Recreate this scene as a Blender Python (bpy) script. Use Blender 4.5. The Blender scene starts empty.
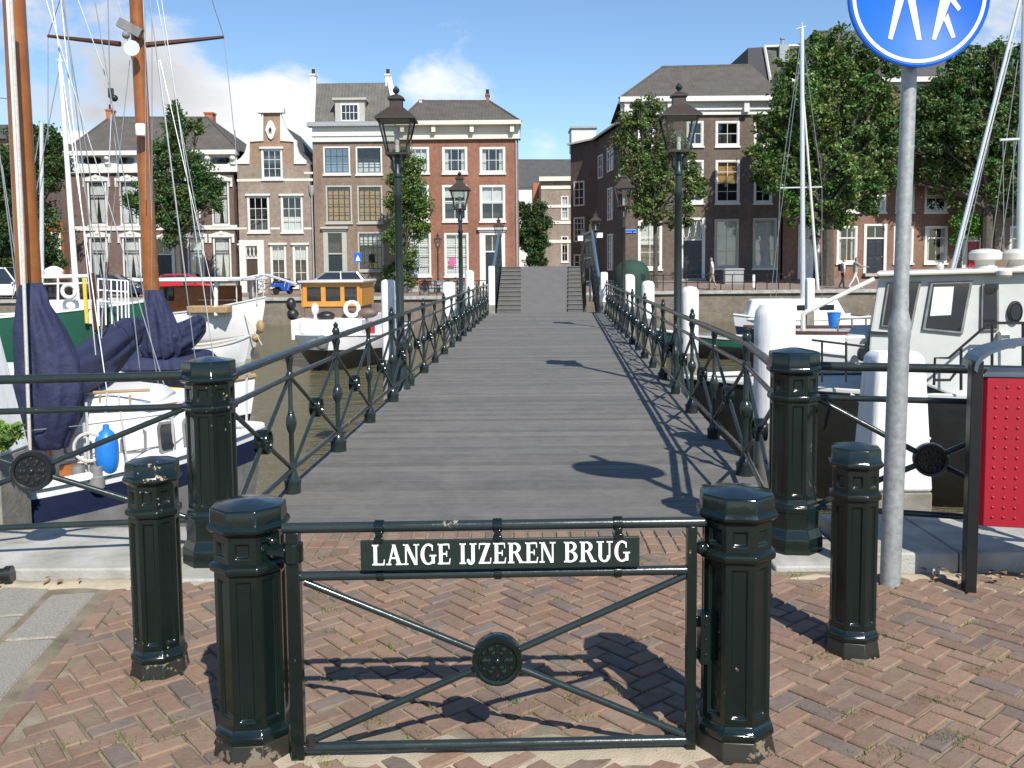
import bpy, bmesh, math, random
from mathutils import Vector, Matrix
random.seed(7)
R=math.radians; PI=math.pi
S=bpy.context.scene
COL=S.collection
# ---------------------------------------------------------------- camera
FPX=900.0; CYP=338.0; HCAM=1.7; PITCH=R(4.5); ROLL=R(0.5)
_F=Vector((0,math.cos(PITCH),-math.sin(PITCH))); _U0=Vector((0,math.sin(PITCH),math.cos(PITCH))); _R0=Vector((1,0,0))
_U=_U0*math.cos(ROLL)+_R0*math.sin(ROLL); _R=_R0*math.cos(ROLL)-_U0*math.sin(ROLL)
cd=bpy.data.cameras.new('camera'); cam=bpy.data.objects.new('camera',cd); COL.objects.link(cam)
cam.matrix_world=Matrix(((_R.x,_U.x,-_F.x,0),(_R.y,_U.y,-_F.y,0),(_R.z,_U.z,-_F.z,HCAM),(0,0,0,1)))
cd.sensor_width=36; cd.lens=FPX*36/1024; cd.shift_y=-(384-CYP)/1024; cd.clip_end=4000; cd.clip_start=0.05
S.camera=cam
def ray(px,py): return _F+_R*((px-512)/FPX)+_U*((CYP-py)/FPX)
def at(px,py,Y):
    d=ray(px,py); p=d*(Y/d.y); p.z+=HCAM; return p
def G(px,py,z=0.0):
    d=ray(px,py); t=(z-HCAM)/d.z; return Vector((d.x*t,d.y*t,z))
# ---------------------------------------------------------------- materials
M={}
def nt(name):
    m=bpy.data.materials.new(name); m.use_nodes=True; n=m.node_tree; b=n.nodes['Principled BSDF']; return m,n,b
def ramp(n,stops,fac):
    r=n.nodes.new('ShaderNodeValToRGB'); e=r.color_ramp.elements
    while len(e)<len(stops): e.new(0.5)
    for q,(p,c) in zip(e,stops): q.position=p; q.color=(c[0],c[1],c[2],1) if len(c)==3 else c
    n.links.new(fac,r.inputs[0]); return r
def noise(n,scale,detail=4,rough=.55,vec=None,dist=0):
    t=n.nodes.new('ShaderNodeTexNoise'); t.inputs['Scale'].default_value=scale; t.inputs['Detail'].default_value=detail
    t.inputs['Roughness'].default_value=rough; t.inputs['Distortion'].default_value=dist
    if vec is not None: n.links.new(vec,t.inputs['Vector'])
    return t
def objco(n): return n.nodes.new('ShaderNodeTexCoord').outputs['Object']
def geoco(n): return n.nodes.new('ShaderNodeNewGeometry').outputs['Position']
def mixc(n,f,a,b,mode='MIX'):
    x=n.nodes.new('ShaderNodeMix'); x.data_type='RGBA'; x.blend_type=mode
    for v,i in ((f,0),(a,6),(b,7)):
        if hasattr(v,'node'): n.links.new(v,x.inputs[i])
        elif i==0: x.inputs[0].default_value=v
        else: x.inputs[i].default_value=(v[0],v[1],v[2],1)
    return x.outputs[2]
def bump(n,b,h,strength=.3,dist=.02,chain=None):
    u=n.nodes.new('ShaderNodeBump'); u.inputs['Strength'].default_value=strength; u.inputs['Distance'].default_value=dist
    n.links.new(h,u.inputs['Height'])
    if chain: n.links.new(chain.outputs[0],u.inputs['Normal'])
    n.links.new(u.outputs[0],b.inputs['Normal']); return u
def mat(name,c,c2=None,rough=.6,metal=0,vs=6,bs=0,bst=.2,bd=.01,coat=0,spec=.5,rv=0,detail=5):
    m,n,b=nt(name); M[name]=m
    b.inputs['Roughness'].default_value=rough; b.inputs['Metallic'].default_value=metal
    b.inputs['Specular IOR Level'].default_value=spec; b.inputs['Coat Weight'].default_value=coat
    if c2 is None: c2=tuple(x*.8 for x in c)
    co=objco(n); t=noise(n,vs,detail,.6,co)
    r=ramp(n,[(.3,c),(.7,c2)],t.outputs['Fac']); n.links.new(r.outputs[0],b.inputs['Base Color'])
    if rv:
        mr=n.nodes.new('ShaderNodeMapRange'); mr.inputs[3].default_value=max(.02,rough-rv); mr.inputs[4].default_value=rough+rv
        n.links.new(t.outputs['Fac'],mr.inputs[0]); n.links.new(mr.outputs[0],b.inputs['Roughness'])
    if bs:
        t2=noise(n,bs,4,.6,co); bump(n,b,t2.outputs['Fac'],bst,bd)
    return m
def chipped(name,c,c2,chip,thr,rough,vs=14):
    """glossy paint with chips and scuffs"""
    m,n,b=nt(name); M[name]=m; co=geoco(n)
    t=noise(n,3,4,.6,co); base=ramp(n,[(.3,c),(.7,c2)],t.outputs['Fac']).outputs[0]
    ch=noise(n,vs,6,.65,co); big=noise(n,2.3,2,.5,co)
    mu=n.nodes.new('ShaderNodeMath'); mu.operation='MULTIPLY'; n.links.new(ch.outputs['Fac'],mu.inputs[0]); n.links.new(big.outputs['Fac'],mu.inputs[1])
    k=ramp(n,[(thr,(0,0,0)),(thr+.012,(1,1,1))],mu.outputs[0]).outputs[0]
    n.links.new(mixc(n,k,base,chip),b.inputs['Base Color'])
    rr=n.nodes.new('ShaderNodeMapRange'); rr.inputs[3].default_value=rough; rr.inputs[4].default_value=.8; n.links.new(k,rr.inputs[0])
    sc=noise(n,9,5,.6,co); r2=n.nodes.new('ShaderNodeMath'); r2.operation='MULTIPLY_ADD'; r2.inputs[1].default_value=.30; r2.inputs[2].default_value=-.12
    n.links.new(sc.outputs['Fac'],r2.inputs[0]); r3=n.nodes.new('ShaderNodeMath'); r3.operation='ADD'; n.links.new(r2.outputs[0],r3.inputs[0]); n.links.new(rr.outputs[0],r3.inputs[1])
    n.links.new(r3.outputs[0],b.inputs['Roughness'])
    t3=noise(n,30,3,.55,co); t4=noise(n,110,2,.5,co); u=bump(n,b,t3.outputs['Fac'],.22,.0035); bump(n,b,t4.outputs['Fac'],.12,.001,u)
    return m
chipped('iron_green',(.0035,.0085,.0075),(.006,.0125,.0105),(.30,.23,.15),.43,.12,30)
chipped('iron_worn',(.004,.009,.0075),(.007,.013,.011),(.36,.29,.20),.372,.17,36)
chipped('iron_rail',(.013,.021,.020),(.021,.031,.030),(.25,.2,.15),.43,.2)
chipped('iron_foot',(.012,.014,.011),(.03,.026,.019),(.16,.13,.085),.295,.4,22)
chipped('iron_black',(.008,.009,.010),(.014,.015,.015),(.22,.18,.14),.46,.3)
mat('iron_blue',(.05,.11,.16),(.07,.14,.19),rough=.35)
mat('iron_base',(.05,.05,.045),(.13,.12,.095),rough=.75,vs=25,bs=40,bst=.5)
mat('lantern_roof',(.045,.032,.024),(.03,.022,.018),rough=.5,vs=8)
mat('lantern_iron',(.012,.02,.018),(.02,.03,.027),rough=.35)
mat('lantern_brown',(.028,.022,.018),(.02,.016,.014),rough=.45)
mat('white_paint',(.80,.80,.78),(.70,.70,.67),rough=.5,vs=3,bs=20,bst=.1)
mat('letter_white',(.80,.80,.78),(.76,.76,.74),rough=.65,spec=.2)
def postwhite():
    m,n,b=nt('post_white'); M['post_white']=m; co=objco(n); mp=n.nodes.new('ShaderNodeMapping'); mp.inputs['Scale'].default_value=(26,26,1.6); n.links.new(co,mp.inputs['Vector'])
    t=noise(n,1,7,.65,mp.outputs[0]); t2=noise(n,2.6,6,.65,co)
    c=ramp(n,[(.30,(.80,.80,.78)),(.58,(.75,.745,.72)),(.76,(.50,.49,.44))],t.outputs['Fac']).outputs[0]
    c=mixc(n,.55,c,ramp(n,[(.4,(1,1,1)),(.8,(.72,.71,.66))],t2.outputs['Fac']).outputs[0],'MULTIPLY')
    n.links.new(c,b.inputs['Base Color']); b.inputs['Roughness'].default_value=.75; bump(n,b,t.outputs['Fac'],.5,.012)
postwhite()
mat('timber_grey',(.27,.25,.21),(.16,.15,.12),rough=.85,vs=7,bs=30,bst=.5)
mat('timber_wet',(.07,.07,.05),(.04,.045,.03),rough=.7,vs=7)
mat('galv',(.40,.41,.40),(.25,.26,.26),rough=.5,metal=.3,vs=34,bs=60,bst=.08)
mat('sign_blue',(.010,.125,.66),(.009,.11,.6),rough=.5,spec=.25)
mat('red_paint',(.36,.010,.026),(.30,.008,.021),rough=.38,vs=3)
mat('bin_grey',(.10,.13,.165),(.08,.105,.135),rough=.32,metal=.3)
mat('concrete',(.44,.43,.39),(.26,.25,.21),rough=.9,vs=5,bs=80,bst=.4)
mat('coping_stone',(.44,.43,.40),(.23,.22,.18),rough=.9,vs=4,bs=60,bst=.5,detail=8)
mat('quay_stone',(.22,.20,.165),(.12,.11,.09),rough=.9,vs=2.5,bs=12,bst=.6)
mat('joint_sand',(.29,.24,.165),(.11,.092,.062),rough=.95,vs=5,bs=120,bst=.6,detail=9)
mat('aggregate',(.36,.335,.28),(.20,.185,.155),rough=.9,vs=120,bs=150,bst=.8,detail=3)
mat('sand',(.42,.36,.26),(.31,.255,.18),rough=.95,vs=8,bs=120,bst=.6,detail=8)
mat('brass',(.5,.36,.12),rough=.35,metal=.8)
mat('varnish',(.30,.105,.022),(.21,.065,.014),rough=.32,vs=5)
mat('varnish_dark',(.09,.035,.015),(.06,.022,.010),rough=.35,vs=5)
mat('teak',(.38,.26,.13),(.28,.19,.095),rough=.6,vs=8)
mat('cabin_orange',(.60,.27,.045),(.50,.21,.03),rough=.4,vs=4)
mat('cabin_brown',(.17,.12,.09),(.12,.085,.065),rough=.6)
mat('sail_cover',(.013,.018,.055),(.021,.026,.07),rough=.8,vs=4,bs=3.5,bst=.8,bd=.06)
mat('boat_white',(.80,.80,.79),(.70,.70,.69),rough=.35,vs=1.5)
mat('boat_cream',(.62,.60,.53),(.5,.48,.42),rough=.4,vs=1.5)
mat('boat_grey',(.54,.545,.515),(.45,.455,.43),rough=.5,vs=2)
mat('boat_blue',(.012,.018,.05),(.02,.026,.06),rough=.35)
mat('boat_black',(.012,.012,.013),(.02,.02,.02),rough=.4)
mat('boat_green',(.012,.10,.06),(.016,.075,.05),rough=.45,vs=2)
mat('boat_steel',(.24,.24,.235),(.12,.12,.115),rough=.6,vs=4,bs=15)
mat('rope',(.55,.53,.48),(.42,.4,.36),rough=.9,vs=40)
mat('wire',(.30,.31,.32),(.22,.23,.24),rough=.4,metal=.5)
mat('alu',(.70,.71,.72),(.62,.63,.64),rough=.35,metal=.4)
mat('fender_blue',(.02,.20,.62),(.015,.15,.5),rough=.4)
mat('fender_grey',(.18,.18,.18),rough=.5)
mat('plastic_red',(.55,.03,.02),rough=.4)
mat('plastic_yellow',(.75,.55,.06),rough=.5)
mat('rubber',(.015,.015,.016),rough=.7)
mat('window_dark',(.018,.022,.026),(.024,.028,.032),rough=.06,spec=.7)
mat('interior',(.028,.026,.024),(.04,.037,.034),rough=.9)
mat('curtain',(.66,.65,.62),(.56,.55,.52),rough=.9,vs=3)
mat('blind_yellow',(.40,.24,.085),(.33,.19,.065),rough=.8)
mat('frame_white',(.68,.67,.63),(.58,.57,.53),rough=.5)
mat('frame_grey',(.42,.41,.36),(.36,.35,.31),rough=.55)
mat('frame_black',(.03,.03,.03),rough=.5)
mat('plaster_white',(.68,.67,.63),(.56,.55,.51),rough=.7,vs=.8)
mat('plaster_cream',(.66,.63,.53),(.58,.55,.46),rough=.7,vs=.8)
mat('door_dark',(.018,.02,.03),(.025,.027,.036),rough=.35)
mat('door_green',(.02,.035,.035),rough=.35)
mat('door_brown',(.07,.045,.032),rough=.4)
mat('door_red',(.36,.02,.016),rough=.4)
mat('roof_side',(.07,.072,.078),(.05,.052,.056),rough=.8)
mat('zinc',(.33,.35,.37),(.25,.27,.29),rough=.5)
mat('terracotta',(.42,.15,.07),(.33,.11,.05),rough=.8)
mat('bark',(.10,.085,.065),(.06,.05,.04),rough=.95,vs=6,bs=12,bst=.6)
mat('car_silver',(.52,.54,.56),rough=.25,metal=.6,coat=.6)
mat('car_red',(.5,.012,.02),rough=.3,coat=.6)
mat('car_dark',(.02,.026,.05),rough=.25,coat=.7)
mat('car_white',(.72,.73,.73),rough=.3,coat=.5)
mat('tail_red',(.5,.01,.01),rough=.3)
mat('chrome',(.6,.6,.6),rough=.15,metal=1)
mat('skin',(.42,.24,.17),rough=.6)
mat('hair_dark',(.02,.014,.01),rough=.7)
mat('hair_grey',(.22,.2,.18),rough=.7)
mat('cloth_white',(.68,.68,.66),rough=.9)
mat('cloth_grey',(.32,.31,.30),rough=.9)
mat('cloth_beige',(.35,.29,.22),rough=.9)
mat('cloth_dark',(.02,.02,.024),rough=.9)
mat('cloth_cream',(.62,.58,.50),rough=.9)
mat('green_box',(.012,.05,.03),(.016,.042,.028),rough=.8)
mat('cabinet_grey',(.33,.34,.32),rough=.6)
mat('scooter_blue',(.02,.09,.42),rough=.3,coat=.4)
mat('dry_leaf',(.30,.17,.07),(.2,.1,.04),rough=.8)
mat('board_black',(.008,.018,.014),(.010,.02,.016),rough=.4)
mat('flag_white',(.75,.75,.73),rough=.8)
mat('lamp_bulb',(.7,.68,.6),rough=.3)
def glass(name,tint,gl):
    m=bpy.data.materials.new(name); m.use_nodes=True; n=m.node_tree; n.nodes.clear(); M[name]=m
    o=n.nodes.new('ShaderNodeOutputMaterial'); mx=n.nodes.new('ShaderNodeMixShader'); t=n.nodes.new('ShaderNodeBsdfTransparent'); g=n.nodes.new('ShaderNodeBsdfGlossy')
    t.inputs[0].default_value=(*tint,1); g.inputs['Roughness'].default_value=.03
    gg=n.nodes.new('ShaderNodeNewGeometry'); dt=n.nodes.new('ShaderNodeVectorMath'); dt.operation='DOT_PRODUCT'; n.links.new(gg.outputs['Normal'],dt.inputs[0]); n.links.new(gg.outputs['Incoming'],dt.inputs[1])
    def mm(op,a,b):
        q=n.nodes.new('ShaderNodeMath'); q.operation=op
        for i,x in enumerate((a,b)):
            if hasattr(x,'node'): n.links.new(x,q.inputs[i])
            else: q.inputs[i].default_value=x
        return q.outputs[0]
    ad_=mm('ADD',mm('MULTIPLY',mm('POWER',mm('SUBTRACT',1.0,mm('ABSOLUTE',dt.outputs['Value'],0)),5.0),.9),gl+.04)
    class _A: outputs=[ad_]
    ad=_A
    nz=noise(n,.9,2,.5,objco(n)); bu=n.nodes.new('ShaderNodeBump'); bu.inputs['Strength'].default_value=.05; bu.inputs['Distance'].default_value=.1
    n.links.new(nz.outputs['Fac'],bu.inputs['Height']); n.links.new(bu.outputs[0],g.inputs['Normal'])
    n.links.new(ad.outputs[0],mx.inputs[0]); n.links.new(t.outputs[0],mx.inputs[1]); n.links.new(g.outputs[0],mx.inputs[2]); n.links.new(mx.outputs[0],o.inputs[0])
glass('pane_glass',(.86,.9,.9),.06)
glass('pane_sky',(.5,.55,.6),.32)
glass('lantern_glass',(.80,.82,.80),.05)
def brickmat(name,c1,c2,mortar,stain=.75):
    m,n,b=nt(name); M[name]=m; co=objco(n)
    sp=n.nodes.new('ShaderNodeSeparateXYZ'); n.links.new(co,sp.inputs[0]); ad=n.nodes.new('ShaderNodeMath'); n.links.new(sp.outputs[0],ad.inputs[0]); n.links.new(sp.outputs[1],ad.inputs[1])
    cb=n.nodes.new('ShaderNodeCombineXYZ'); n.links.new(ad.outputs[0],cb.inputs[0]); n.links.new(sp.outputs[2],cb.inputs[1])
    t=n.nodes.new('ShaderNodeTexBrick'); n.links.new(cb.outputs[0],t.inputs['Vector']); t.inputs['Scale'].default_value=1
    t.inputs['Brick Width'].default_value=.22; t.inputs['Row Height'].default_value=.07; t.inputs['Mortar Size'].default_value=.008; t.inputs['Bias'].default_value=0
    for k,c in (('Color1',c1),('Color2',c2),('Mortar',mortar)): t.inputs[k].default_value=(*c,1)
    nz=noise(n,.55,6,.65,co); k=ramp(n,[(.3,(1.12,1.1,1.08)),(.7,(.66,.64,.62))],nz.outputs['Fac']).outputs[0]
    mpg=n.nodes.new('ShaderNodeMapping'); mpg.inputs['Scale'].default_value=(2.2,2.2,.12); n.links.new(co,mpg.inputs['Vector'])
    nv=noise(n,1,5,.6,mpg.outputs[0]); kv=ramp(n,[(.35,(1,1,1)),(.75,(.78,.76,.74))],nv.outputs['Fac']).outputs[0]
    n5=noise(n,3.5,3,.6,co); q0=mixc(n,.5,t.outputs['Color'],ramp(n,[(.35,(.72,.72,.72)),(.65,(1.2,1.2,1.2))],n5.outputs['Fac']).outputs[0],'MULTIPLY'); q=mixc(n,stain,q0,k,'MULTIPLY'); q=mixc(n,stain,q,kv,'MULTIPLY')
    n.links.new(q,b.inputs['Base Color']); b.inputs['Roughness'].default_value=.9
    bump(n,b,t.outputs['Fac'],-.25,.01)
brickmat('brick_purple',(.165,.10,.083),(.135,.081,.068),(.19,.165,.15))
brickmat('brick_taupe',(.30,.235,.185),(.26,.20,.155),(.33,.29,.25))
brickmat('brick_orange',(.33,.205,.13),(.28,.175,.11),(.33,.27,.21))
brickmat('brick_red',(.30,.12,.072),(.25,.098,.058),(.28,.19,.145))
brickmat('brick_dark',(.14,.105,.082),(.115,.083,.064),(.165,.14,.12))
brickmat('brick_brown',(.25,.175,.128),(.21,.147,.107),(.26,.22,.175))
brickmat('brick_rose',(.25,.125,.085),(.21,.105,.072),(.25,.19,.15))
def algae():
    pass
brickmat('brick_quay',(.20,.165,.125),(.15,.125,.095),(.23,.21,.17),.8)
def tilemat(name,c1,c2,w=.24,h=.3):
    m,n,b=nt(name); M[name]=m; co=objco(n)
    sp=n.nodes.new('ShaderNodeSeparateXYZ'); n.links.new(co,sp.inputs[0])
    ad=n.nodes.new('ShaderNodeMath'); n.links.new(sp.outputs[1],ad.inputs[0]); n.links.new(sp.outputs[2],ad.inputs[1])
    def saw(o,per):
        d=n.nodes.new('ShaderNodeMath'); d.operation='DIVIDE'; d.inputs[1].default_value=per; n.links.new(o,d.inputs[0])
        f=n.nodes.new('ShaderNodeMath'); f.operation='FRACT'; n.links.new(d.outputs[0],f.inputs[0]); return f.outputs[0]
    sx=saw(sp.outputs[0],w); sz=saw(ad.outputs[0],h)
    a=ramp(n,[(0,(0,0,0)),(.5,(1,1,1)),(1,(.05,.05,.05))],sx); z=ramp(n,[(0,(.0,.0,.0)),(.15,(.8,.8,.8)),(1,(1,1,1))],sz)
    hgt=mixc(n,1.0,a.outputs[0],z.outputs[0],'MULTIPLY')
    nz=noise(n,1.3,5,.6,co); c=ramp(n,[(.3,c1),(.7,c2)],nz.outputs['Fac']).outputs[0]
    n2=noise(n,9,2,.5,co); c=mixc(n,.6,c,ramp(n,[(.3,(.6,.6,.6)),(.7,(1.3,1.27,1.22))],n2.outputs['Fac']).outputs[0],'MULTIPLY')
    n.links.new(c,b.inputs['Base Color']); b.inputs['Roughness'].default_value=.75
    bump(n,b,hgt,.45,.05)
tilemat('tiles_grey',(.125,.118,.105),(.085,.08,.072))
tilemat('tiles_brown',(.105,.092,.078),(.07,.062,.053))
tilemat('tiles_dark',(.085,.085,.085),(.065,.062,.06))
def attrmat(name,rough,vs,amt,bs,bst,spec=.4,dust=None):
    m,n,b=nt(name); M[name]=m; co=geoco(n)
    a=n.nodes.new('ShaderNodeAttribute'); a.attribute_name='Col'
    t=noise(n,vs,6,.65,co); k=ramp(n,[(.25,(1.25,1.25,1.25)),(.75,(.7,.68,.66))],t.outputs['Fac']).outputs[0]
    q=mixc(n,amt,a.outputs['Color'],k,'MULTIPLY')
    t0=noise(n,1.1,4,.6,co); k0=ramp(n,[(.3,(1.12,1.1,1.06)),(.7,(.82,.81,.8))],t0.outputs['Fac']).outputs[0]
    q=mixc(n,amt,q,k0,'MULTIPLY')
    if dust:
        d1=noise(n,2.6,7,.68,co); dk=ramp(n,[(.46,(0,0,0)),(.74,(.5,.5,.5))],d1.outputs['Fac']).outputs[0]; q=mixc(n,dk,q,dust)
    n.links.new(q,b.inputs['Base Color']); b.inputs['Roughness'].default_value=rough; b.inputs['Specular IOR Level'].default_value=spec
    t2=noise(n,bs,4,.6,co); bump(n,b,t2.outputs['Fac'],bst,.006)
attrmat('paver',.88,22,.55,60,.6,.3,(.26,.205,.15))
attrmat('plank',.72,9,.5,45,.5,.35,(.19,.18,.16))
def leafmat(name):
    m,n,b=nt(name); M[name]=m
    a=n.nodes.new('ShaderNodeAttribute'); a.attribute_name='Col'
    n.links.new(a.outputs['Color'],b.inputs['Base Color']); b.inputs['Roughness'].default_value=.45; b.inputs['Specular IOR Level'].default_value=.35
    tr=n.nodes.new('ShaderNodeBsdfTranslucent'); n.links.new(a.outputs['Color'],tr.inputs[0]); mx=n.nodes.new('ShaderNodeMixShader'); mx.inputs[0].default_value=.28
    o=[q for q in n.nodes if q.type=='OUTPUT_MATERIAL'][0]
    n.links.new(b.outputs[0],mx.inputs[1]); n.links.new(tr.outputs[0],mx.inputs[2]); n.links.new(mx.outputs[0],o.inputs[0])
leafmat('leaf')
def watermat():
    m,n,b=nt('water'); M['water']=m; co=geoco(n)
    mp=n.nodes.new('ShaderNodeMapping'); mp.inputs['Scale'].default_value=(.7,1.35,1); n.links.new(co,mp.inputs['Vector'])
    t=noise(n,1.6,5,.6,mp.outputs[0],.4); t2=noise(n,7,3,.5,mp.outputs[0],.2)
    b.inputs['Base Color'].default_value=(.11,.098,.05,1); b.inputs['Roughness'].default_value=.05; b.inputs['IOR'].default_value=1.33
    u=bump(n,b,t.outputs['Fac'],1.0,.32); bump(n,b,t2.outputs['Fac'],.6,.045,u)
watermat()
# ---------------------------------------------------------------- mesh builder
class MB:
    def __init__(s): s.v=[]; s.f=[]; s.m=[]; s.c=[]; s.k=0; s.col=None
    def add(s,vs,fs):
        o=len(s.v); s.v+= [tuple(p) for p in vs]
        for f in fs: s.f.append([o+i for i in f]); s.m.append(s.k); s.c.append(s.col)
    def bx(s,x0,x1,y0,y1,z0,z1):
        s.add([(x0,y0,z0),(x1,y0,z0),(x1,y1,z0),(x0,y1,z0),(x0,y0,z1),(x1,y0,z1),(x1,y1,z1),(x0,y1,z1)],
              [(0,3,2,1),(4,5,6,7),(0,1,5,4),(1,2,6,5),(2,3,7,6),(3,0,4,7)])
    def box(s,c,d,rz=0,rx=0,ry=0):
        mt=Matrix.Rotation(rz,3,'Z')@Matrix.Rotation(ry,3,'Y')@Matrix.Rotation(rx,3,'X'); c=Vector(c); a,b,e=d[0]/2,d[1]/2,d[2]/2
        vs=[c+mt@Vector(q) for q in ((-a,-b,-e),(a,-b,-e),(a,b,-e),(-a,b,-e),(-a,-b,e),(a,-b,e),(a,b,e),(-a,b,e))]
        s.add(vs,[(0,3,2,1),(4,5,6,7),(0,1,5,4),(1,2,6,5),(2,3,7,6),(3,0,4,7)])
    def quad(s,a,b,c,d): s.add([a,b,c,d],[(0,1,2,3)])
    def poly(s,pts): s.add(pts,[tuple(range(len(pts)))])
    def prism(s,pts,a,b,axis='z',scale=1.0,cen=None):
        """extrude 2-D polygon from a to b along axis; axis y: pts are (x,z); axis x: pts are (y,z)"""
        n=len(pts)
        if cen is None: cen=(sum(p[0] for p in pts)/n,sum(p[1] for p in pts)/n)
        p2=[(cen[0]+(p[0]-cen[0])*scale,cen[1]+(p[1]-cen[1])*scale) for p in pts]
        mk={'z':lambda p,h:(p[0],p[1],h),'y':lambda p,h:(p[0],h,p[1]),'x':lambda p,h:(h,p[0],p[1])}[axis]
        vs=[mk(p,a) for p in pts]+[mk(p,b) for p in p2]
        s.add(vs,[tuple(range(n)),tuple(range(2*n-1,n-1,-1))]+[(i,(i+1)%n,n+(i+1)%n,n+i) for i in range(n)])
    def tube(s,pts,r,n=8,cap=True,flat=1.0):
        pts=[Vector(p) for p in pts]; k=len(pts); rs=r if isinstance(r,(list,tuple)) else [r]*k
        vs=[]; prev=None
        for i,p in enumerate(pts):
            d=(pts[min(i+1,k-1)]-pts[max(i-1,0)]).normalized()
            if prev is None:
                up=Vector((0,0,1)) if abs(d.z)<.9 else Vector((0,1,0)); u=d.cross(up).normalized()
            else: u=(prev-d*prev.dot(d)).normalized()
            prev=u; w=d.cross(u)
            for j in range(n):
                a=2*PI*(j+.5)/n; vs.append(p+u*(math.cos(a)*rs[i])+w*(math.sin(a)*rs[i]*flat))
        fs=[(i*n+j,i*n+(j+1)%n,(i+1)*n+(j+1)%n,(i+1)*n+j) for i in range(k-1) for j in range(n)]
        if cap: fs+=[tuple(range(n-1,-1,-1)),tuple(range((k-1)*n,k*n))]
        s.add(vs,fs)
    def lathe(s,prof,n=16,c=(0,0,0),off=0.0,axis='z',sx=1,sy=1):
        vs=[]
        for r,h in prof:
            for j in range(n):
                a=off+2*PI*j/n; x,y=r*math.cos(a)*sx,r*math.sin(a)*sy
                vs.append({'z':(c[0]+x,c[1]+y,c[2]+h),'y':(c[0]+x,c[1]+h,c[2]+y),'x':(c[0]+h,c[1]+x,c[2]+y)}[axis])
        k=len(prof)
        fs=[(i*n+j,i*n+(j+1)%n,(i+1)*n+(j+1)%n,(i+1)*n+j) for i in range(k-1) for j in range(n)]
        fs+=[tuple(range(n-1,-1,-1)),tuple(range((k-1)*n,k*n))]
        s.add(vs,fs)
    def sphere(s,c,r,n=12,m=8,sc=(1,1,1)):
        prof=[(max(.001,math.sin(PI*i/m))*r,-math.cos(PI*i/m)*r) for i in range(m+1)]
        vs=[]
        for rr,h in prof:
            for j in range(n):
                a=2*PI*j/n; vs.append((c[0]+rr*math.cos(a)*sc[0],c[1]+rr*math.sin(a)*sc[1],c[2]+h*sc[2]))
        s.add(vs,[(i*n+j,i*n+(j+1)%n,(i+1)*n+(j+1)%n,(i+1)*n+j) for i in range(m) for j in range(n)])
    def torus(s,c,R0,r,n=24,m=8,axis='y'):
        vs=[]
        for i in range(n):
            a=2*PI*i/n
            for j in range(m):
                b=2*PI*j/m; q=R0+r*math.cos(b); h=r*math.sin(b); x,y=q*math.cos(a),q*math.sin(a)
                vs.append({'z':(c[0]+x,c[1]+y,c[2]+h),'y':(c[0]+x,c[1]+h,c[2]+y),'x':(c[0]+h,c[1]+x,c[2]+y)}[axis])
        s.add(vs,[(i*m+j,((i+1)%n)*m+j,((i+1)%n)*m+(j+1)%m,i*m+(j+1)%m) for i in range(n) for j in range(m)])
    def build(s,name,mats,parent=None,smooth=True,bevel=0,ang=35,recalc=True,loc=None,rz=0):
        me=bpy.data.meshes.new(name); me.from_pydata(s.v,[],s.f)
        if not isinstance(mats,(list,tuple)): mats=[mats]
        for q in mats: me.materials.append(M[q] if isinstance(q,str) else q)
        me.polygons.foreach_set('material_index',s.m)
        if any(c is not None for c in s.c):
            at_=me.color_attributes.new('Col','FLOAT_COLOR','CORNER'); flat=[]
            for p,c in zip(s.f,s.c):
                c=c or (.5,.5,.5); flat+= [c[0],c[1],c[2],1.0]*len(p)
            at_.data.foreach_set('color',flat)
        if recalc:
            b=bmesh.new(); b.from_mesh(me); bmesh.ops.recalc_face_normals(b,faces=b.faces); b.to_mesh(me); b.free()
        if smooth:
            me.polygons.foreach_set('use_smooth',[True]*len(me.polygons)); me.set_sharp_from_angle(angle=R(ang))
        me.update()
        o=bpy.data.objects.new(name,me); COL.objects.link(o)
        if parent: o.parent=parent
        if loc: o.location=loc
        if rz: o.rotation_euler.z=rz
        if bevel:
            md=o.modifiers.new('bevel','BEVEL'); md.width=bevel; md.segments=2; md.limit_method='ANGLE'; md.angle_limit=R(40)
        return o
def tag(o,label,cat,group=None):
    o['label']=label; o['category']=cat
    if group: o['group']=group
    return o
def thing(name,label,cat,loc=(0,0,0),rz=0,group=None):
    o=bpy.data.objects.new(name,None); COL.objects.link(o); o.location=loc; o.rotation_euler.z=rz; o.empty_display_size=.2
    return tag(o,label,cat,group)
def struct(o): o['kind']='structure'; return o
def dup(root,loc,rz,label,group=None,scale=None):
    r=root.copy(); COL.objects.link(r); r.location=loc; r.rotation_euler.z=rz; r['label']=label
    if group: r['group']=group
    if scale: r.scale=(scale,)*3
    for ch in list(root.children):
        c=ch.copy(); COL.objects.link(c); c.parent=r
        for g in list(ch.children):
            d=g.copy(); COL.objects.link(d); d.parent=c
    return r
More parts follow.
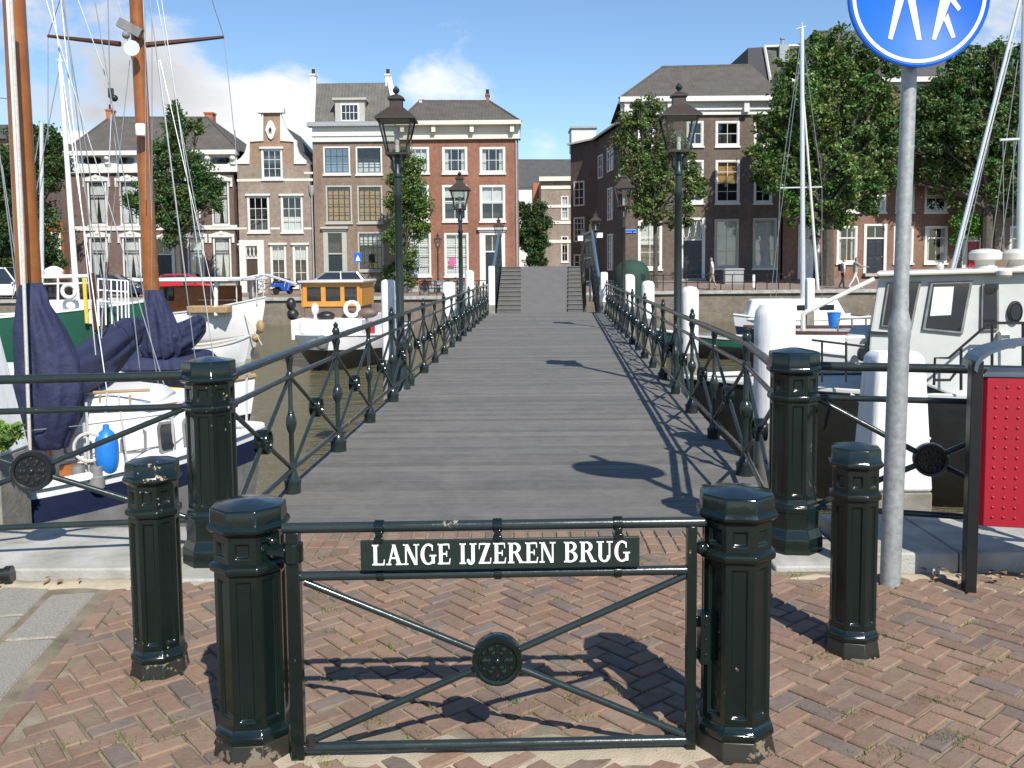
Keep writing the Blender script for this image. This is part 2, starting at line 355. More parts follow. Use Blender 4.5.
# ---------------------------------------------------------------- sun and sky
SUN=Vector((1.2,-2.93,3.13)).normalized()
sl=bpy.data.lights.new('sun','SUN'); sl.energy=4.6; sl.angle=R(.53); sl.color=(1,.955,.88)
so=bpy.data.objects.new('sun',sl); COL.objects.link(so); so.rotation_euler=SUN.to_track_quat('Z','Y').to_euler(); so.location=(20,-40,50)
w=bpy.data.worlds.new('World'); S.world=w; w.use_nodes=True; n=w.node_tree; bg=n.nodes['Background']
sky=n.nodes.new('ShaderNodeTexSky'); sky.sky_type='NISHITA'; sky.sun_disc=False; sky.sun_elevation=math.asin(SUN.z); sky.sun_rotation=math.atan2(SUN.x,SUN.y)
sky.air_density=1.0; sky.dust_density=.1; sky.ozone_density=4.0
tc=n.nodes.new('ShaderNodeTexCoord'); D=tc.outputs['Generated']
def vmath(op,a,b=None):
    v=n.nodes.new('ShaderNodeVectorMath'); v.operation=op; n.links.new(a,v.inputs[0])
    if b is not None:
        if hasattr(b,'node'): n.links.new(b,v.inputs[1])
        else: v.inputs[1].default_value=b
    return v
def mth(op,a,b=None,c=None):
    v=n.nodes.new('ShaderNodeMath'); v.operation=op
    for i,x in enumerate((a,b,c)):
        if x is None: continue
        if hasattr(x,'node'): n.links.new(x,v.inputs[i])
        else: v.inputs[i].default_value=x
    return v.outputs[0]
Dn=vmath('NORMALIZE',D).outputs[0]
cl=noise(n,9,10,.6,vmath('MULTIPLY',Dn,(1,1,1.9)).outputs[0],.25); cl.inputs['Lacunarity'].default_value=2.1
cl2=noise(n,2.2,4,.5,vmath('MULTIPLY',Dn,(1,1,2.4)).outputs[0],.1)
blob=None
# directions (image position of the cloud banks, radius in radians, weight)
for px,py,rad,wt in ((30,70,.16,.24),(150,90,.12,.22),(300,108,.10,.42),(245,125,.08,.42),(465,75,.085,.30),(400,92,.07,.25),(1010,10,.15,.34),(545,145,.05,.20),(180,40,.10,.10),(250,20,.09,-.22),(350,30,.10,-.30),(600,40,.16,-.30),(735,25,.14,-.30)):
    d=ray(px,py).normalized()
    dd=vmath('DISTANCE',Dn,tuple(d)).outputs['Value']
    mr=n.nodes.new('ShaderNodeMapRange'); mr.interpolation_type='SMOOTHSTEP'; n.links.new(dd,mr.inputs[0])
    mr.inputs[1].default_value=0; mr.inputs[2].default_value=rad; mr.inputs[3].default_value=wt; mr.inputs[4].default_value=0
    blob=mr.outputs[0] if blob is None else mth('ADD',blob,mr.outputs[0])
dens=mth('ADD',mth('ADD',mth('MULTIPLY',cl.outputs['Fac'],.9),mth('MULTIPLY',cl2.outputs['Fac'],.35)),blob)
cov=n.nodes.new('ShaderNodeMapRange'); cov.interpolation_type='SMOOTHSTEP'; n.links.new(dens,cov.inputs[0]); cov.inputs[1].default_value=.72; cov.inputs[2].default_value=1.02
# cloud brightness: thick cores and the bank at far left/right are greyer
shd=n.nodes.new('ShaderNodeMapRange'); n.links.new(mth('ADD',cl.outputs['Fac'],mth('MULTIPLY',cl2.outputs['Fac'],.6)),shd.inputs[0]); shd.inputs[1].default_value=.6; shd.inputs[2].default_value=1.0; shd.inputs[3].default_value=1.0; shd.inputs[4].default_value=.82
grey=None
for px,py,rad in ((30,110,.22),(130,80,.12),(1020,5,.16)):
    d=ray(px,py).normalized(); dd=vmath('DISTANCE',Dn,tuple(d)).outputs['Value']
    mr=n.nodes.new('ShaderNodeMapRange'); mr.interpolation_type='SMOOTHSTEP'; n.links.new(dd,mr.inputs[0]); mr.inputs[1].default_value=0; mr.inputs[2].default_value=rad; mr.inputs[3].default_value=.2; mr.inputs[4].default_value=0
    grey=mr.outputs[0] if grey is None else mth('ADD',grey,mr.outputs[0])
lum=mth('SUBTRACT',shd.outputs[0],mth('MINIMUM',grey,.34))
cc=n.nodes.new('ShaderNodeCombineColor'); SKYS=.115; CW=7.4
n.links.new(mth('MULTIPLY',lum,CW*.97),cc.inputs[0]); n.links.new(mth('MULTIPLY',lum,CW*.985),cc.inputs[1]); n.links.new(mth('MULTIPLY',lum,CW*1.02),cc.inputs[2])
hs=n.nodes.new('ShaderNodeHueSaturation'); hs.inputs['Saturation'].default_value=1.04; hs.inputs['Value'].default_value=.97; n.links.new(sky.outputs[0],hs.inputs['Color'])
n.links.new(mixc(n,cov.outputs[0],hs.outputs[0],cc.outputs[0]),bg.inputs[0]); bg.inputs[1].default_value=SKYS
S.view_settings.view_transform='Standard'; S.view_settings.look='None'; S.view_settings.exposure=.5; S.view_settings.gamma=1
S.render.engine='CYCLES'; S.render.resolution_x=1024; S.render.resolution_y=768
# ================================================================ near quay
def lerp(a,b,t): return a+(b-a)*t
QY=5.72
mb=MB(); mb.poly([(-80,-40,-.012),(80,-40,-.012),(80,QY,-.012),(-80,QY,-.012)]); o=mb.build('ground','joint_sand',smooth=False); struct(o)
# tile strip border line on the left
TA=G(0,715); TB=G(112,585); TD=(TB-TA).normalized(); TN=Vector((-TD.y,TD.x,0))   # TN points to the left
def tile_side(x,y): return (Vector((x,y,0))-TA).dot(TN)
CL=(4.85,5.66,.06); CR=(4.86,5.66,.105)
def in_brick(x,y):
    if y<1.2 or y>5.25 or x<-5.5 or x>6.5: return False
    if tile_side(x,y)>-.105: return False
    if y>4.80 and (x<-1.42 or x>1.42): return False
    if y<3.185-.0 and y>3.02+.01*math.sin(x*9) and -.80<x<.70: return False      # sand worn into the gateway
    return True
PC=[(0.21, 0.133, 0.094), (0.232, 0.151, 0.106), (0.196, 0.127, 0.093), (0.17, 0.123, 0.098), (0.216, 0.148, 0.109), (0.237, 0.158, 0.113), (0.185, 0.127, 0.094), (0.206, 0.133, 0.098), (0.154, 0.12, 0.103)]
def paver(mb,cx,cy,w,l,a,j=.010):
    c,s=math.cos(a),math.sin(a); dz=random.uniform(-.003,.002); tx,ty=random.uniform(-.010,.010),random.uniform(-.010,.010)
    a2=a+random.uniform(-.014,.014); c,s=math.cos(a2),math.sin(a2); hx,hy=l/2-j/2-random.uniform(0,.004),w/2-j/2-random.uniform(0,.004)
    vs=[]
    for ins,z in ((0,-.04),(0,-.006),(.005,0)):
        for sx,sy in ((-1,-1),(1,-1),(1,1),(-1,1)):
            x,y=sx*(hx-ins)+random.uniform(-.0015,.0015),sy*(hy-ins)+random.uniform(-.0015,.0015); vs.append((cx+c*x-s*y,cy+s*x+c*y,z+dz+tx*x+ty*y))
    k=random.uniform(.9,1.1); q=random.choice(PC); mb.col=tuple(v*k for v in q)
    mb.add(vs,[(8,9,10,11)]+[(i,(i+1)%4,4+(i+1)%4,4+i) for i in range(4)]+[(4+i,4+(i+1)%4,8+(i+1)%4,8+i) for i in range(4)])
mb=MB(); U=.0895; HA=R(40); ch,sh=math.cos(HA),math.sin(HA)
def hb(i,j): return (ch*i*U-sh*j*U, 3.4+sh*i*U+ch*j*U)
for i in range(-95,110):
    for j in range(-95,110):
        k=(i-j)%4
        if k==0:
            x,y=hb(i+1,j+.5); ang=HA
        elif k==3:
            x,y=hb(i+.5,j+1); ang=HA+PI/2
        else: continue
        if in_brick(x,y): paver(mb,x,y,U,2*U,ang)
# edging course along the tiles and courses at the foot of the bridge
L=.185
for q in range(-14,16):
    p=TA+TD*(q*L)-TN*.055
    if p.y<4.80 and p.y>1.0: paver(mb,p.x,p.y,.09,L,math.atan2(TD.y,TD.x))
for r_ in range(3):
    for q in range(34):
        x=-1.5+q*.0905+ (r_%2)*.0; y=5.24+.0775+r_*.155
        paver(mb,x,y,.09,.155,PI/2,.011)
o=mb.build('brick_pavement','paver',smooth=False,recalc=False); struct(o)
# rest of the square: one sheet of brick below the laid bricks' level
M['plaza']=M['brick_brown']
for nm,x0,x1,y0,y1 in (('plaza_sheet',-80,80,-40,1.15),('plaza_sheet',6.55,80,1.15,4.84),):
    mb=MB(); mb.poly([(x0,y0,-.006),(x1,y0,-.006),(x1,y1,-.006),(x0,y1,-.006)]); struct(mb.build('pavement','brick_brown',smooth=False))
# concrete tiles left of the edging
mb=MB(); la=math.atan2(TD.y,TD.x)
def tile(u,v,lu,lv):
    p=TA+TD*(u+lu/2)+TN*(v+lv/2)
    if p.y>4.84 or p.y<.8: return
    hu,hv=lu/2-.016,lv/2-.016; vs=[]
    for ins,z in ((0,-.05),(0,-.012),(.01,-.002)):
        for su,sv in ((-1,-1),(1,-1),(1,1),(-1,1)):
            w_=p+TD*(su*(hu-ins))+TN*(sv*(hv-ins)); vs.append((w_.x,min(w_.y,4.86),z+.003*math.sin(u*5)))
    mb.add(vs,[(8,9,10,11)]+[(i,(i+1)%4,4+(i+1)%4,4+i) for i in range(4)]+[(4+i,4+(i+1)%4,8+(i+1)%4,8+i) for i in range(4)])
v=.04
for r_,wd in enumerate((.26,.30,.30,.30,.30,.30,.30,.30,.30)):
    u=-2.4+(.37 if r_%2 else .05)
    while u<3.4: tile(u,v,.62,wd); u+=.62
    v+=wd
struct(mb.build('tile_path','aggregate',smooth=False,recalc=True))
# copings and quay wall
for (x0,x1),(y0,y1,z1) in (((-14,-1.97),CL),((-1.965,-1.44),(4.80,5.66,.018)),((1.46,1.945),(4.92,5.66,.022)),((1.95,14),CR)):
    mb=MB(); x=x0; 
    brk=[x0]
    k=1
    if x1-x0<1: brk=[x0,x1]
    elif x0<0:
        xx=x1; brk=[x1]
        while xx>x0: xx-=1.35; brk.append(xx)
        brk=brk[::-1]
    else:
        xx=x0; brk=[x0,2.46]; xx=2.46
        while xx<x1: xx+=1.5; brk.append(xx)
    for a,b in zip(brk,brk[1:]): mb.bx(a+.004,b-.004,y0+random.uniform(-.006,.006),y1,-.05,z1+random.uniform(-.004,.004))
    struct(mb.build('quay_coping','coping_stone',bevel=.012))
mb=MB(); mb.bx(-80,80,QY-.6,QY,-4,-.06); struct(mb.build('quay_wall','quay_stone',smooth=False))
# sand drifts, low mounds along the coping and in the gateway
def drift(pts,w,h,name='sand_drift'):
    mb=MB(); pts=[Vector(p) for p in pts]; k=len(pts); rows=[]; nw=7
    for i,p in enumerate(pts):
        d=(pts[min(i+1,k-1)]-pts[max(i-1,0)]).normalized(); nn=Vector((-d.y,d.x,0)); row=[]
        ww=w*(.55+.7*random.random()); hh=h*(.6+.7*random.random())
        if i in (0,k-1): ww*=.3; hh*=.2
        for j in range(nw):
            t=j/(nw-1)*2-1; row.append(p+nn*(t*ww/2+random.uniform(-.01,.01))+Vector((0,0,-.014+hh*(1-t*t)+random.uniform(-.002,.002))))
        rows.append(row)
    vs=[q for r_ in rows for q in r_]
    mb.add(vs,[(i*nw+j,i*nw+j+1,(i+1)*nw+j+1,(i+1)*nw+j) for i in range(k-1) for j in range(nw-1)])
    struct(mb.build(name,'sand',ang=180))
drift([(-4.5+i*.14,4.80+.03*math.sin(i*1.7),0) for i in range(21)],.17,.028)
drift([(-1.62+i*.06,3.72+.02*math.sin(i*2.),0) for i in range(5)],.13,.012)
drift([(-.95+i*.12,3.05+.02*math.sin(i*2.3),0) for i in range(16)],.22,.016)
drift([(1.5+i*.16,4.80+.02*math.sin(i*2.3),0) for i in range(24)],.09,.02)
drift([(2.1+i*.13,4.62+.02*math.sin(i*1.3),0) for i in range(10)],.11,.010)
# dry leaves by the right coping
mb=MB()
for k in range(46):
    if k<34: x,y=random.uniform(2.2,3.3),random.gauss(4.74,.05)
    else: x,y=random.uniform(-3.2,-1.9),random.gauss(4.78,.04)
    a=random.uniform(0,PI); l=random.uniform(.015,.035); c,s=math.cos(a)*l,math.sin(a)*l; z=.018+random.random()*.012
    mb.add([(x-c,y-s,z),(x+s*.5,y-c*.5,z+.008),(x+c,y+s,z+.004),(x-s*.5,y+c*.5,z+.008)],[(0,1,2,3)])
o=mb.build('dry_leaves','dry_leaf',smooth=False,recalc=False); o['kind']='stuff'; o['label']='dry brown leaves lying at the foot of the stone coping'
# grass tufts in the joints
mb=MB()
gp=[(500,735),(510,700)]+[(882,752,1.6),(940,700,1.2),(850,712,.8),(716,700,.7),(330,610,.8),(322,592,.9),(480,590,.8),(525,640,.8),(560,598,.8),(395,602,.6),(450,640,.7),(600,570,.8),(420,562,.8),(330,556,1),(380,558,.8),(460,560,.7),(560,560,.9),(640,562,.9),(300,560,1),(180,735,1),(120,745,.8),(150,620,.5),(60,745,.8),(790,575,1),(820,590,.6),(960,735,.7),(1000,660,.7)]
_r=random.Random(3)
for _ in range(60):
    gp.append((_r.uniform(120,1000),_r.uniform(575,765),_r.uniform(.3,.9)))
for q in gp:
    p=G(q[0],q[1]); s=q[2] if len(q)>2 else .8
    for k in range(int(44*s)):
        x,y=p.x+random.gauss(0,.035*s+.012),p.y+random.gauss(0,.02); a=random.uniform(0,2*PI); h=random.uniform(.008,.024); w_=.0022
        lx,ly=random.gauss(0,.012),random.gauss(0,.012); g=random.uniform(.7,1.3); mb.col=(.15*g,.20*g,.04*g)
        mb.add([(x-w_*math.cos(a),y-w_*math.sin(a),-.01),(x+w_*math.cos(a),y+w_*math.sin(a),-.01),(x+lx,y+ly,h)],[(0,1,2)])
o=mb.build('grass','leaf',smooth=False,recalc=False); o['kind']='stuff'; o['label']='small tufts of grass growing in the joints of the brick paving'
# ================================================================ cast iron bollards
def octa(a,off=PI/8): 
    r=a/math.cos(PI/8); return [(r*math.cos(off+2*PI*j/8),r*math.sin(off+2*PI*j/8)) for j in range(8)]
def olathe(mb,prof,n=8): mb.lathe([(a/math.cos(PI/8),z) for a,z in prof],8,off=PI/8)
def panels(mb,a,z0,z1,mx,mz,dep):
    p=octa(a)
    for j in range(8):
        A,B=Vector((*p[j],0)),Vector((*p[(j+1)%8],0)); nrm=((A+B)/2).normalized(); e=(B-A)
        def P(t,z,d=0): q=A+e*t-nrm*d; return (q.x,q.y,z)
        o=[P(0,z0),P(1,z0),P(1,z1),P(0,z1)]; i1=[P(mx,z0+mz),P(1-mx,z0+mz),P(1-mx,z1-mz),P(mx,z1-mz)]
        i2=[P(mx+.05,z0+mz+.006,dep),P(.95-mx,z0+mz+.006,dep),P(.95-mx,z1-mz-.006,dep),P(mx+.05,z1-mz-.006,dep)]
        mb.add(o+i1+i2,[(k,(k+1)%4,4+(k+1)%4,4+k) for k in range(4)]+[(4+k,4+(k+1)%4,8+(k+1)%4,8+k) for k in range(4)]+[(8,9,10,11)])
def bollard(label,loc,a,h,rz,matn,group,tall=False):
    t=thing('bollard',label,'bollard',loc,rz,group)
    if not tall:
        zc,zr0,zr1,zp,zg0,zg1,zb=h-.014,h-.092,h-.066,h-.105,h-.235,h-.205,.115
        b=MB(); olathe(b,[(a*1.20,-.06),(a*1.19,.0),(a*1.16,.018),(a*1.09,.062)]); b.build('foot','iron_foot',t,bevel=.004)
        b=MB(); olathe(b,[(a*1.07,.060),(a*1.12,.066),(a*1.135,.076),(a*1.12,.088),(a*1.05,.096),(a*1.0,zb)]); b.build('base',matn,t,bevel=.003)
    else:
        zc,zr0,zr1,zp,zg0,zg1,zb=h-.02,h-.135,h-.10,h-.15,h-.30,h-.265,.335
        b=MB(); olathe(b,[(a*1.3,-.06),(a*1.3,.10),(a*1.27,.115),(a*1.14,.15),(a*1.12,.165),(a*1.12,.255),(a*1.16,.262),(a*1.16,.29),(a*1.08,.297),(a*1.08,.31),(a*1.0,zb)]); b.build('base',matn,t,bevel=.004)
    b=MB(); panels(b,a,zb,zg0,.22,.025,.009); 
    olathe(b,[(a*.97,zg0-.012),(a*1.01,zg0-.004),(a*1.11,zg0+.003),(a*1.13,(zg0+zg1)/2),(a*1.11,zg1-.004),(a*1.0,zg1+.006)])
    panels(b,a*.995,zg1+.004,zp,.24,.022,.009); b.build('shaft',matn,t,bevel=.003)
    b=MB(); olathe(b,[(a*.98,zp-.004),(a*1.02,zp+.004),(a*1.12,zr0),(a*1.17,zr0+.006),(a*1.18,lerp(zr0,zr1,.55)),(a*1.14,zr1-.004),(a*1.085,zr1+.004),(a*1.07,zc-.006),(a*1.045,zc+.002),(a*.25,h+.004)]); b.build('cap',matn,t,bevel=.004)
    return t
p=G(248,760); bollard('squat black-green octagonal iron bollard at the left end of the gate, holding its latch',(p.x,p.y+.10,0),.114,.895,.06,'iron_green','octagonal iron bollards round the gate')
p=G(741,757); bollard('squat black-green octagonal iron bollard at the right end of the gate, carrying its hinge',(p.x,p.y+.10,0),.114,.925,-.12,'iron_green','octagonal iron bollards round the gate')
p=G(153,677); bollard('slimmer iron bollard with chipped paint, in front of the left railing beside the grey tiles',(p.x,p.y+.08,0),.094,.915,.1,'iron_worn','octagonal iron bollards round the gate')
p=G(858.5,656); bollard('slimmer iron bollard with flaking pale streaks, between the gate and the round blue sign',(p.x,p.y+.08,0),.093,.92,-.25,'iron_worn','octagonal iron bollards round the gate')
TL=G(209,568); TL.y+=.12; TR=G(797.5,556); TR.y+=.12
bollard('tall octagonal iron post where the left bridge railing begins',(TL.x,TL.y,0),.128,1.20,.0,'iron_green','tall railing end posts at the bridge',True)
bollard('tall octagonal iron post where the right bridge railing begins, on a pale stone pad',(TR.x,TR.y,0),.128,1.21,-.1,'iron_green','tall railing end posts at the bridge',True)
mb=MB(); mb.bx(TR.x-.2,TR.x+.3,TR.y-.22,CR[0]-.01+.0,-.05,.03); 
# ================================================================ rosette relief
def rosette_mb(r,th,both=True,petals=6):
    """cast medallion in the xz plane, thickness along y"""
    mb=MB(); prof=[(.001,-th*.30),(r*.74,-th*.30),(r*.78,-th*.45),(r*.84,-th*.5),(r*.95,-th*.5),(r,-th*.36),(r,th*.36),(r*.95,th*.5),(r*.84,th*.5),(r*.78,th*.45),(r*.74,th*.30),(.001,th*.30)]
    mb.lathe(prof,28,axis='y')
    for sd in (-1,1):
        y=sd*th*.30
        mb.sphere((0,y,0),r*.15,10,6,(1,.9,1))
        for k in range(petals):
            a=2*PI*k/petals
            for dd,rr in ((.34,.13),(.52,.15)):
                mb.sphere((r*dd*math.cos(a),y,r*dd*math.sin(a)),r*rr,8,5,(1,.6,1))
            a2=a+PI/petals; mb.sphere((r*.62*math.cos(a2),y,r*.62*math.sin(a2)),r*.09,8,5,(1,.7,1))
    return mb
# ================================================================ lettering
def arc(cx,cy,ro,so,ri,si,a0,a1,k=14):
    o=[(cx+ro*math.cos(R(lerp(a0,a1,i/k))),cy+so*math.sin(R(lerp(a0,a1,i/k)))) for i in range(k+1)]
    i_=[(cx+ri*math.cos(R(lerp(a0,a1,i/k))),cy+si*math.sin(R(lerp(a0,a1,i/k)))) for i in range(k+1)]
    return [[o[i],o[i+1],i_[i+1],i_[i]] for i in range(k)]
def rc(x0,x1,y0,y1): return [[(x0,y0),(x1,y0),(x1,y1),(x0,y1)]]
T,t_,sf=.175,.075,.06
def stem(x,top=True,bot=True,w=T):
    q=rc(x,x+w,0,1)
    if bot: q+=rc(x-.07,x+w+.07,0,sf)
    if top: q+=rc(x-.07,x+w+.07,1-sf,1)
    return q
GL={
'L':(.66,stem(.09)+rc(.09,.62,0,.07)+[[(.55,0),(.62,0),(.64,.27),(.60,.27)]]),
'A':(.80,[[(.34,1),(.45,1),(.17,0),(.09,0)],[(.30,1),(.46,1),(.74,0),(.56,0)]]+rc(.22,.60,.30,.37)+rc(.0,.26,0,sf)+rc(.48,.82,0,sf)),
'N':(.80,rc(.10,.18,0,1)+rc(.62,.70,0,1)+[[(.08,1),(.25,1),(.70,0),(.55,0)]]+rc(.0,.26,0,sf)+rc(.0,.2,1-sf,1)+rc(.52,.80,1-sf,1)),
'G':(.80,arc(.40,.5,.38,.52,.20,.44,55,305)+rc(.56,.72,.05,.44)+rc(.46,.80,.40,.46)+[[(.56,.90),(.63,.94),(.63,.68),(.58,.68)]]),
'E':(.68,stem(.09)+rc(.09,.62,0,.07)+rc(.09,.60,.93,1)+rc(.2,.46,.475,.54)+rc(.44,.49,.38,.64)+[[(.56,0),(.62,0),(.66,.27),(.61,.27)],[(.54,1),(.60,1),(.61,.74),(.57,.74)]]),
'I':(.34,stem(.09)),
'J':(.50,rc(.22,.39,.15,1)+rc(.14,.48,1-sf,1)+arc(.195,.16,.195,.2,.03,.11,180,360)+arc(.06,.15,.07,.09,.001,.001,0,360,10)),
'Z':(.70,rc(.06,.62,.93,1)+rc(.04,.64,0,.07)+[[(.42,1),(.62,1),(.25,0),(.04,0)]]+[[(.06,1),(.11,1),(.09,.72),(.05,.72)],[(.59,0),(.64,0),(.67,.28),(.62,.28)]]),
'R':(.82,stem(.09)+arc(.34,.745,.32,.255,.14,.185,-90,90)+rc(.2,.36,.93,1)+rc(.2,.36,.49,.56)+[[(.34,.52),(.50,.54),(.78,0),(.60,0)]]+rc(.58,.86,0,sf)),
'B':(.74,stem(.09)+arc(.36,.765,.29,.235,.12,.165,-90,90)+rc(.2,.38,.93,1)+rc(.2,.38,.50,.56)+arc(.36,.27,.33,.27,.15,.20,-90,90)+rc(.2,.38,0,.07)),
'U':(.82,rc(.09,.26,.28,1)+rc(.0,.35,1-sf,1)+rc(.60,.68,.28,1)+rc(.50,.80,1-sf,1)+arc(.385,.30,.295,.32,.13,.24,180,360)),
}
def lettering(text,x0,x1,z0,h,y,name,parent,space=.36,track=.045):
    tot=0
    for c in text: tot+=space if c==' ' else GL[c][0]+track
    k=(x1-x0)/(tot-track); x=0; mb=MB(); n_=0
    for c in text:
        if c==' ': x+=space; continue
        for pl in GL[c][1]:
            n_+=1; d=.00035*(n_%7)
            mb.prism([(x0+(x+px)*k,z0+pz*h) for px,pz in pl],y,y-.0022-d,'y')
        x+=GL[c][0]+track
    return mb.build(name,'letter_white',parent,smooth=False)
# ================================================================ the gate
ga=G(299,749,.03); gb=G(690,741,.03); gd=(gb-ga); GW=gd.length; rz=math.atan2(gd.y,gd.x)
gate=thing('gate','low black iron gate with X braces and a white lettered name board closing the bridge','gate',(ga.x,ga.y,0),rz)
def gz(py): return at(495,py,(ga.y+gb.y)/2).z
zt,zm,zb_=gz(525),gz(573),.035
for x,w_ in ((0,.045),(GW,.034)):
    b=MB(); b.bx(x-w_/2,x+w_/2,-w_/2,w_/2,.0 if x==0 else .0,zt-.012); b.build('gate_post','iron_green',gate,bevel=.003)
b=MB(); b.tube([(-.035,0,zt),(GW+.04,0,zt)],.0185,14); b.sphere((GW+.04,0,zt),.0185,10,6); b.build('top_rail','iron_rail',gate)
b=MB(); b.tube([(.02,0,zm),(GW-.01,0,zm)],.0165,14); b.build('middle_rail','iron_rail',gate)
b=MB(); b.tube([(.02,0,zb_),(GW-.01,0,zb_)],.0175,14); b.build('bottom_rail','iron_rail',gate)
rx=GW*.507; rzz=gz(659)
for ex,ez in ((.035,zm-.02),(.035,zb_+.02),(GW-.02,zm-.02),(GW-.02,zb_+.02)):
    d=Vector((ex-rx,0,ez-rzz)).normalized(); s=Vector((rx,0,rzz))+d*.075
    b=MB(); b.tube([s,(ex,0,ez)],.0125,16); b.build('brace','iron_rail',gate)
rosette_mb(.088,.06).build('rosette','iron_green',gate,loc=(rx,0,rzz))
bx0,bx1=GW*(364-297)/393,GW*(637-297)/393; bz0,bz1=gz(566),gz(536.5)
b=MB(); b.bx(bx0,bx1,-.030,-.016,bz0,bz1); nb=b.build('name_board','board_black',gate,bevel=.002)
_w0,_w1=bx0+(bx1-bx0)*.04,bx1-(bx1-bx0)*.035
def wlen(t): return sum(.36 if c==' ' else GL[c][0]+.045 for c in t)
_tot=wlen('LANGE IJZEREN BRUG')-.045; _k=(_w1-_w0)/_tot
for _w,_pre in (('LANGE',''),('IJZEREN','LANGE '),('BRUG','LANGE IJZEREN ')): lettering(_w,_w0+_k*wlen(_pre),_w0+_k*(wlen(_pre+_w)-.045),bz0+.020,.071,-.0302,'lettering',nb)
for fx in (.065,.49,.925):
    x=bx0+(bx1-bx0)*fx
    b=MB(); b.lathe([(.024,-.016),(.024,.016)],14,c=(x,0,zt),axis='x'); b.bx(x-.012,x+.012,-.026,.006,bz1+.001,zt-.01); b.bx(x-.016,x+.016,-.034,-.024,bz1-.007,bz1+.012); b.build('clamp','iron_green',gate,bevel=.002); b=MB(); b.lathe([(.0215,-.013),(.0215,.013)],14,c=(x,0,zm),axis='x'); b.build('rail_collar','iron_green',gate,bevel=.002)
b=MB(); b.lathe([(.03,-.035),(.034,-.03),(.034,.03),(.03,.035)],14,c=(0,0,gz(549))); b.tube([(-.02,0,gz(549)),(-.115,.03,gz(549))],[.028,.02],10); b.sphere((-.075,.02,gz(540)),.018,8,6); b.build('latch','iron_green',gate,bevel=.002)
b=MB(); b.tube([(GW,0,gz(551)),(GW+.13,.03,gz(551))],.016,10); b.sphere((GW+.035,.0,gz(551)),.024,10,6); b.build('hinge_arm','iron_green',gate); b=MB(); b.bx(GW+.028,GW+.062,-.03,.03,gz(665),gz(616)); b.bx(GW+.005,GW+.03,-.008,.008,gz(662),gz(652)); b.bx(GW+.005,GW+.03,-.008,.008,gz(630),gz(620))
for zz in (gz(626),gz(640),gz(655)): b.lathe([(.006,-.034),(.006,-.029)],8,c=(GW+.046,0,zz),axis='y')
b.build('hinge','iron_green',gate,bevel=.002)
b=MB(); b.lathe([(.02,-.02),(.02,.02)],10,c=(.045,0,zb_+.02)); b.build('rusty_clamp','lantern_brown',gate)
# ================================================================ quay railings
def quay_rail(label,p0,d,span,matn='iron_rail',ros=.115,zs=(1.085,.905,.235)):
    """p0 start at the tall post, d unit direction, spans of X-braced panels"""
    rzz=math.atan2(d.y,d.x); t=thing('quay_railing',label,'railing',(p0.x,p0.y,0),rzz); n_=3; Ln=span*n_
    for nm,z,r_ in (('top_rail',zs[0],.026),('middle_rail',zs[1],.018),('bottom_rail',zs[2],.018)):
        b=MB(); b.tube([(0,0,z),(Ln,0,z)],r_,18); b.build(nm,matn,t)
    for k in range(n_):
        c=Vector((span*(k+.5),0,(zs[1]+zs[2])/2-.01))
        for ex,ez in ((span*k,zs[1]),(span*k,zs[2]),(span*(k+1),zs[1]),(span*(k+1),zs[2])):
            dd=(Vector((ex,0,ez))-c).normalized(); b=MB(); b.tube([c+dd*(ros*.9),(ex,0,ez)],.0165,16); b.build('brace',matn,t)
        rosette_mb(ros,.075).build('rosette','iron_black',t,loc=c)
        if k>0 or True:
            x=span*(k+1); b=MB(); b.lathe([(.085,.0),(.085,.03),(.07,.05),(.065,.13),(.03,.17),(.024,.22),(.024,.5),(.045,.53),(.045,.58),(.024,.61),(.024,1.1),(.03,1.12),(.03,1.16),(.001,1.18)],12,c=(x,0,0)); b.build('post',matn,t)
    return t
dl=Vector((-1.0,-.13,0)).normalized(); s0=Vector((TL.x-.12,TL.y,0))
quay_rail('black iron quay railing with a round medallion, in front of the near sailing boat',s0,dl,1.74,zs=(1.095,.915,.25))
dr=Vector((1.0,-.30,0)).normalized(); s1=Vector((TR.x+.12,TR.y,0))
quay_rail('black iron quay railing with a round medallion, behind the sign pole and red bin',s1,dr,1.28,zs=(1.105,.92,.26),ros=.095)
# ================================================================ blue round sign
pb=G(890,583); pt=at(909.5,64,pb.y+.02)
sg=thing('pedestrian_sign','round blue sign with a white adult and child on a tall galvanised pole','sign',(pb.x,pb.y,0))
lean=Vector((pt.x-pb.x,0.02,pt.z)); 
def on(z): return Vector((lean.x*z/lean.z,lean.y*z/lean.z,z))
zk=HCAM-(330-264)*pb.y/FPX
b=MB(); b.tube([on(-.05),on(zk-.06),on(zk-.02),on(zk+.03),on(zk+.10),on(zk+.13),on(3.5)],[.052,.053,.057,.057,.040,.038,.037],20); b.build('pole','galv',sg)
sc_=at(917,-4,pb.y-.07); cx,cz=sc_.x-pb.x,sc_.z; cy=-.075; RS=.350; ry=R(-1.5)
b=MB(); b.lathe([(RS,.0),(RS+.004,-.006),(RS+.004,-.026),(RS-.004,-.030),(RS-.012,-.022)],64,c=(cx,cy,cz),axis='y'); disc=b.build('sign_plate','sign_blue',sg,ang=50)
b=MB(); kk=72
for i in range(kk):
    a,a2=2*PI*i/kk,2*PI*(i+1)/kk; r0,r1=RS*.905,RS*.955
    b.quad((cx+r0*math.cos(a),cy-.0245,cz+r0*math.sin(a)),(cx+r1*math.cos(a),cy-.0245,cz+r1*math.sin(a)),(cx+r1*math.cos(a2),cy-.0245,cz+r1*math.sin(a2)),(cx+r0*math.cos(a2),cy-.0245,cz+r0*math.sin(a2)))
b.build('white_ring','letter_white',disc,smooth=False)
b=MB(); u=RS/67.0
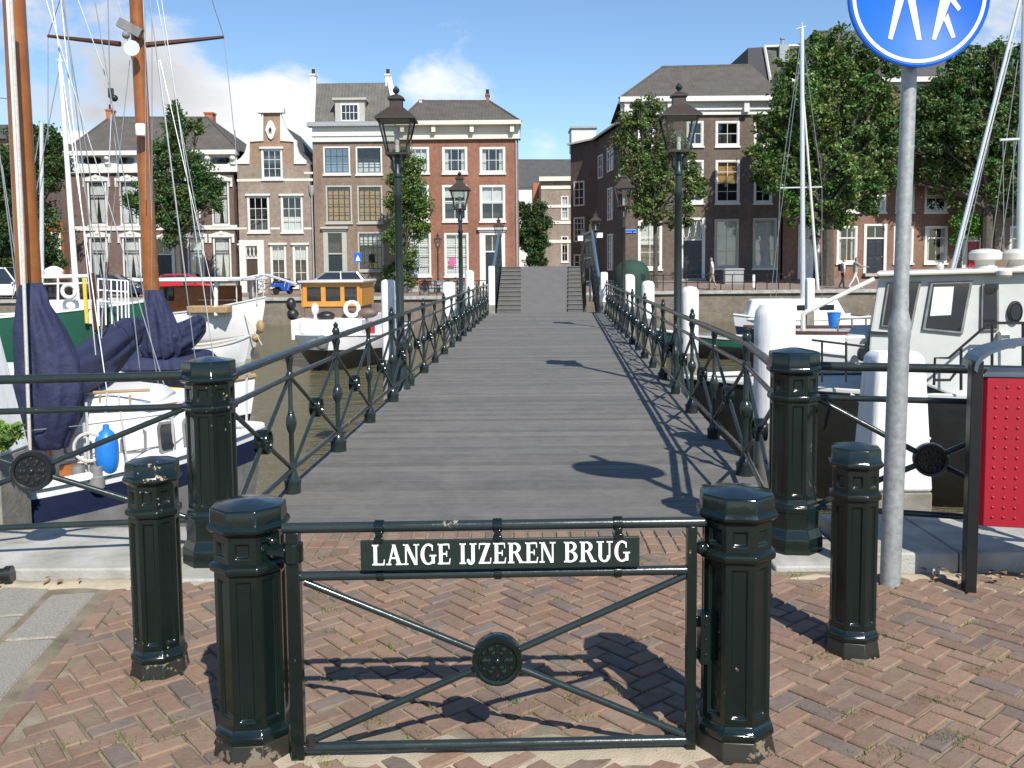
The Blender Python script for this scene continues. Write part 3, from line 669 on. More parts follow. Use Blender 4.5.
FIG=[[(-22.2,-4),(-14,-2),(-25,-42),(-29,-41)],[(-12,-2),(-4.2,-4),(3,-42.6),(-1.5,-42.6)],[(-22.2,-4),(-13,0),(-4.2,-4),(-3,22),(-22,22)],
 [(-22,22),(-26,20),(-34,0),(-31,-2),(-22,14)],[(-3,22),(1,20),(9,2),(13,-2),(10,-5),(6,0),(-3,14)],
 [(20,-4),(29,-4),(29,-8),(23.6,-24),(16.5,-42.5),(13,-42)],[(23.6,-24),(27.5,-18),(35.3,-40),(31.7,-41)],[(20,-4),(29,-4),(29,10),(20,10)],[(28,3),(39.8,-13),(37,-16),(28,-5)],[(20,10),(20,5),(12,-4),(10,-1)]]
for i,pl in enumerate(FIG): b.prism([(cx+x*u,cz+z*u) for x,z in pl],cy-.0232,cy-.0240-.0002*(i%5),'y')
for hx,hz,hr in ((-12.5,31,7.2),(24.5,17,5.4)): b.prism([(cx+(hx+hr*math.cos(2*PI*k/20))*u,cz+(hz+hr*math.sin(2*PI*k/20))*u) for k in range(20)],cy-.0232,cy-.0242,'y')
b.build('pictogram','letter_white',disc,smooth=False)
b=MB(); b.bx(cx-.05,cx+.05,cy-.004,cy+.05,cz-.22,cz-.18); b.bx(cx-.05,cx+.05,cy-.004,cy+.05,cz+.1,cz+.14); b.build('bracket','galv',sg)
# ================================================================ red litter bin
bp=G(969,590); bn=thing('litter_bin','red studded steel litter bin with a curved grey lid on black posts','litter bin',(bp.x,bp.y,0),R(-13))
BW=.66
for x in (0,BW): 
    b=MB(); b.bx(x-.028,x+.028,-.035,.05,-.02,1.205); b.build('post','iron_black',bn,bevel=.004)
bz0,bz1=HCAM-(529-263)*bp.y/FPX,HCAM-(377-263)*bp.y/FPX
b=MB(); x0,x1=.034,BW-.034; y0=-.015
b.prism([(x0,y0+.02),(x0+.02,y0),(x1-.02,y0),(x1,y0+.02),(x1-.10,.26),(x1-.14,.28),(x0+.14,.28),(x0+.10,.26)],bz0,bz1,'z'); 
for side in (1,):
    nx=10; nz=14
    for i in range(nx):
        for j in range(nz):
            x=x0+.06+i*(x1-x0-.12)/(nx-1); z=bz0+.05+j*(bz1-bz0-.10)/(nz-1)
            b.lathe([(.0085,0),(.0075,-.004),(.004,-.0065),(.0005,-.007)],8,c=(x,y0,z),axis='y')
b.build('basket','red_paint',bn,bevel=.003,ang=30)
b=MB(); b.prism([(x0-.002,y0-.006),(x1+.002,y0-.006),(x1-.1,.285),(x0+.1,.285)],bz1+.001,bz1+.018,'z'); b.build('rim','bin_grey',bn,bevel=.003)
b=MB(); k=16; pr=[]; 
for i in range(k+1):
    a=PI*(1-i/k); pr.append((BW/2+(BW/2+.022)*math.cos(a),1.16+.15*math.sin(a)**.85 if 0<i<k else 1.16))
inn=[(BW/2+(x-BW/2)*.955,z-.014) for x,z in pr]
for i in range(k): 
    A,B,C,D_=pr[i],pr[i+1],inn[i+1],inn[i]
    b.add([(A[0],-.05,A[1]),(B[0],-.05,B[1]),(C[0],-.05,C[1]),(D_[0],-.05,D_[1]),(A[0],.20,A[1]),(B[0],.20,B[1]),(C[0],.20,C[1]),(D_[0],.20,D_[1])],[(0,1,2,3),(4,7,6,5),(0,4,5,1),(2,6,7,3)])
b.build('lid','bin_grey',bn)
b=MB(); b.bx(.15,BW-.15,.05,.2,bz1-.06,bz1-.02); b.build('inner_bin','iron_black',bn)
# small iron mooring bitt at the left edge of the picture
p=G(-2,585); mbt=thing('mooring_bitt','short rusty black iron stump lying on the sand by the left coping','mooring bitt',(p.x,p.y,0),.2)
b=MB(); b.tube([(-.14,0,.05),(.05,0,.055)],.036,12); b.tube([(.04,0,.055),(.075,0,.056)],.046,12); b.build('barrel','iron_black',mbt)
b=MB(); b.tube([(-.06,0,-.02),(-.06,0,.05)],.03,10); b.build('foot','lantern_brown',mbt)
# ================================================================ the bridge
l0,l1=G(293,493),G(452.5,346.9); r0,r1=G(745,475),G(636.6,348.9)
def XL(y): return l0.x+(l1.x-l0.x)*(y-l0.y)/(l1.y-l0.y)
def XR(y): return r0.x+(r1.x-r0.x)*(y-r0.y)/(r1.y-r0.y)
YE=33.6; ZC=1.72; YC=37.95
SXL,SXR=at(497,312,YE).x,at(583,312,YE).x; CXL,CXR=at(502,266,YC).x,at(580,266,YC).x
bridge=thing('footbridge','long footbridge of dark planks with iron lattice railings, rising by steps to a hump','bridge',(0,QY,0))
def B(x,y,z=0): return (x,y-QY,z)
DC=[(.130,.125,.115),(.138,.132,.121),(.122,.118,.109),(.146,.139,.127),(.132,.127,.117)]
mb=MB(); y=QY+.01; k=0
while y<YE-.02:
    wd=.160; g=.012 if (k+1)%6 else .018
    q=random.choice(DC); s=random.uniform(.84,1.12); mb.col=tuple(c*s for c in q)
    x0,x1=XL(y)-.10,XR(y)+.10; dz=random.uniform(-.002,.002); y1=min(y+wd,YE-.01); e=.0012
    vs=[B(x0,y,-.05),B(x1,y,-.05),B(x1,y1,-.05),B(x0,y1,-.05),B(x0,y,-.0012+dz),B(x1,y,-.0012+dz),B(x1,y1,-.0012+dz),B(x0,y1,-.0012+dz),B(x0,y+e,dz),B(x1,y+e,dz),B(x1,y1-e,dz),B(x0,y1-e,dz)]
    mb.add(vs,[(0,3,2,1),(8,9,10,11)]+[(i,(i+1)%4,4+(i+1)%4,4+i) for i in range(4)]+[(4+i,4+(i+1)%4,8+(i+1)%4,8+i) for i in range(4)])
    y+=wd+g; k+=1
y=QY+.01; k=0; mb.k=1; mb.col=None
while y<YE-.3:
    y+=.160+(.012 if (k+1)%6 else .018); k+=1
    if k%6==0:
        x=XL(y)-.05
        while x<XR(y):
            l_=random.uniform(.15,.9)
            if random.random()<.7: mb.bx(x,min(x+l_,XR(y)+.05),y-.0175-QY,y-.0005-QY,-.04,-.0015-random.random()*.004)
            x+=l_
mb.build('deck',['plank','joint_sand'],bridge,smooth=False,recalc=False)
for f in (XL,XR):
    s=-1 if f is XL else 1
    mb=MB(); 
    xa,xb=f(QY),f(YE)
    for z0,z1,w_ in ((-.09,-.055,.14),(-.42,-.09,.03),(-.46,-.42,.14)):
        mb.add([B(xa+s*.02-w_/2,QY,z0),B(xa+s*.02+w_/2,QY,z0),B(xb+s*.02+w_/2,YE,z0),B(xb+s*.02-w_/2,YE,z0),B(xa+s*.02-w_/2,QY,z1),B(xa+s*.02+w_/2,QY,z1),B(xb+s*.02+w_/2,YE,z1),B(xb+s*.02-w_/2,YE,z1)],[(0,3,2,1),(4,5,6,7),(0,1,5,4),(1,2,6,5),(2,3,7,6),(3,0,4,7)])
    mb.build('girder','iron_black',bridge)
for y in (13,18.5,24,29,33.4,38,41.6):
    mb=MB(); xl,xr=(XL(y),XR(y)) if y<34 else (CXL,CXR)
    for fx in (.06,.36,.64,.94): mb.tube([B(lerp(xl,xr,fx),y,-4),B(lerp(xl,xr,fx),y,-.66)],.15,10)
    mb.bx(xl-.25,xr+.25,y-.15-QY,y+.15-QY,-.67,-.47 if y<34 else 1.2); mb.build('trestle','timber_wet',bridge)
# steps, ramp and hump
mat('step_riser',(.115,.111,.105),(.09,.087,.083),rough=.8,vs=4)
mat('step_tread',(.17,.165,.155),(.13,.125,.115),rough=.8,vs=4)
N=11; mr=MB()
ridl=lambda t:lerp(SXL,CXL,t); ridr=lambda t:lerp(SXR,CXR,t)
ra,rb=at(521,312,YE).x,at(568,312,YE).x; ra2,rb2=at(521,266,YC).x,at(568.5,266,YC).x
for sd_ in (0,1):
    mb=MB()
    for k in range(N):
        y0,y1=lerp(YE,YC,k/N),lerp(YE,YC,(k+1)/N); z=ZC*(k+1)/N
        u0,u1=((ridl(k/N),lerp(ra,ra2,k/N)),(lerp(rb,rb2,k/N),ridr(k/N)))[sd_]
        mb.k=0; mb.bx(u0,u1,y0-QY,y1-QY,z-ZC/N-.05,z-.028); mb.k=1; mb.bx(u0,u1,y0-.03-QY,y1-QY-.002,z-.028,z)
    mb.build('steps',['step_riser','step_tread'],bridge,smooth=False)
mr.add([B(ra,YE,.0),B(rb,YE,.0),B(rb2,YC,ZC+.0),B(ra2,YC,ZC),B(ra,YE,-.2),B(rb,YE,-.2),B(rb2,YC,ZC-.25),B(ra2,YC,ZC-.25)],[(0,1,2,3),(4,7,6,5),(0,4,5,1),(1,5,6,2),(2,6,7,3),(3,7,4,0)])
M['ramp_grey']=None; mat('ramp_grey',(.125,.12,.112),(.105,.10,.095),rough=.75,vs=3,bs=70,bst=.3)
mr.build('ramp','ramp_grey',bridge,smooth=False)
mb=MB(); mb.bx(CXL,CXR,YC-QY+.002,YC+3.6-QY,ZC-.25,ZC-.003); mb.build('hump_deck','ramp_grey',bridge,smooth=False)
mb=MB()
for k in range(N):
    y0,y1=lerp(YC+3.6,YC+7.4,k/N),lerp(YC+3.6,YC+7.4,(k+1)/N); z=ZC*(1-(k+1)/N)
    mb.bx(CXL,CXR,y0-QY+.002,y1-QY,z-.25,z-.003)
mb.build('far_steps','ramp_grey',bridge,smooth=False)
# lattice railings
def post_mb(thick):
    s=1.18 if thick else 1.0; b=MB()
    pr=[(.062*s,-.02),(.062*s,.075),(.066*s,.085),(.066*s,.10),(.05*s,.112),(.038,.16),(.021*s,.20),(.019*s,.25),(.019*s,.46),(.027,.475),(.036*s,.505),(.044*s,.545),(.036*s,.585),(.024,.61),(.027,.62),(.018*s,.64),(.018*s,.86),(.03*s,.875),(.03*s,.915),(.02*s,.93),(.024*s,.99),(.034*s,1.03),(.03*s,1.05),(.022,1.065)]
    if thick: pr+=[(.03,1.10),(.038,1.125),(.03,1.15),(.02,1.16),(.026,1.185),(.001,1.215)]
    b.lathe(pr,10); return b
pm=[post_mb(False).build('post','iron_rail'),post_mb(True).build('post','iron_rail')]
rm=rosette_mb(.085,.085,petals=5).build('rosette','iron_green')
first={'p0':True,'p1':True,'r':True}
def place(o,key,par,loc,rz):
    if first[key]: first[key]=False; c=o
    else: c=o.copy(); COL.objects.link(c)
    c.parent=par; c.location=loc; c.rotation_euler.z=rz; return c
for f,y0,off in ((XL,l0.y,0),(XR,r0.y,1)):
    s=-1 if f is XL else 1; sp=1.56; ys=[y0+sp*k for k in range(-1,18) if y0+sp*k<YE-.1]; ya=TL.y if s<0 else TR.y; ya-=0
    ys=[q for q in ys if q>ya+.75]; Ye=YE-.15
    zt,zm,zl=1.075,.895,.185
    b=MB()
    xa=(TL.x+.06) if s<0 else (TR.x-.06)
    nodes=[(xa,ya+.1)]+[(f(q),q) for q in ys]+[(f(Ye),Ye)]
    for z,r_ in ((zt,.030),(zm,.019),(zl,.019)): b.tube([B(x,y,z) for x,y in nodes],r_,10)
    mids=[]
    for (xA,yA),(xB,yB) in zip(nodes,nodes[1:]):
        b.tube([B(xA,yA,zm),B(xB,yB,zl)],.0155,8); b.tube([B(xA+.0,yA,zl),B(xB,yB,zm)],.0155,8); mids.append(((xA+xB)/2,(yA+yB)/2))
    rl=b.build('railing','iron_rail',bridge)
    rl['label']='left hand lattice railing' if s<0 else 'right hand lattice railing'
    for k,q in enumerate(ys): place(pm[(k+off)%2],'p%d'%((k+off)%2),rl,B(f(q),q),0)
    for (x,y) in mids: place(rm,'r',rl,B(x,y,(zm+zl)/2),PI/2-math.atan(.035))
# railings of the steps
for s in (-1,1):
    xa,xb=(SXL-.02,CXL-.02) if s<0 else (SXR+.02,CXR+.02)
    if s<0: xa=at(492,314,YE).x; xb=at(499,232,YC).x
    else: xa=at(599,313,YE).x; xb=at(592,237,YC).x
    b=MB(); h0,h1=1.30,1.45
    b.tube([B(xa,YE,h0),B(xb,YC,ZC+h1),B(xb,YC+3.6,ZC+h1),B(xb,YC+7.4,1.3)],.055,8)
    hr=b.build('stair_handrail','iron_blue',bridge)
    b=MB()
    for z0,z1 in ((.35,.35),(1.0,1.1)): b.tube([B(xa,YE,z0),B(xb,YC,ZC+z1),B(xb,YC+3.6,ZC+z1),B(xb,YC+7.4,z0)],.03,6)
    for k in range(9):
        t=k/8; y=lerp(YE,YC,t); x=lerp(xa,xb,t); b.tube([B(x,y,ZC*t-.1),B(x,y,lerp(h0,ZC+h1,t))],.028,6)
        if k<8:
            t2=(k+1)/8; y2=lerp(YE,YC,t2); x2=lerp(xa,xb,t2)
            b.tube([B(x,y,ZC*t+.35),B(x2,y2,ZC*t2+1.05)],.018,6); b.tube([B(x,y,ZC*t+1.05),B(x2,y2,ZC*t2+.35)],.018,6)
    for k in range(6): b.tube([B(xb,YC+.6*k,ZC-.1),B(xb,YC+.6*k,ZC+h1)],.025,6)
    b.build('stair_lattice','iron_rail',hr)
    b=MB(); b.add([B(xa-.08,YE,-.4),B(xa+.08,YE,-.4),B(xa+.08,YE,.02),B(xa-.08,YE,.02),B(xb-.08,YC,ZC-.45),B(xb+.08,YC,ZC-.45),B(xb+.08,YC,ZC+.02),B(xb-.08,YC,ZC+.02)],[(0,1,2,3),(4,7,6,5),(0,4,5,1),(1,5,6,2),(2,6,7,3),(3,7,4,0)]); b.build('stringer','iron_black',bridge)
# ================================================================ street lamps
def make_lamp(label,loc,H,group,brown=False,scale=1):
    t=thing('street_lamp',label,'street lamp',loc,0,group); pmn='lantern_brown' if brown else 'lantern_iron'
    zl=H-.90                                        # underside of the lantern
    b=MB(); b.lathe([(.15,-.3),(.15,.25),(.13,.30),(.11,.36),(.10,.40),(.068,.9),(.08,.93),(.08,.99),(.058,1.03),(.052,zl-.62),(.066,zl-.60),(.066,zl-.55),(.048,zl-.53),(.045,zl-.34),(.062,zl-.32),(.062,zl-.27),(.045,zl-.24),(.04,zl-.02)],14); b.build('post',pmn,t)
    b=MB()
    for k in range(4):
        a=PI/4+k*PI/2; c,s=math.cos(a),math.sin(a)
        b.tube([(c*.045,s*.045,zl-.27),(c*.11,s*.11,zl-.20),(c*.10,s*.10,zl-.10),(c*.17,s*.17,zl+.0)],[.014,.012,.012,.014],6)
    b.build('bracket',pmn,t)
    q0,q1,z0,z1=.13,.225,zl,zl+.45
    b=MB(); b.bx(-q0-.02,q0+.02,-q0-.02,q0+.02,z0-.03,z0)
    for k in range(4):
        a=PI/4+k*PI/2; c,s=math.cos(a)*math.sqrt(2),math.sin(a)*math.sqrt(2); b.tube([(c*q0,s*q0,z0),(c*q1,s*q1,z1)],.016,4)
        a2=a+PI/2; c2,s2=math.cos(a2)*math.sqrt(2),math.sin(a2)*math.sqrt(2); b.tube([(c*q1,s*q1,z1),(c2*q1,s2*q1,z1)],.02,4)
    fr=b.build('lantern_frame','lantern_brown',t)
    for k in range(4):
        mt=Matrix.Rotation(k*PI/2,3,'Z'); pts=[mt@Vector(p) for p in ((-q0+.01,-q0-.002,z0),(q0-.01,-q0-.002,z0),(q1-.015,-q1-.002,z1),(-q1+.015,-q1-.002,z1))]
        b=MB(); b.poly([tuple(p) for p in pts]); b.build('glass_pane','lantern_glass',fr,smooth=False)
    b=MB(); b.lathe([(.03,z0),(.03,z0+.10),(.022,z0+.11),(.035,z0+.16),(.035,z0+.25),(.02,z0+.29),(.001,z0+.30)],10); b.build('bulb','lamp_bulb',fr)
    b=MB(); r2=math.sqrt(2)
    b.lathe([(.27*r2,z1-.012),(.27*r2,z1+.012),(.10*r2,z1+.165),(.085*r2,z1+.17),(.085*r2,z1+.27),(.11*r2,z1+.275),(.11*r2,z1+.295),(.06*r2,z1+.33),(.03*r2,z1+.345)],4,off=PI/4); b.build('lantern_roof','lantern_roof',t,ang=20)
    b=MB(); b.lathe([(.02,z1+.34),(.02,z1+.36),(.045,z1+.385),(.05,z1+.41),(.035,z1+.435),(.015,z1+.45),(.001,z1+.47)],10); b.build('finial','lantern_iron',t)
    return t
def lamp_at(px,topy,Y,zb,lab,brown=False,proto=[None]):
    p=at(px,topy,Y); H=p.z-zb
    return make_lamp(lab,(p.x,Y,zb),H,'old street lamps along the bridge',brown)
lamp_at(396,87,12.6,-.3,'nearest left lantern lamp, standing in front of the brown house with the dormer')
lamp_at(679,84,12.5,-.3,'nearest right lantern lamp, standing in front of the dark corner house')
lamp_at(459.5,172,22.6,-.3,'second old lantern street lamp on the left, in front of the red brick house')
lamp_at(623.5,171,23.9,-.3,'second old lantern street lamp on the right, brown, before the tree at the corner house',True)
lamp_at(498.5,217,43,-.1,'small far street lamp beside the top of the left stair railing')
lamp_at(595.5,211,43,-.1,'far brown street lamp just right of the top of the steps, behind two white boards',True)
lamp_at(583,228,53.5,.1,'farthest brown street lamp in line with the steps, left of the white boards',True)
# ================================================================ mooring posts
def mooring(label,px,topy,Y,wpx,whitez,rounded,group='white topped mooring posts along the bridge',dep=None,taper=1.0):
    p=at(px,topy,Y); w=wpx*Y/FPX; d=dep or w
    t=thing('mooring_post',label,'mooring post',(p.x,Y,-1.55)); zt=p.z+1.55; zw=whitez+1.55
    b=MB(); 
    if rounded:
        hw=w/2; b.lathe([(hw*.98,-1.5),(hw*.98,zw)],16); b.build('timber','timber_grey',t)
        b=MB(); b.lathe([(hw,zw),(hw,zt-hw*.8),(hw*.93,zt-hw*.45),(hw*.72,zt-hw*.15),(hw*.4,zt-.01),(.001,zt)],18); b.build('painted_top','post_white',t)
    else:
        w2,d2=w/2,d/2; b.bx(-w2*.97,w2*.97,-d2*.97,d2*.97,-1.5,zw); b.build('timber','timber_grey',t,bevel=.01)
        b=MB(); k=taper
        vs=[]
        for z,s in ((zw,1),(zt-.10,k),(zt-.03,k*.95),(zt,k*.74)):
            vs+=[(-w2*s,-d2*s,z),(w2*s,-d2*s,z),(w2*s,d2*s,z),(-w2*s,d2*s,z)]
        b.add(vs,[(0,3,2,1),(12,13,14,15)]+[(4*q+i,4*q+(i+1)%4,4*q+4+(i+1)%4,4*q+4+i) for q in range(3) for i in range(4)]); b.build('painted_top','post_white',t,bevel=.03)
    return t
mooring('large tapering white topped mooring post behind the galvanised sign pole',894,351,6.25,64,.13,False,dep=.36,taper=.78)
mooring('broad white topped mooring post at the left edge, in front of the blue sail cover',-34,312,6.3,84,.42,False,dep=.4,taper=.55)
mooring('thick rounded white mooring post just left of the tall right railing post',775,302,7.75,40,.35,True)
mooring('rounded white mooring post directly behind the nearest right hand lamp',690,286,12.9,17.5,.45,True)
mooring('slim rounded white mooring post next beyond the nearest right hand lamp',648,280.5,19,13,.6,True)
mooring('small rounded white mooring post behind the brown second lamp on the right',629,274,24.7,12,.6,True)
mooring('small white post at the foot of the right stair railing',604,272,32.6,7,.4,False)
mooring('flat topped white mooring post beside the nearest left hand lamp',388,279.5,13.1,13,.35,False)
mooring('flat topped white mooring post left of the second lamp on the left',449,282,22,12,.5,False)
mooring('rounded white mooring post just right of the second lamp on the left',469.5,270,28.4,9,.5,True)
mooring('slender white post at the foot of the left stair railing',491.5,266,33,6.5,.3,False)
mooring('thin white topped mooring post at the foot of the bare white mast on the right',810,278,24,8,.45,False,group='white topped mooring posts along the bridge')
# ================================================================ far quay and water
mb=MB(); mb.poly([(-400,QY,-1.55),(400,QY,-1.55),(400,60,-1.55),(-400,60,-1.55)]); struct(mb.build('water','water',smooth=False))
FQ=53.0
def sm(t): t=max(0,min(1,t)); return t*t*(3-2*t)
def HQ(x,y): return sm((x-1)/6)*(.18+.5*max(0,min(1,(y-53)/11)))
mat('street_brick',(.23,.165,.13),(.16,.12,.10),rough=.9,vs=1.2,bs=25,bst=.5,detail=9)
mb=MB(); xs=[-400,-120,-60,-30,-15,-6,0,1,2,3,4,5,6,7,8,12,20,35,70,140,400]; ys=[FQ,55,57,59,61,63,65,70,90,140,260,700]
mb.add([(x,y,HQ(x,y)) for y in ys for x in xs],[(j*len(xs)+i,j*len(xs)+i+1,(j+1)*len(xs)+i+1,(j+1)*len(xs)+i) for j in range(len(ys)-1) for i in range(len(xs)-1)])
struct(mb.build('far_quay','street_brick',ang=180))
mb=MB(); w0=[x for x in xs if -400<=x<=400]
mb.add([(x,FQ,HQ(x,FQ)-.12) for x in w0]+[(x,FQ-.12,-4) for x in w0],[(i,i+1,len(w0)+i+1,len(w0)+i) for i in range(len(w0)-1)]); struct(mb.build('far_quay_wall','brick_quay',smooth=False))
mb=MB()
for a,b_ in zip(w0,w0[1:]):
    za,zb=HQ(a,FQ),HQ(b_,FQ); mb.add([(a,FQ-.16,za-.14),(b_,FQ-.16,zb-.14),(b_,FQ+.4,zb-.14),(a,FQ+.4,za-.14),(a,FQ-.16,za+.05),(b_,FQ-.16,zb+.05),(b_,FQ+.4,zb+.05),(a,FQ+.4,za+.05)],[(4,5,6,7),(0,1,5,4),(2,3,7,6),(0,3,2,1)])
struct(mb.build('far_quay_coping','coping_stone',smooth=False))
mb=MB(); mb.bx(-2.2,5.2,41.5,FQ-.16,-4,.02); struct(mb.build('bridge_abutment','brick_quay',smooth=False))
# ================================================================ houses
class House:
    def __init__(s,label,px0,px1,base,Y,cat='house'):
        p=at((px0+px1)/2,base,Y); s.Y=Y; s.o=p; s.px=(px0,px1); s.base=base
        s.t=thing('house',label,cat,(p.x,Y,p.z))
    def P(s,px,py): q=at(px,py,s.Y); return q.x-s.o.x,q.z-s.o.z
    def rect(s,r): 
        x0,z1=s.P(r[0],r[2]); x1,z0=s.P(r[1],r[3]); return x0,x1,z0,z1
    def facade(s,rects,opens,mats,D=10,name='wall',mapk=None,sides=True):
        rs=[s.rect(r) for r in rects]; os_=[s.rect(r) for r in opens]; s.os_=os_
        zmin=min(r[2] for r in rs)-.6
        rs=[(r[0],r[1],zmin if abs(r[2]-min(q[2] for q in rs))<.05 else r[2],r[3]) for r in rs]
        xs=sorted({round(v,4) for r in rs+os_ for v in r[:2]}); zs=sorted({round(v,4) for r in rs+os_ for v in r[2:]})
        b=MB(); inside=lambda x,z,l: [i for i,r in enumerate(l) if r[0]<x<r[1] and r[2]<z<r[3]]
        for xa,xb in zip(xs,xs[1:]):
            for za,zb in zip(zs,zs[1:]):
                cx,cz=(xa+xb)/2,(za+zb)/2; w=inside(cx,cz,rs)
                if w and not inside(cx,cz,os_):
                    b.k=(mapk[w[0]] if mapk else 0); b.quad((xa,0,za),(xb,0,za),(xb,0,zb),(xa,0,zb))
        b.k=0
        for x0,x1,z0,z1 in os_:
            d=.6
            b.quad((x0,0,z0),(x0,d,z0),(x0,d,z1),(x0,0,z1)); b.quad((x1,0,z0),(x1,0,z1),(x1,d,z1),(x1,d,z0)); b.quad((x0,0,z1),(x0,d,z1),(x1,d,z1),(x1,0,z1)); b.quad((x0,0,z0),(x1,0,z0),(x1,d,z0),(x0,d,z0))
        if sides:
            r=rs[0]; x0,x1,z0,z1=r; b.quad((x0,0,z0),(x0,0,z1),(x0,D,z1),(x0,D,z0)); b.quad((x1,0,z0),(x1,D,z0),(x1,D,z1),(x1,0,z1)); b.quad((x0,D,z0),(x0,D,z1),(x1,D,z1),(x1,D,z0)); b.quad((x0,.05,z1-.02),(x1,.05,z1-.02),(x1,D,z1-.02),(x0,D,z1-.02))
        b.k=len(mats)
        for x0,x1,z0,z1 in os_: b.quad((x0,.6,z0),(x1,.6,z0),(x1,.6,z1),(x0,.6,z1))
        s.main=rs[0]; s.wall=b.build(name,list(mats)+['interior'],s.t,smooth=False,recalc=False); s.D=D; return s.wall
    def window(s,r,nx=2,nz=3,cur=None,frame='frame_white',bar='frame_white',sill='frame_white',lintel=None,fw=.11,glassm='pane_glass',mid=None,parent=None,y0=-.02,fanlight=None,cseed=0):
        x0,x1,z0,z1=s.rect(r) if len(r)==4 and max(r)>60 else r
        x0+=.005;x1-=.005;z0+=.005;z1-=.005
        b=MB(); b.k=0
        for a in ((x0,x0+fw,z0,z1),(x1-fw,x1,z0,z1),(x0+fw,x1-fw,z0,z0+fw*.9),(x0+fw,x1-fw,z1-fw,z1)): b.bx(a[0],a[1],y0,y0+.14,a[2],a[3])
        b.k=1; ix0,ix1,iz0,iz1=x0+fw,x1-fw,z0+fw*.9,z1-fw; s2=.045
        for a in ((ix0,ix0+s2,iz0,iz1),(ix1-s2,ix1,iz0,iz1),(ix0+s2,ix1-s2,iz0,iz0+s2*1.3),(ix0+s2,ix1-s2,iz1-s2,iz1)): b.bx(a[0],a[1],y0+.035,y0+.10,a[2],a[3])
        for i in range(1,nx): x=lerp(ix0,ix1,i/nx); b.bx(x-.018,x+.018,y0+.045,y0+.085,iz0+s2,iz1-s2)
        for j in range(1,nz):
            z=lerp(iz0,iz1,j/nz); h=.018
            b.bx(ix0+s2,ix1-s2,y0+.043,y0+.083,z-h,z+h)
        if mid: z=lerp(iz0,iz1,mid); b.bx(ix0+s2,ix1-s2,y0+.03,y0+.105,z-.045,z+.045)
        w=b.build('window',[frame,bar],parent or s.t,smooth=False)
        if parent: return w
        b=MB(); y=y0+.062; b.quad((ix0,y,iz0),(ix1,y,iz0),(ix1,y,iz1),(ix0,y,iz1)); b.build('pane',glassm,w,smooth=False,recalc=False)
        if sill: b=MB(); b.bx(x0-.06,x1+.06,y0-.09,y0-.003,z0-.13,z0-.01); b.build('sill',sill,w,smooth=False)
        if lintel: b=MB(); b.bx(x0-.10,x1+.10,-.14,-.002,z1+.01,z1+.15); b.build('lintel',lintel,w,smooth=False)
        if cur:
            b=MB(); y=.22; W=ix1-ix0; H=iz1-iz0; m='curtain'
            def cloth(xa,xb,za,zb,tx0=None,tx1=None):
                k=10; tx0=xa if tx0 is None else tx0; tx1=xb if tx1 is None else tx1; v=[]
                for j in (0,1):
                    for i in range(k+1):
                        t=i/k; x=lerp(xa,xb,t) if j==0 else lerp(tx0,tx1,t); v.append((x,y+.02*math.sin(i*2.4+cseed),za if j==0 else zb))
                b.add(v,[(i,i+1,k+2+i,k+1+i) for i in range(k)])
            if cur=='drape':
                cloth(ix0,ix0+W*.34,iz0,iz1-H*.30,ix0,ix0+W*.5); cloth(ix1-W*.34,ix1,iz0,iz1-H*.30,ix1-W*.5,ix1); cloth(ix0,ix1,iz1-H*.30,iz1)
            elif cur=='half': cloth(ix0,ix1,lerp(iz0,iz1,.5),iz1)
            elif cur=='top': cloth(ix0,ix1,lerp(iz0,iz1,.68),iz1)
            elif cur=='low': cloth(ix0,ix1,iz0,lerp(iz0,iz1,.42))
            elif cur=='sides': cloth(ix0,ix0+W*.2,iz0,iz1); cloth(ix1-W*.2,ix1,iz0,iz1)
            elif cur=='full': cloth(ix0,ix1,iz0,iz1)
            elif cur=='yellow': m='blind_yellow'; cloth(ix0,ix1,iz0,iz1)
            elif cur=='ytop': m='blind_yellow'; cloth(ix0,ix1,lerp(iz0,iz1,.45),iz1)
            elif cur=='blind':
                n_=int(H/.12)
                for j in range(n_): z=iz0+j*H/n_; b.quad((ix0,y,z+.012),(ix1,y,z+.012),(ix1,y+.03,z+H/n_),(ix0,y+.03,z+H/n_))
            b.build('curtain',m,w,recalc=False)
        return w
    def door(s,r,m='door_dark',frame='frame_white',fan=.28,y0=.0,lattice=False,cornice=False,surr=.16,nx=2):
        x0,x1,z0,z1=s.rect(r); zf=lerp(z1,z0,fan); b=MB()
        for a in ((x0-surr,x0+.06,z0,z1+.0),(x1-.06,x1+surr,z0,z1),(x0-surr,x1+surr,z1,z1+surr)): b.bx(a[0],a[1],-.05,.15,a[2],a[3])
        b.bx(x0+.06,x1-.06,.0,.15,zf-.05,zf+.05)
        f=b.build('door_frame',frame,s.t,smooth=False)
        if cornice: b=MB(); b.bx(x0-surr-.14,x1+surr+.14,-.26,-.002,z1+surr+.004,z1+surr+.16); b.bx(x0-surr-.06,x1+surr+.06,-.14,-.003,z1+surr-.14,z1+surr+.002); b.build('door_cornice',frame,f,smooth=False)
        b=MB(); b.bx(x0+.062,x1-.062,.08,.13,z0,zf-.052); w_=(x1-x0-.124); 
        for q in range(2):
            xa=x0+.062+w_*(.12+.44*q); 
            for za,zb in ((.08,.42),(.5,.92)): b.bx(xa,xa+w_*.32,.06,.079,lerp(z0,zf,za),lerp(z0,zf,zb))
        d=b.build('door',m,s.t,bevel=.01); b=MB(); b.sphere((x0+.06+w_*.9,.03,lerp(z0,zf,.46)),.05,8,6); b.build('handle','brass',d)
        b=MB(); b.quad((x0+.06,.09,zf+.05),(x1-.06,.09,zf+.05),(x1-.06,.09,z1),(x0+.06,.09,z1)); fl=b.build('fanlight','pane_glass',s.t,smooth=False,recalc=False)
        b=MB()
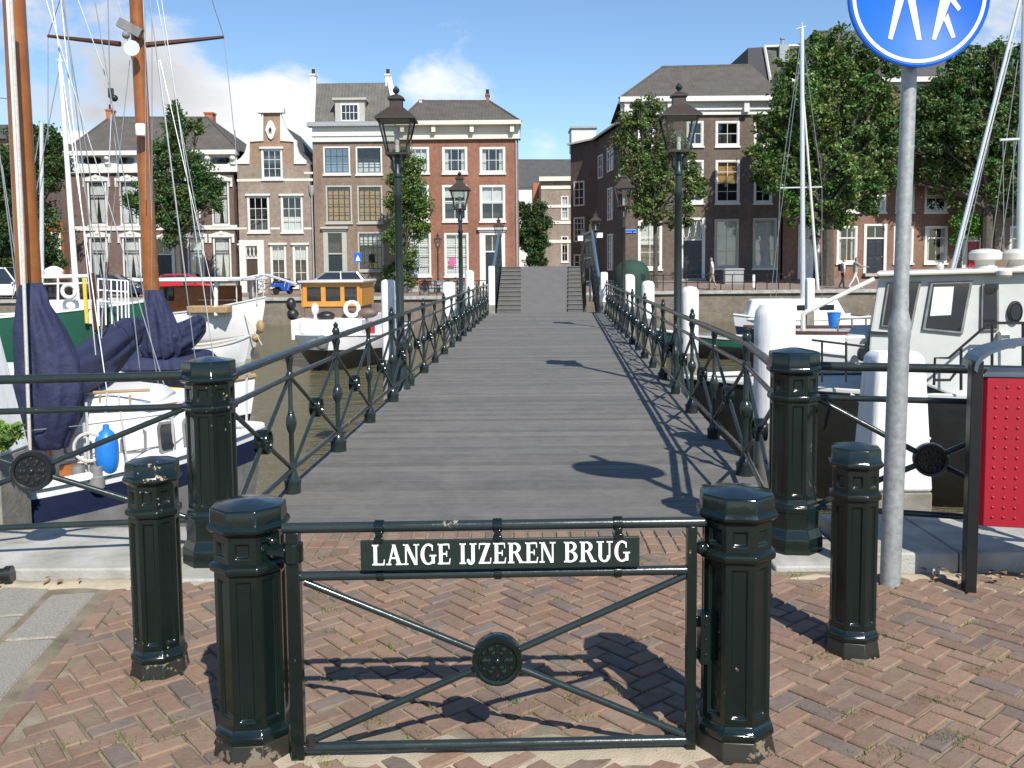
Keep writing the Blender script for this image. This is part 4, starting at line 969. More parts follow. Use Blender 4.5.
        if lattice:
            W=x1-x0-.12; H=z1-zf-.05; c=3
            for i in range(c):
                xm=x0+.06+W*(i+.5)/c; rr=W/c/2
                for sg_ in (1,-1): b.tube([(xm-rr,.07,zf+.05+H*.5-sg_*H*.0),(xm-rr*.6,.07,zf+.05+H*(.5+sg_*.38)),(xm,.07,zf+.05+H*(.5+sg_*.5)),(xm+rr*.6,.07,zf+.05+H*(.5+sg_*.38)),(xm+rr,.07,zf+.05+H*.5)],.03,5)
        else:
            for i in range(1,nx): x=lerp(x0+.06,x1-.06,i/nx); b.bx(x-.02,x+.02,.06,.10,zf+.05,z1)
        if b.v: b.build('glazing_bars',frame,fl,smooth=False)
        # step
        b=MB(); b.bx(x0-.15,x1+.15,-.5,-.01,z0-.22,z0-.02); b.build('doorstep','concrete',s.t,smooth=False)
    def band(s,r,m,d=.06,name='string_course'):
        x0,x1,z0,z1=s.rect(r); b=MB(); b.bx(x0,x1,-d,-.002,z0,z1); return b.build(name,m,s.t,smooth=False)
    def cornice(s,layers,m='frame_white',name='cornice'):
        """layers: (px0,px1,py_top,py_bot,depth)"""
        b=MB()
        for px0,px1,a,c,d in layers:
            x0,x1,z0,z1=s.rect((px0,px1,a,c)); b.bx(x0,x1,-d,.3,z0+.002,z1)
        return b.build(name,m,s.t,smooth=False)
    def hip(s,ex0,ex1,ey,rx0,rx1,ry,m,depth=9,over=.3,run=4.5):
        x0,z=s.P(ex0,ey); x1,_=s.P(ex1,ey); 
        # ridge stands 'run' metres behind the facade
        q0=at(rx0,ry,s.Y+run); q1=at(rx1,ry,s.Y+run); a=(q0.x-s.o.x,run,q0.z-s.o.z); c=(q1.x-s.o.x,run,q1.z-s.o.z)
        b=MB(); A,Bq,C_,Dq=(x0,-over,z),(x1,-over,z),(x1,depth,z),(x0,depth,z)
        b.add([A,Bq,C_,Dq,a,c],[(0,1,5,4),(1,2,5),(2,3,4,5),(3,0,4)]); o=b.build('roof',m,s.t,smooth=False)
        b=MB(); b.tube([a,c],.12,6)
        for e in (A,Dq): b.tube([e,a],.09,6)
        for e in (Bq,C_): b.tube([e,c],.09,6)
        b.build('ridge_tiles',m,o); return o
    def chimney(s,px0,px1,pt,pb,m,yo=3,pots=1,cap='concrete'):
        x0,x1,z0,z1=[*(lambda a,b:(a.x-s.o.x,b.x-s.o.x))(at(px0,pt,s.Y+yo),at(px1,pt,s.Y+yo)),at(px0,pb,s.Y+yo).z-s.o.z,at(px0,pt,s.Y+yo).z-s.o.z]
        b=MB(); b.bx(x0,x1,yo-.4,yo+.4,z0-.3,z1-.12); b.bx(x0-.06,x1+.06,yo-.46,yo+.46,z1-.12,z1); ch_=b.build('chimney',m,s.t,smooth=False)
        for k in range(pots):
            x=lerp(x0,x1,(k+.5)/pots); b=MB(); b.lathe([(.14,z1),(.12,z1+.35),(.14,z1+.4)],8,c=(x,yo,0)); b.build('chimney_pot','lantern_brown',ch_)
YL_=65.0
# ---- house 1, purple-brown with hooded windows
h=House('wide purple-brown brick house with white hooded windows, draped curtains and a white vented frieze',67,237,293,YL_)
up=[(87,108,181,225),(119,139,181,225),(152,172,181,225),(182,201,181,225),(211,230,181,225)]
gr=[(89,109,237,279),(122,142,237,279),(187,205,237,279),(213,232,237,279)]
dr_=(154,174,240,291)
h.facade([(67,237,152,293)],up+gr+[dr_],['brick_purple'],D=9)
def hood(H,r,grow=3.2):
    x0,x1,z0,z1=H.rect(r); b=MB(); b.bx(x0-.28,x1+.28,-.12,-.003,z1-.02,z1+.22)
    k=10; pts=[(x0-.28,z1+.22)]+[(lerp(x0-.05,x1+.05,i/k),z1+.22+.16*math.sin(PI*i/k)) for i in range(k+1)]+[(x1+.28,z1+.22)]; b.prism(pts,-.12,-.003,'y')
    for xx in (x0-.28,x1+.10): b.bx(xx,xx+.18,-.10,-.004,z1-.42,z1-.021)
    b.lathe([(.14,-.17),(.10,-.115)],10,c=((x0+x1)/2,0,z1+.30),axis='y')
    b.build('window_hood','frame_white',H.t,smooth=False)
for i,r in enumerate(up): h.window(r,1,1,'drape',bar='frame_black',mid=.68,cseed=i); hood(h,r)
for i,r in enumerate(gr): h.window(r,1,1,'drape',bar='frame_black',mid=.68,cseed=i+3); hood(h,r)
h.door(dr_,'door_dark'); hood(h,dr_)
h.band((66,237.5,226.5,229.5),'frame_white',.08); h.band((67,237.5,285,293),'concrete',.05,'plinth')
h.band((66,72,166,293),'plaster_white',.09,'corner_pilaster')
h.band((67,237.5,153.5,169.5),'plaster_white',.06,'frieze')
b=MB()
for x in (93,126,194,221):
    r=h.rect((x-9,x+9,157.5,164)); cz=(r[2]+r[3])/2; hh=(r[3]-r[2])/2
    b.prism([(r[0]+hh+hh*math.cos(a),cz+hh*math.sin(a)) for a in [PI/2+PI*k/8 for k in range(9)]]+[(r[1]-hh+hh*math.cos(a),cz+hh*math.sin(a)) for a in [-PI/2+PI*k/8 for k in range(9)]],-.075,-.061,'y')
b.build('frieze_vent','window_dark',h.t,smooth=False)
b=MB()
for x in (76,109,209,234):
    r=h.rect((x-2.5,x+2.5,155,166)); b.bx(r[0],r[1],-.3,-.062,r[2]+.1,r[3]); b.sphere(((r[0]+r[1])/2,-.3,r[3]-.25),.22,8,6)
b.build('console','plaster_white',h.t)
h.cornice([(66.5,238,152,155,.55),(66.5,238,168,172,.22)])
rf=h.hip(65,241,152.5,109,208,118,'tiles_brown',run=5)
h.chimney(108,113,110,126,'terracotta',5.2); h.chimney(206,214,113,126,'terracotta',6,0)
# ---- house 2, neck gable
h=House('narrow taupe brick house with a white scrolled neck gable and an oval crest',237,313,293,YL_)
o_=[(247,270,196,232),(280.5,303.5,196,232),(270,287,245,287),(292.5,309,245,287),(245,259.5,246,292.5),(261,283,149,179)]
h.facade([(237,313,164,293),(248,297.5,141,164),(261,281,111,141)],o_,['brick_taupe','brick_orange'],D=9,mapk=[0,1,1])
h.window(o_[0],3,3,None,lintel='frame_white'); h.window(o_[1],3,3,'low',lintel='frame_white'); h.window(o_[2],2,3,'top',lintel='frame_white'); h.window(o_[3],2,3,'top',lintel='frame_white'); h.window(o_[5],3,3,None,lintel='frame_white')
h.door(o_[4],'door_brown',surr=.42,fan=.26,lattice=True)
for r in ((237,313,179,181),(237,247,227.5,229.5),(270.5,280,227.5,229.5),(304,313,227.5,229.5),(237,244,243.5,245),(304,313,172,174)): h.band(r,'plaster_cream',.03)
b=MB()
def gp_(l): return [h.P(*q) for q in l]
for sgn in (0,1):
    f=(lambda x: x) if not sgn else (lambda x: 274-(x-271-(-3)) if False else 542.5-x+ .0)
    sc=[(237.5,164),(237.5,160.5),(241,158),(245,153),(247,146),(247,140.5),(249.5,139.5),(252,136),(256,131),(259,125),(261.5,118),(263.5,112),(263.5,141),(250,142),(249.8,158),(249.8,164)]
    pts=[h.P(f(x) if not sgn else 544-x+0,y) for x,y in sc]
    b.prism(pts if not sgn else pts[::-1],-.10,.25,'y')
r=h.rect((257.5,284.5,109,113)); b.bx(r[0],r[1],-.22,.3,r[2],r[3])
x0,x1,z0,z1=h.rect((258.5,283.5,99.5,109)); b.prism([(x0,z0)]+[(lerp(x0,x1,i/12),z0+.12+(z1-z0-.12)*math.sin(PI*i/12)) for i in range(13)]+[(x1,z0)],-.14,.3,'y')
b.build('scrolled_gable','plaster_white',h.t,smooth=False)
b=MB(); x,z=h.P(271,130); b.prism([(x+.34*math.cos(2*PI*k/18)*(1+.12*math.cos(6*PI*k/9)),z+.62*math.sin(2*PI*k/18)*(1+.1*math.cos(4*PI*k/9))) for k in range(18)],-.13,-.0,'y'); b.sphere((x,-.13,z),.22,10,6,(.8,.5,1.2)); b.build('crest','plaster_white',h.t)
b=MB(); b.sphere((x,-.2,z),.13,10,6,(.8,.6,1.3)); b.build('crest_shield','frame_black',h.t)
q0=h.P(238,164); q1=h.P(312,164); qt=h.P(271,118)
b=MB(); b.add([(q0[0],.28,q0[1]),(q1[0],.28,q1[1]),(qt[0],.28,qt[1]),(q0[0],9,q0[1]),(q1[0],9,q1[1]),(qt[0],9,qt[1])],[(0,1,2),(3,5,4),(0,2,5,3),(1,4,5,2)]); b.build('roof','tiles_dark',h.t,smooth=False)
b=MB(); x,z=h.P(312,170); xz=h.P(312,292); b.tube([(x-.05,-.08,xz[1]),(x-.05,-.08,z-1.2)],.06,8); b.lathe([(.06,z-1.9),(.18,z-1.55),(.2,z-1.2),(.2,z-1.1)],8,c=(x-.05,-.1,0)); b.build('downpipe','zinc',h.t)
# ---- house 3, brown with dormer
h=House('tall brown brick house with a grey dormer in its roof and yellow first-floor blinds',312,399,293,YL_)
o_=[(323,350.5,146.5,174),(355.5,382.5,146.5,174),(325.5,352.5,185.5,222.5),(357,383,185.5,222.5),(357.5,384,232,270.5),(327,344,233,292)]
h.facade([(312,399,126,293)],o_,['brick_brown'],D=9)
h.window(o_[0],4,3,'low',glassm='pane_sky',bar='frame_black'); h.window(o_[1],4,3,'low',bar='frame_black'); h.window(o_[2],4,4,'yellow',bar='frame_black',frame='frame_grey',sill='frame_grey'); h.window(o_[3],4,4,'yellow',bar='frame_black',frame='frame_grey',sill='frame_grey')
h.window(o_[4],5,5,'top',bar='frame_black',frame='frame_grey',sill='frame_grey')
h.door(o_[5],'door_green','frame_grey',fan=.35,surr=.28,cornice=True,nx=1)
h.cornice([(308,399.5,123,126.5,.5)],'zinc','gutter'); h.cornice([(312.5,399,126.7,141.5,.16),(312.5,399,134.5,136,.24)])
q=[at(312,124,65),at(399,124,65),at(387.5,82.5,66.9),at(312.5,83.5,66.9)]
L=[(v.x-h.o.x,v.y-h.Y-(.3 if i<2 else 0),v.z-h.o.z) for i,v in enumerate(q)]; z0=L[0][2]
b=MB(); b.add([L[0],L[1],(L[2][0]+.2,L[2][1],L[2][2]),(L[3][0],L[3][1],L[3][2]),(L[0][0],7.5,z0),(L[1][0],7.5,z0)],[(0,1,2,3),(3,2,5,4),(0,3,4),(1,5,2)]); b.build('roof','tiles_grey',h.t,smooth=False)
for e in (0,1):
    x=L[e][0]+(.1 if e==0 else -.1); x2=L[3][0]+.1 if e==0 else L[2][0]+.1; b=MB(); b.add([(x-.18,-.35,z0-.1),(x+.18,-.35,z0-.1),(x2+.18,L[2][1],L[2][2]+.0),(x2-.18,L[2][1],L[2][2]+.0),(x-.18,-.35,z0+.5),(x+.18,-.35,z0+.5),(x2+.18,L[2][1],L[2][2]+.45),(x2-.18,L[2][1],L[2][2]+.45)],[(0,3,2,1),(4,5,6,7),(0,1,5,4),(1,2,6,5),(2,3,7,6),(3,0,4,7)]); b.build('gable_parapet','plaster_white',h.t,smooth=False)
for px_ in (313.5,388): h.chimney(px_-2.2,px_+2.2,75,90,'plaster_white',2.1,1)
x0,x1,z0,z1=h.rect((339,362,101,124)); b=MB(); b.bx(x0-.25,x1+.25,-.25,2.0,z0+.15,z1); b.bx(x0-.4,x1+.4,-.42,2.1,z1,z1+.16); dm=b.build('dormer','frame_grey',h.t,smooth=False)
w_=MB(); x0,x1,z0,z1=h.rect((342.5,358.5,106,120.5)); 
for a in ((x0-.1,x0,z0-.1,z1+.1),(x1,x1+.1,z0-.1,z1+.1),(x0,x1,z0-.1,z0),(x0,x1,z1,z1+.1)): w_.bx(a[0],a[1],-.33,-.251,a[2],a[3])
for i in (1,2,3): w_.bx(lerp(x0,x1,i/4)-.02,lerp(x0,x1,i/4)+.02,-.31,-.262,z0,z1)
w_.bx(x0,x1,-.312,-.264,(z0+z1)/2-.02,(z0+z1)/2+.02); w_.build('dormer_window','frame_white',dm,smooth=False)
b=MB(); b.quad((x0,-.256,z0),(x1,-.256,z0),(x1,-.256,z1),(x0,-.256,z1)); b.build('pane','window_dark',dm,smooth=False,recalc=False)
# ---- house 4, red brick
h=House('red brick house with a cream cornice and three rows of white windows beside the alley',399,519.5,293,YL_)
o_=[(407,429.5,147,173),(442,467.5,147,173),(479.5,505.5,147,173),(407,429.5,185,221),(442,467.5,185,221),(479.5,505.5,185,221),(407,431.5,233,276),(444,469,233,276),(484.5,500.5,235,290)]
h.facade([(399,519.5,124,293)],o_,['brick_red'],D=10)
for i in (0,1,2): h.window(o_[i],3,2,'sides' if i else 'full',fw=.14)
h.window(o_[3],2,2,'half',mid=.5,fw=.14); h.window(o_[4],2,2,'top',mid=.55,fw=.14); h.window(o_[5],2,2,'half',mid=.55,fw=.14)
h.window(o_[6],2,4,'blind',fw=.12); wq=h.window(o_[7],2,4,'blind',fw=.12)
mat('poster_pink',(.62,.10,.32),rough=.7); x0,x1,z0,z1=h.rect((449,455,258,266)); b=MB(); b.bx(x0,x1,.02,.036,z0,z1); b.build('pink_poster','poster_pink',wq,smooth=False)
h.door(o_[8],'door_dark',fan=.30,surr=.36,cornice=True)
h.cornice([(397,521,122.5,125.5,.75),(399,519.7,125.7,137.5,.15),(399,519.7,136.5,139,.25)],'plaster_cream')
for x in (403,434,472,512): 
    b=MB(); r=h.rect((x-2,x+2,126,133)); b.bx(r[0],r[1],-.6,-.152,r[2],r[3]); b.build('console','plaster_cream',h.t,smooth=False)
h.hip(398,521,123,419,490,101.5,'tiles_brown',run=4.2); h.chimney(486,489,95,104,'brick_red',4.4,1); h.chimney(419.5,422.5,99,106,'plaster_white',4.4,0)
h.band((399,519.5,286,293),'concrete',.04,'plinth')
b=MB(); x,z=h.P(516,140); xz=h.P(516,292); b.tube([(x,-.08,xz[1]),(x,-.08,z)],.06,8); b.build('downpipe','zinc',h.t)
# ---- alley buildings
def block(label,px0,px1,top,base,Y,wall,opens,roofm=None,ridge=None,D=12,fr='frame_white',bands=(),flat=None,run=5,cur='full'):
    h=House(label,px0,px1,base,Y); h.facade([(px0,px1,top,base)],opens,[wall],D=D)
    for i,r in enumerate(opens): h.window(r,2,3,cur if i%2==0 else None,frame=fr,bar=fr)
    for r in bands: h.band(r,'plaster_cream',.1)
    if ridge: h.hip(px0-2,px1+2,top,ridge[0],ridge[1],ridge[2],roofm,run=run,depth=D)
    if flat: h.cornice([(px0-2,px1+2,flat[0],flat[1],.5)],'plaster_cream')
    return h
block('long far building with a slate grey roof and white wall in the gap beyond',505,600,188,285,135,'plaster_white',[(523,528,214,228)],'tiles_dark',(480,640,160),D=14,run=9)
block('small terracotta gabled building half hidden by the dark tree in the alley',533,545,183,283,120,'terracotta',[],None,None,D=6)
hb_=block('brown far house with cream stone bands and a flat cornice, standing in the alley',541,577,178,283,112,'brick_taupe',[(561,568.5,196,219),(561,568.5,236,262),(571,575,196,219)],None,None,D=8,bands=[(541,577,186,189),(541,577,205,207.5),(541,577,221,224),(541,577,240,243)],flat=(177,181))
# ---- left background
block('pale flat roofed block rising behind the left end of the purple-brown house',50,135,131,285,82,'plaster_white',[],None,None,D=8)
block('brown house half hidden by the dark tree at the far left',-90,40,140,293,72,'brick_brown',[(-60,-45,170,200),(-30,-15,170,200),(0,12,170,200),(-30,-15,225,262)],'tiles_dark',(-80,10,126),D=10)
hh=block('small wooden fronted shed between the dark tree and the purple-brown house',44,66,222,293,70,'varnish',[(50,62,232,262)],None,None,D=5)
# ================================================================ right hand row
YR_=64.0
h=House('large dark brick corner house with a hipped roof, white cornice and lattice fanlight door',622,782,284,YR_)
o_=[(686.5,703.5,121,146),(715.5,739.5,121,146),(754,770,121,146),(638,655,160,203),(686.5,703.5,160,203),(715.5,739.5,160,203),(754,772,160,203),(638,662,220,269),(714.5,738.5,219,268),(753,776.5,218,268),(682.5,702.5,220,278),(638,655,121,146)]
h.facade([(622,782,113,284)],o_,['brick_dark'],D=16)
for i in (0,1,2,11): h.window(o_[i],2,2,None,fw=.14)
for i,c in ((3,'half'),(4,'half'),(5,'ytop'),(6,'half')): h.window(o_[i],2,4,c,fw=.14)
for i in (7,8,9): h.window(o_[i],2,3,'full' if i!=7 else 'half',fw=.15,frame='frame_white' if i==7 else 'frame_grey',bar='frame_white' if i==7 else 'frame_grey')
h.door(o_[10],'door_dark',fan=.34,lattice=True,surr=.16)
h.cornice([(619,784,98.5,102,.7),(621,783,102.2,114.5,.18),(621,783,108,110,.3)])
for x in (626,669,745,778): 
    b=MB(); r=h.rect((x-2.5,x+2.5,102.4,113)); b.bx(r[0],r[1],-.55,-.183,r[2],r[3]); b.build('console','frame_white',h.t,smooth=False)
x0,z0=h.P(619,99); x1,_=h.P(784,99)
q0=at(662,67.5,69.5); q1=at(752,65.5,69.5); a=(q0.x-h.o.x,5.5,q0.z-h.o.z); c=(q1.x-h.o.x,5.5,q1.z-h.o.z)
b=MB(); b.add([(x0,-.35,z0),(x1,-.35,z0),(x1,11,z0),(x0+.6,11,z0),a,c],[(0,1,5,4),(1,2,5),(2,3,4,5),(3,0,4)]); rf=b.build('roof','tiles_brown',h.t,smooth=False)
b=MB(); b.tube([a,c],.13,6); b.tube([(x0,-.35,z0),a],.1,6); b.build('ridge_tiles','tiles_brown',rf)
# wing along the side street: oblique dark wall
def oblique(label,A,Bp,ztopA,ztopB,zb,wallm,wins,roofh,thick=7):
    """wall from A (near) to B (far); wins in (t0,t1,z0,z1)"""
    A=Vector(A); Bp=Vector(Bp); d=(Bp-A); Ln=d.length; rz_=math.atan2(d.y,d.x); t=thing('house',label,'house',(A.x,A.y,zb),rz_)
    b=MB(); zA,zB=ztopA-zb,ztopB-zb; th=-thick
    b.add([(0,0,-1),(Ln,0,-1),(Ln,0,zB),(0,0,zA),(0,th,-1),(Ln,th,-1),(Ln,th,zB),(0,th,zA)],[(0,1,2,3),(5,4,7,6),(0,3,7,4),(1,5,6,2),(3,2,6,7)]); b.build('wall',wallm,t,smooth=False)
    for (u0,u1,z0,z1,nx,nz) in wins:
        b=MB(); x0,x1=u0*Ln,u1*Ln
        for q in ((x0,x0+.12,z0,z1),(x1-.12,x1,z0,z1),(x0+.12,x1-.12,z0,z0+.12),(x0+.12,x1-.12,z1-.12,z1)): b.bx(q[0],q[1],.003,.09,q[2],q[3])
        for i in range(1,nx): x=lerp(x0,x1,i/nx); b.bx(x-.03,x+.03,.02,.06,z0+.12,z1-.12)
        for i in range(1,nz): z=lerp(z0,z1,i/nz); b.bx(x0+.12,x1-.12,.02,.06,z-.03,z+.03)
        w_=b.build('window','frame_white',t,smooth=False); b=MB(); b.quad((x0+.1,.012,z0+.1),(x1-.1,.012,z0+.1),(x1-.1,.012,z1-.1),(x0+.1,.012,z1-.1)); b.build('pane','window_dark',w_,smooth=False,recalc=False)
    b=MB(); b.add([(-.1,.35,zA),(Ln+.1,.35,zB),(Ln+.1,th/2,zB+roofh),(-.1,th/2,zA+roofh),(Ln+.1,th,zB),(-.1,th,zA)],[(0,1,2,3),(3,2,4,5),(0,3,5),(1,4,2)]); b.build('roof','tiles_dark',t,smooth=False)
    b=MB(); b.add([(0,.3,zA-.02),(Ln,.3,zB-.02),(Ln,.42,zB-.02),(0,.42,zA-.02),(0,.3,zA+.12),(Ln,.3,zB+.12),(Ln,.42,zB+.12),(0,.42,zA+.12)],[(0,3,2,1),(4,5,6,7),(0,1,5,4),(1,2,6,5),(2,3,7,6),(3,0,4,7)]); b.build('gutter','frame_white',t,smooth=False)
    return t
cA=at(621,124,64.2); cM=at(597,140,72); 
oblique('dark brick side wing of the corner house, receding along the alley under a grey roof',(cA.x,cA.y,0),(cM.x,cM.y,0),cA.z,cM.z,.5,'brick_dark',[(.28,.52,8.2,10.0,2,2),(.72,.92,8.0,9.8,2,2),(.3,.5,4.6,7.0,2,4),(.3,.5,.9,3.6,2,4)],1.6)
e0=at(597,150,72.1); e1=at(570.5,148,74.5)
oblique('dark brick end house with white sash windows below the boxy white roof dormer',(e0.x,e0.y,0),(e1.x,e1.y,0),e0.z+.8,e1.z+.2,.5,'brick_dark',[(.45,.86,6.1,8.1,2,3),(.45,.86,3.2,5.2,3,4),(.45,.86,-.4,2.2,2,4)],.9,8)
p=at(583,140,75.5); t=thing('roof_dormer','boxy white roof dormer on the end house at the alley corner','dormer',(p.x,p.y,0))
b=MB(); zt=at(583,128,75.5).z; b.bx(-1.0,1.0,-.8,2,p.z-.9,zt-.15); b.build('box','plaster_white',t,smooth=False); b=MB(); b.bx(-1.1,1.1,-.95,2.1,zt-.15,zt); b.build('roof_edge','zinc',t,smooth=False)
# red brick row behind the big trees
h=House('long red brick house with tall white windows behind the two big trees on the right',783,955,282,YR_)
o_=[(800,817,224,279),(837,857,226,263),(866,884,226,273),(894,913,226,263),(925,947,226,263),(805,823,184,212),(840,858,184,212),(868,886,184,212),(896,914,184,212),(925,947,184,212),(805,823,125,152),(840,858,125,152),(868,886,125,152),(896,914,125,152),(925,947,125,152)]
h.facade([(783,955,90,282)],o_,['brick_rose'],D=12)
for i in (1,3,4): h.window(o_[i],2,1,'sides',mid=.7,fw=.14)
for i in range(5,15): h.window(o_[i],2,2,'sides' if i%3 else 'half',mid=.6,fw=.13)
h.door(o_[2],'door_dark',fan=.26,surr=.14); h.door(o_[0],'frame_white',fan=.3,surr=.12)
h.cornice([(782,957,79.5,83,.6),(783,956,83.2,90.5,.16)])
h.hip(781,958,80,815,930,32,'tiles_dark',run=6,depth=12)
x0,x1,z0,z1=h.rect((884,902,57,76)); b=MB(); b.bx(x0,x1,1.2,5,z0,z1); b.bx(x0-.2,x1+.2,1.0,5.1,z1,z1+.2); dm=b.build('dormer','frame_white',h.t,smooth=False)
b=MB(); b.quad((x0+.3,1.18,z0+.3),(x1-.3,1.18,z0+.3),(x1-.3,1.18,z1-.3),(x0+.3,1.18,z1-.3)); b.build('pane','window_dark',dm,smooth=False,recalc=False)
b=MB()
for x,y_ in ((828,30),(813,52)):
    pass
# slate block rising between the two houses
p=at(775,100,71); t=thing('house','slate roof block with a zinc chimney rising between the corner house and big tree','house',(p.x,71,0))
P_=lambda px,py,Y=71: (lambda q:(q.x-p.x,q.y-71,q.z))(at(px,py,Y))
b=MB(); q=[P_(749,48),P_(768,47,71.5),P_(772,84),P_(749,84)]
b.add([P_(748,100),P_(770,100),P_(764,47),P_(748,48),(*P_(748,100)[:1],6,P_(748,100)[2]),(P_(770,100)[0],6,P_(770,100)[2]),(P_(764,47)[0],6,P_(764,47)[2]),(P_(748,48)[0],6,P_(748,48)[2])],[(0,1,2,3),(5,4,7,6),(0,3,7,4),(1,5,6,2),(3,2,6,7)]); b.build('side_wall','roof_side',t,smooth=False)
b=MB(); A=[P_(764.5,46.5),P_(800,46,71.3),P_(815,100),P_(771,100)]; b.add(A+[(v[0],6,v[2]) for v in A],[(0,1,2,3),(4,7,6,5),(0,4,5,1),(1,5,6,2),(3,2,6,7),(0,3,7,4)]); b.build('roof','tiles_grey',t,smooth=False)
b=MB(); b.tube([P_(764.5,46.5,70.9),P_(771,84,70.9)],.12,6); b.tube([P_(764.5,46.5,70.9),P_(800,45.5,70.9)],.1,6); b.build('white_verge','frame_white',t)
x0,z0=P_(783,52)[0],P_(783,52)[2]; b=MB(); b.bx(x0-.35,x0+.35,-.3,.8,z0-.8,z0+.5); b.lathe([(.14,z0+.5),(.14,z0+.95),(.2,z0+1.0),(.2,z0+1.1)],8,c=(x0,.2,0)); b.build('chimney','zinc',t,smooth=False)
p2=at(845,60,73); t=thing('house','steep slate gable with a white verge rising behind the top of the big tree','house',(p2.x,73,0)); P2=lambda px,py: (lambda q:(q.x-p2.x,0,q.z))(at(px,py,73))
b=MB(); A=[P2(800,100),P2(801,72),P2(829,31),P2(880,30),P2(900,100)]; b.add(A+[(v[0],7,v[2]) for v in A],[(0,1,2,3,4),(9,8,7,6,5)]+[(i,5+i,5+(i+1)%5,(i+1)%5) for i in range(5)]); b.build('roof','tiles_dark',t,smooth=False)
b=MB(); A,Bq=P2(814,54),P2(830,30); b.tube([(A[0],-.1,A[2]),(Bq[0],-.1,Bq[2])],.16,6); b.build('white_verge','frame_white',t)
h=House('grey-brown narrow house with a dark red door beside a climbing plant',955,1000,282,YR_+.3)
o_=[(967,979,228,279),(972,984,165,190),(986,997,165,190)]
h.facade([(955,1000,95,282)],o_,['brick_taupe'],D=10); h.door(o_[0],'door_red',fan=.25,surr=.3); h.window(o_[1],2,3,None); h.window(o_[2],2,3,None)
h=House('brown brick house closing the row at the far right behind the boat masts',1000,1130,282,YR_)
o_=[(1010,1030,226,262),(1050,1070,226,262),(1095,1115,226,262),(1010,1030,170,200),(1050,1070,170,200),(1095,1115,170,200)]
h.facade([(1000,1130,85,282)],o_,['brick_brown'],D=10)
for r in o_: h.window(r,2,3,'sides')
h.hip(998,1132,85,1020,1110,45,'tiles_dark')
# ================================================================ trees
def tree(label,Y,trunk,blobs,name='tree',tone=(.045,.085,.022),leaf=.17,dens=1.0,trunk_r=.22,group=None,wood=True,zb=None):
    """trunk: (px,base_py); blobs: (px,py,rpx) of the crown outline"""
    tp=at(trunk[0],trunk[1],Y); 
    if zb is not None: tp.z=zb
    t=thing(name,label,'tree' if wood else 'plant',(tp.x,Y,tp.z),0,group); rnd=random.Random(int(trunk[0]*7+Y))
    k=Y/FPX; C=[]
    for px,py,r in blobs:
        c=at(px,py,Y); C.append((Vector((c.x-tp.x,rnd.uniform(-.35,.35)*r*k,c.z-tp.z)),r*k))
    zc=min(c.z-r*.5 for c,r in C)
    if wood:
        big=max(r for c,r in C)
        for c,r in list(C):
            for q in range(2):
                d=Vector((rnd.gauss(0,1),rnd.gauss(0,.6),rnd.gauss(0,.9))).normalized(); C.append((c+d*r*rnd.uniform(.85,1.25),r*rnd.uniform(.28,.5)))
    b=MB()
    if wood:
        top=max(c.z for c,r in C); cx=sum(c.x for c,r in C)/len(C)
        hz=zc; pts=[(0,0,-.3),(0.02,0,.4),(.04,.02,hz*.5),(.0,0,hz),(cx*.4,.1,lerp(hz,top,.4)),(cx*.8,0,lerp(hz,top,.8))]
        b.tube(pts,[trunk_r*1.35,trunk_r,trunk_r*.9,trunk_r*.8,trunk_r*.5,trunk_r*.15],9)
        for c,r in C:
            s=Vector((cx*.15,0,lerp(hz,max(hz,c.z),.25))); m_=s.lerp(c,.5)+Vector((rnd.uniform(-.3,.3),rnd.uniform(-.3,.3),.1)); b.tube([s,m_,c],[trunk_r*.42,trunk_r*.25,.02],6)
            for q in range(3):
                e=c+Vector((rnd.gauss(0,1),rnd.gauss(0,1),rnd.gauss(0,1))).normalized()*r*.8; b.tube([m_.lerp(c,.5),e],[trunk_r*.16,.012],5)
        b.build('trunk','bark',t)
    b=MB()
    for c,r in C:
        ncl=max(5,int(46*dens*(r/1.0)**1.8)); 
        for q in range(ncl):
            d=Vector((rnd.gauss(0,1),rnd.gauss(0,1),rnd.gauss(0,1))).normalized(); rr=r*(rnd.random()**.45)*rnd.uniform(.8,1.12); cc=c+Vector((d.x*rr,d.y*rr*.95,d.z*rr))
            cr=rnd.uniform(.22,.5)*min(1,r/.9+(.2 if r>.2 else .03)); g=rnd.uniform(.6,1.4); hue=rnd.choice((-.008,0,.004,.012,.022))*rnd.uniform(.5,1.2); nl=int(38*rnd.uniform(.7,1.3))
            for l in range(nl):
                o=Vector((rnd.gauss(0,1),rnd.gauss(0,1),rnd.gauss(0,.75)))*cr*.55; p=cc+o
                n_=(Vector((rnd.gauss(0,1),rnd.gauss(0,1),rnd.gauss(.9,.8)))).normalized(); u=n_.orthogonal().normalized(); a=rnd.uniform(0,2*PI); u=(u*math.cos(a)+n_.cross(u)*math.sin(a)); v=n_.cross(u)
                L_=leaf*1.3*rnd.uniform(.6,1.25); W_=L_*.62; g2=g*rnd.uniform(.8,1.22); g2*=1.75*(1.25 if leaf>=.2 else 1.0); b.col=((tone[0]+hue)*g2,tone[1]*g2,tone[2]*g2)
                b.add([p-u*L_*.5,p+v*W_*.5-u*L_*.05+n_*L_*.06,p+u*L_*.55-n_*L_*.08,p-v*W_*.5-u*L_*.05+n_*L_*.06],[(0,1,2,3)])
    b.build('crown','leaf',t,smooth=False,recalc=False); return t
tree('dark dense tree at the far left behind the tallest wooden mast',60,(25,293),[(12,170,30),(40,150,20),(44,180,22),(8,215,30),(40,222,24),(46,135,10),(20,140,14),(-20,180,36),(-25,235,30),(18,250,24),(48,250,16),(40,270,16),(5,275,18)],tone=(.030,.062,.018),trunk_r=.3,zb=0)
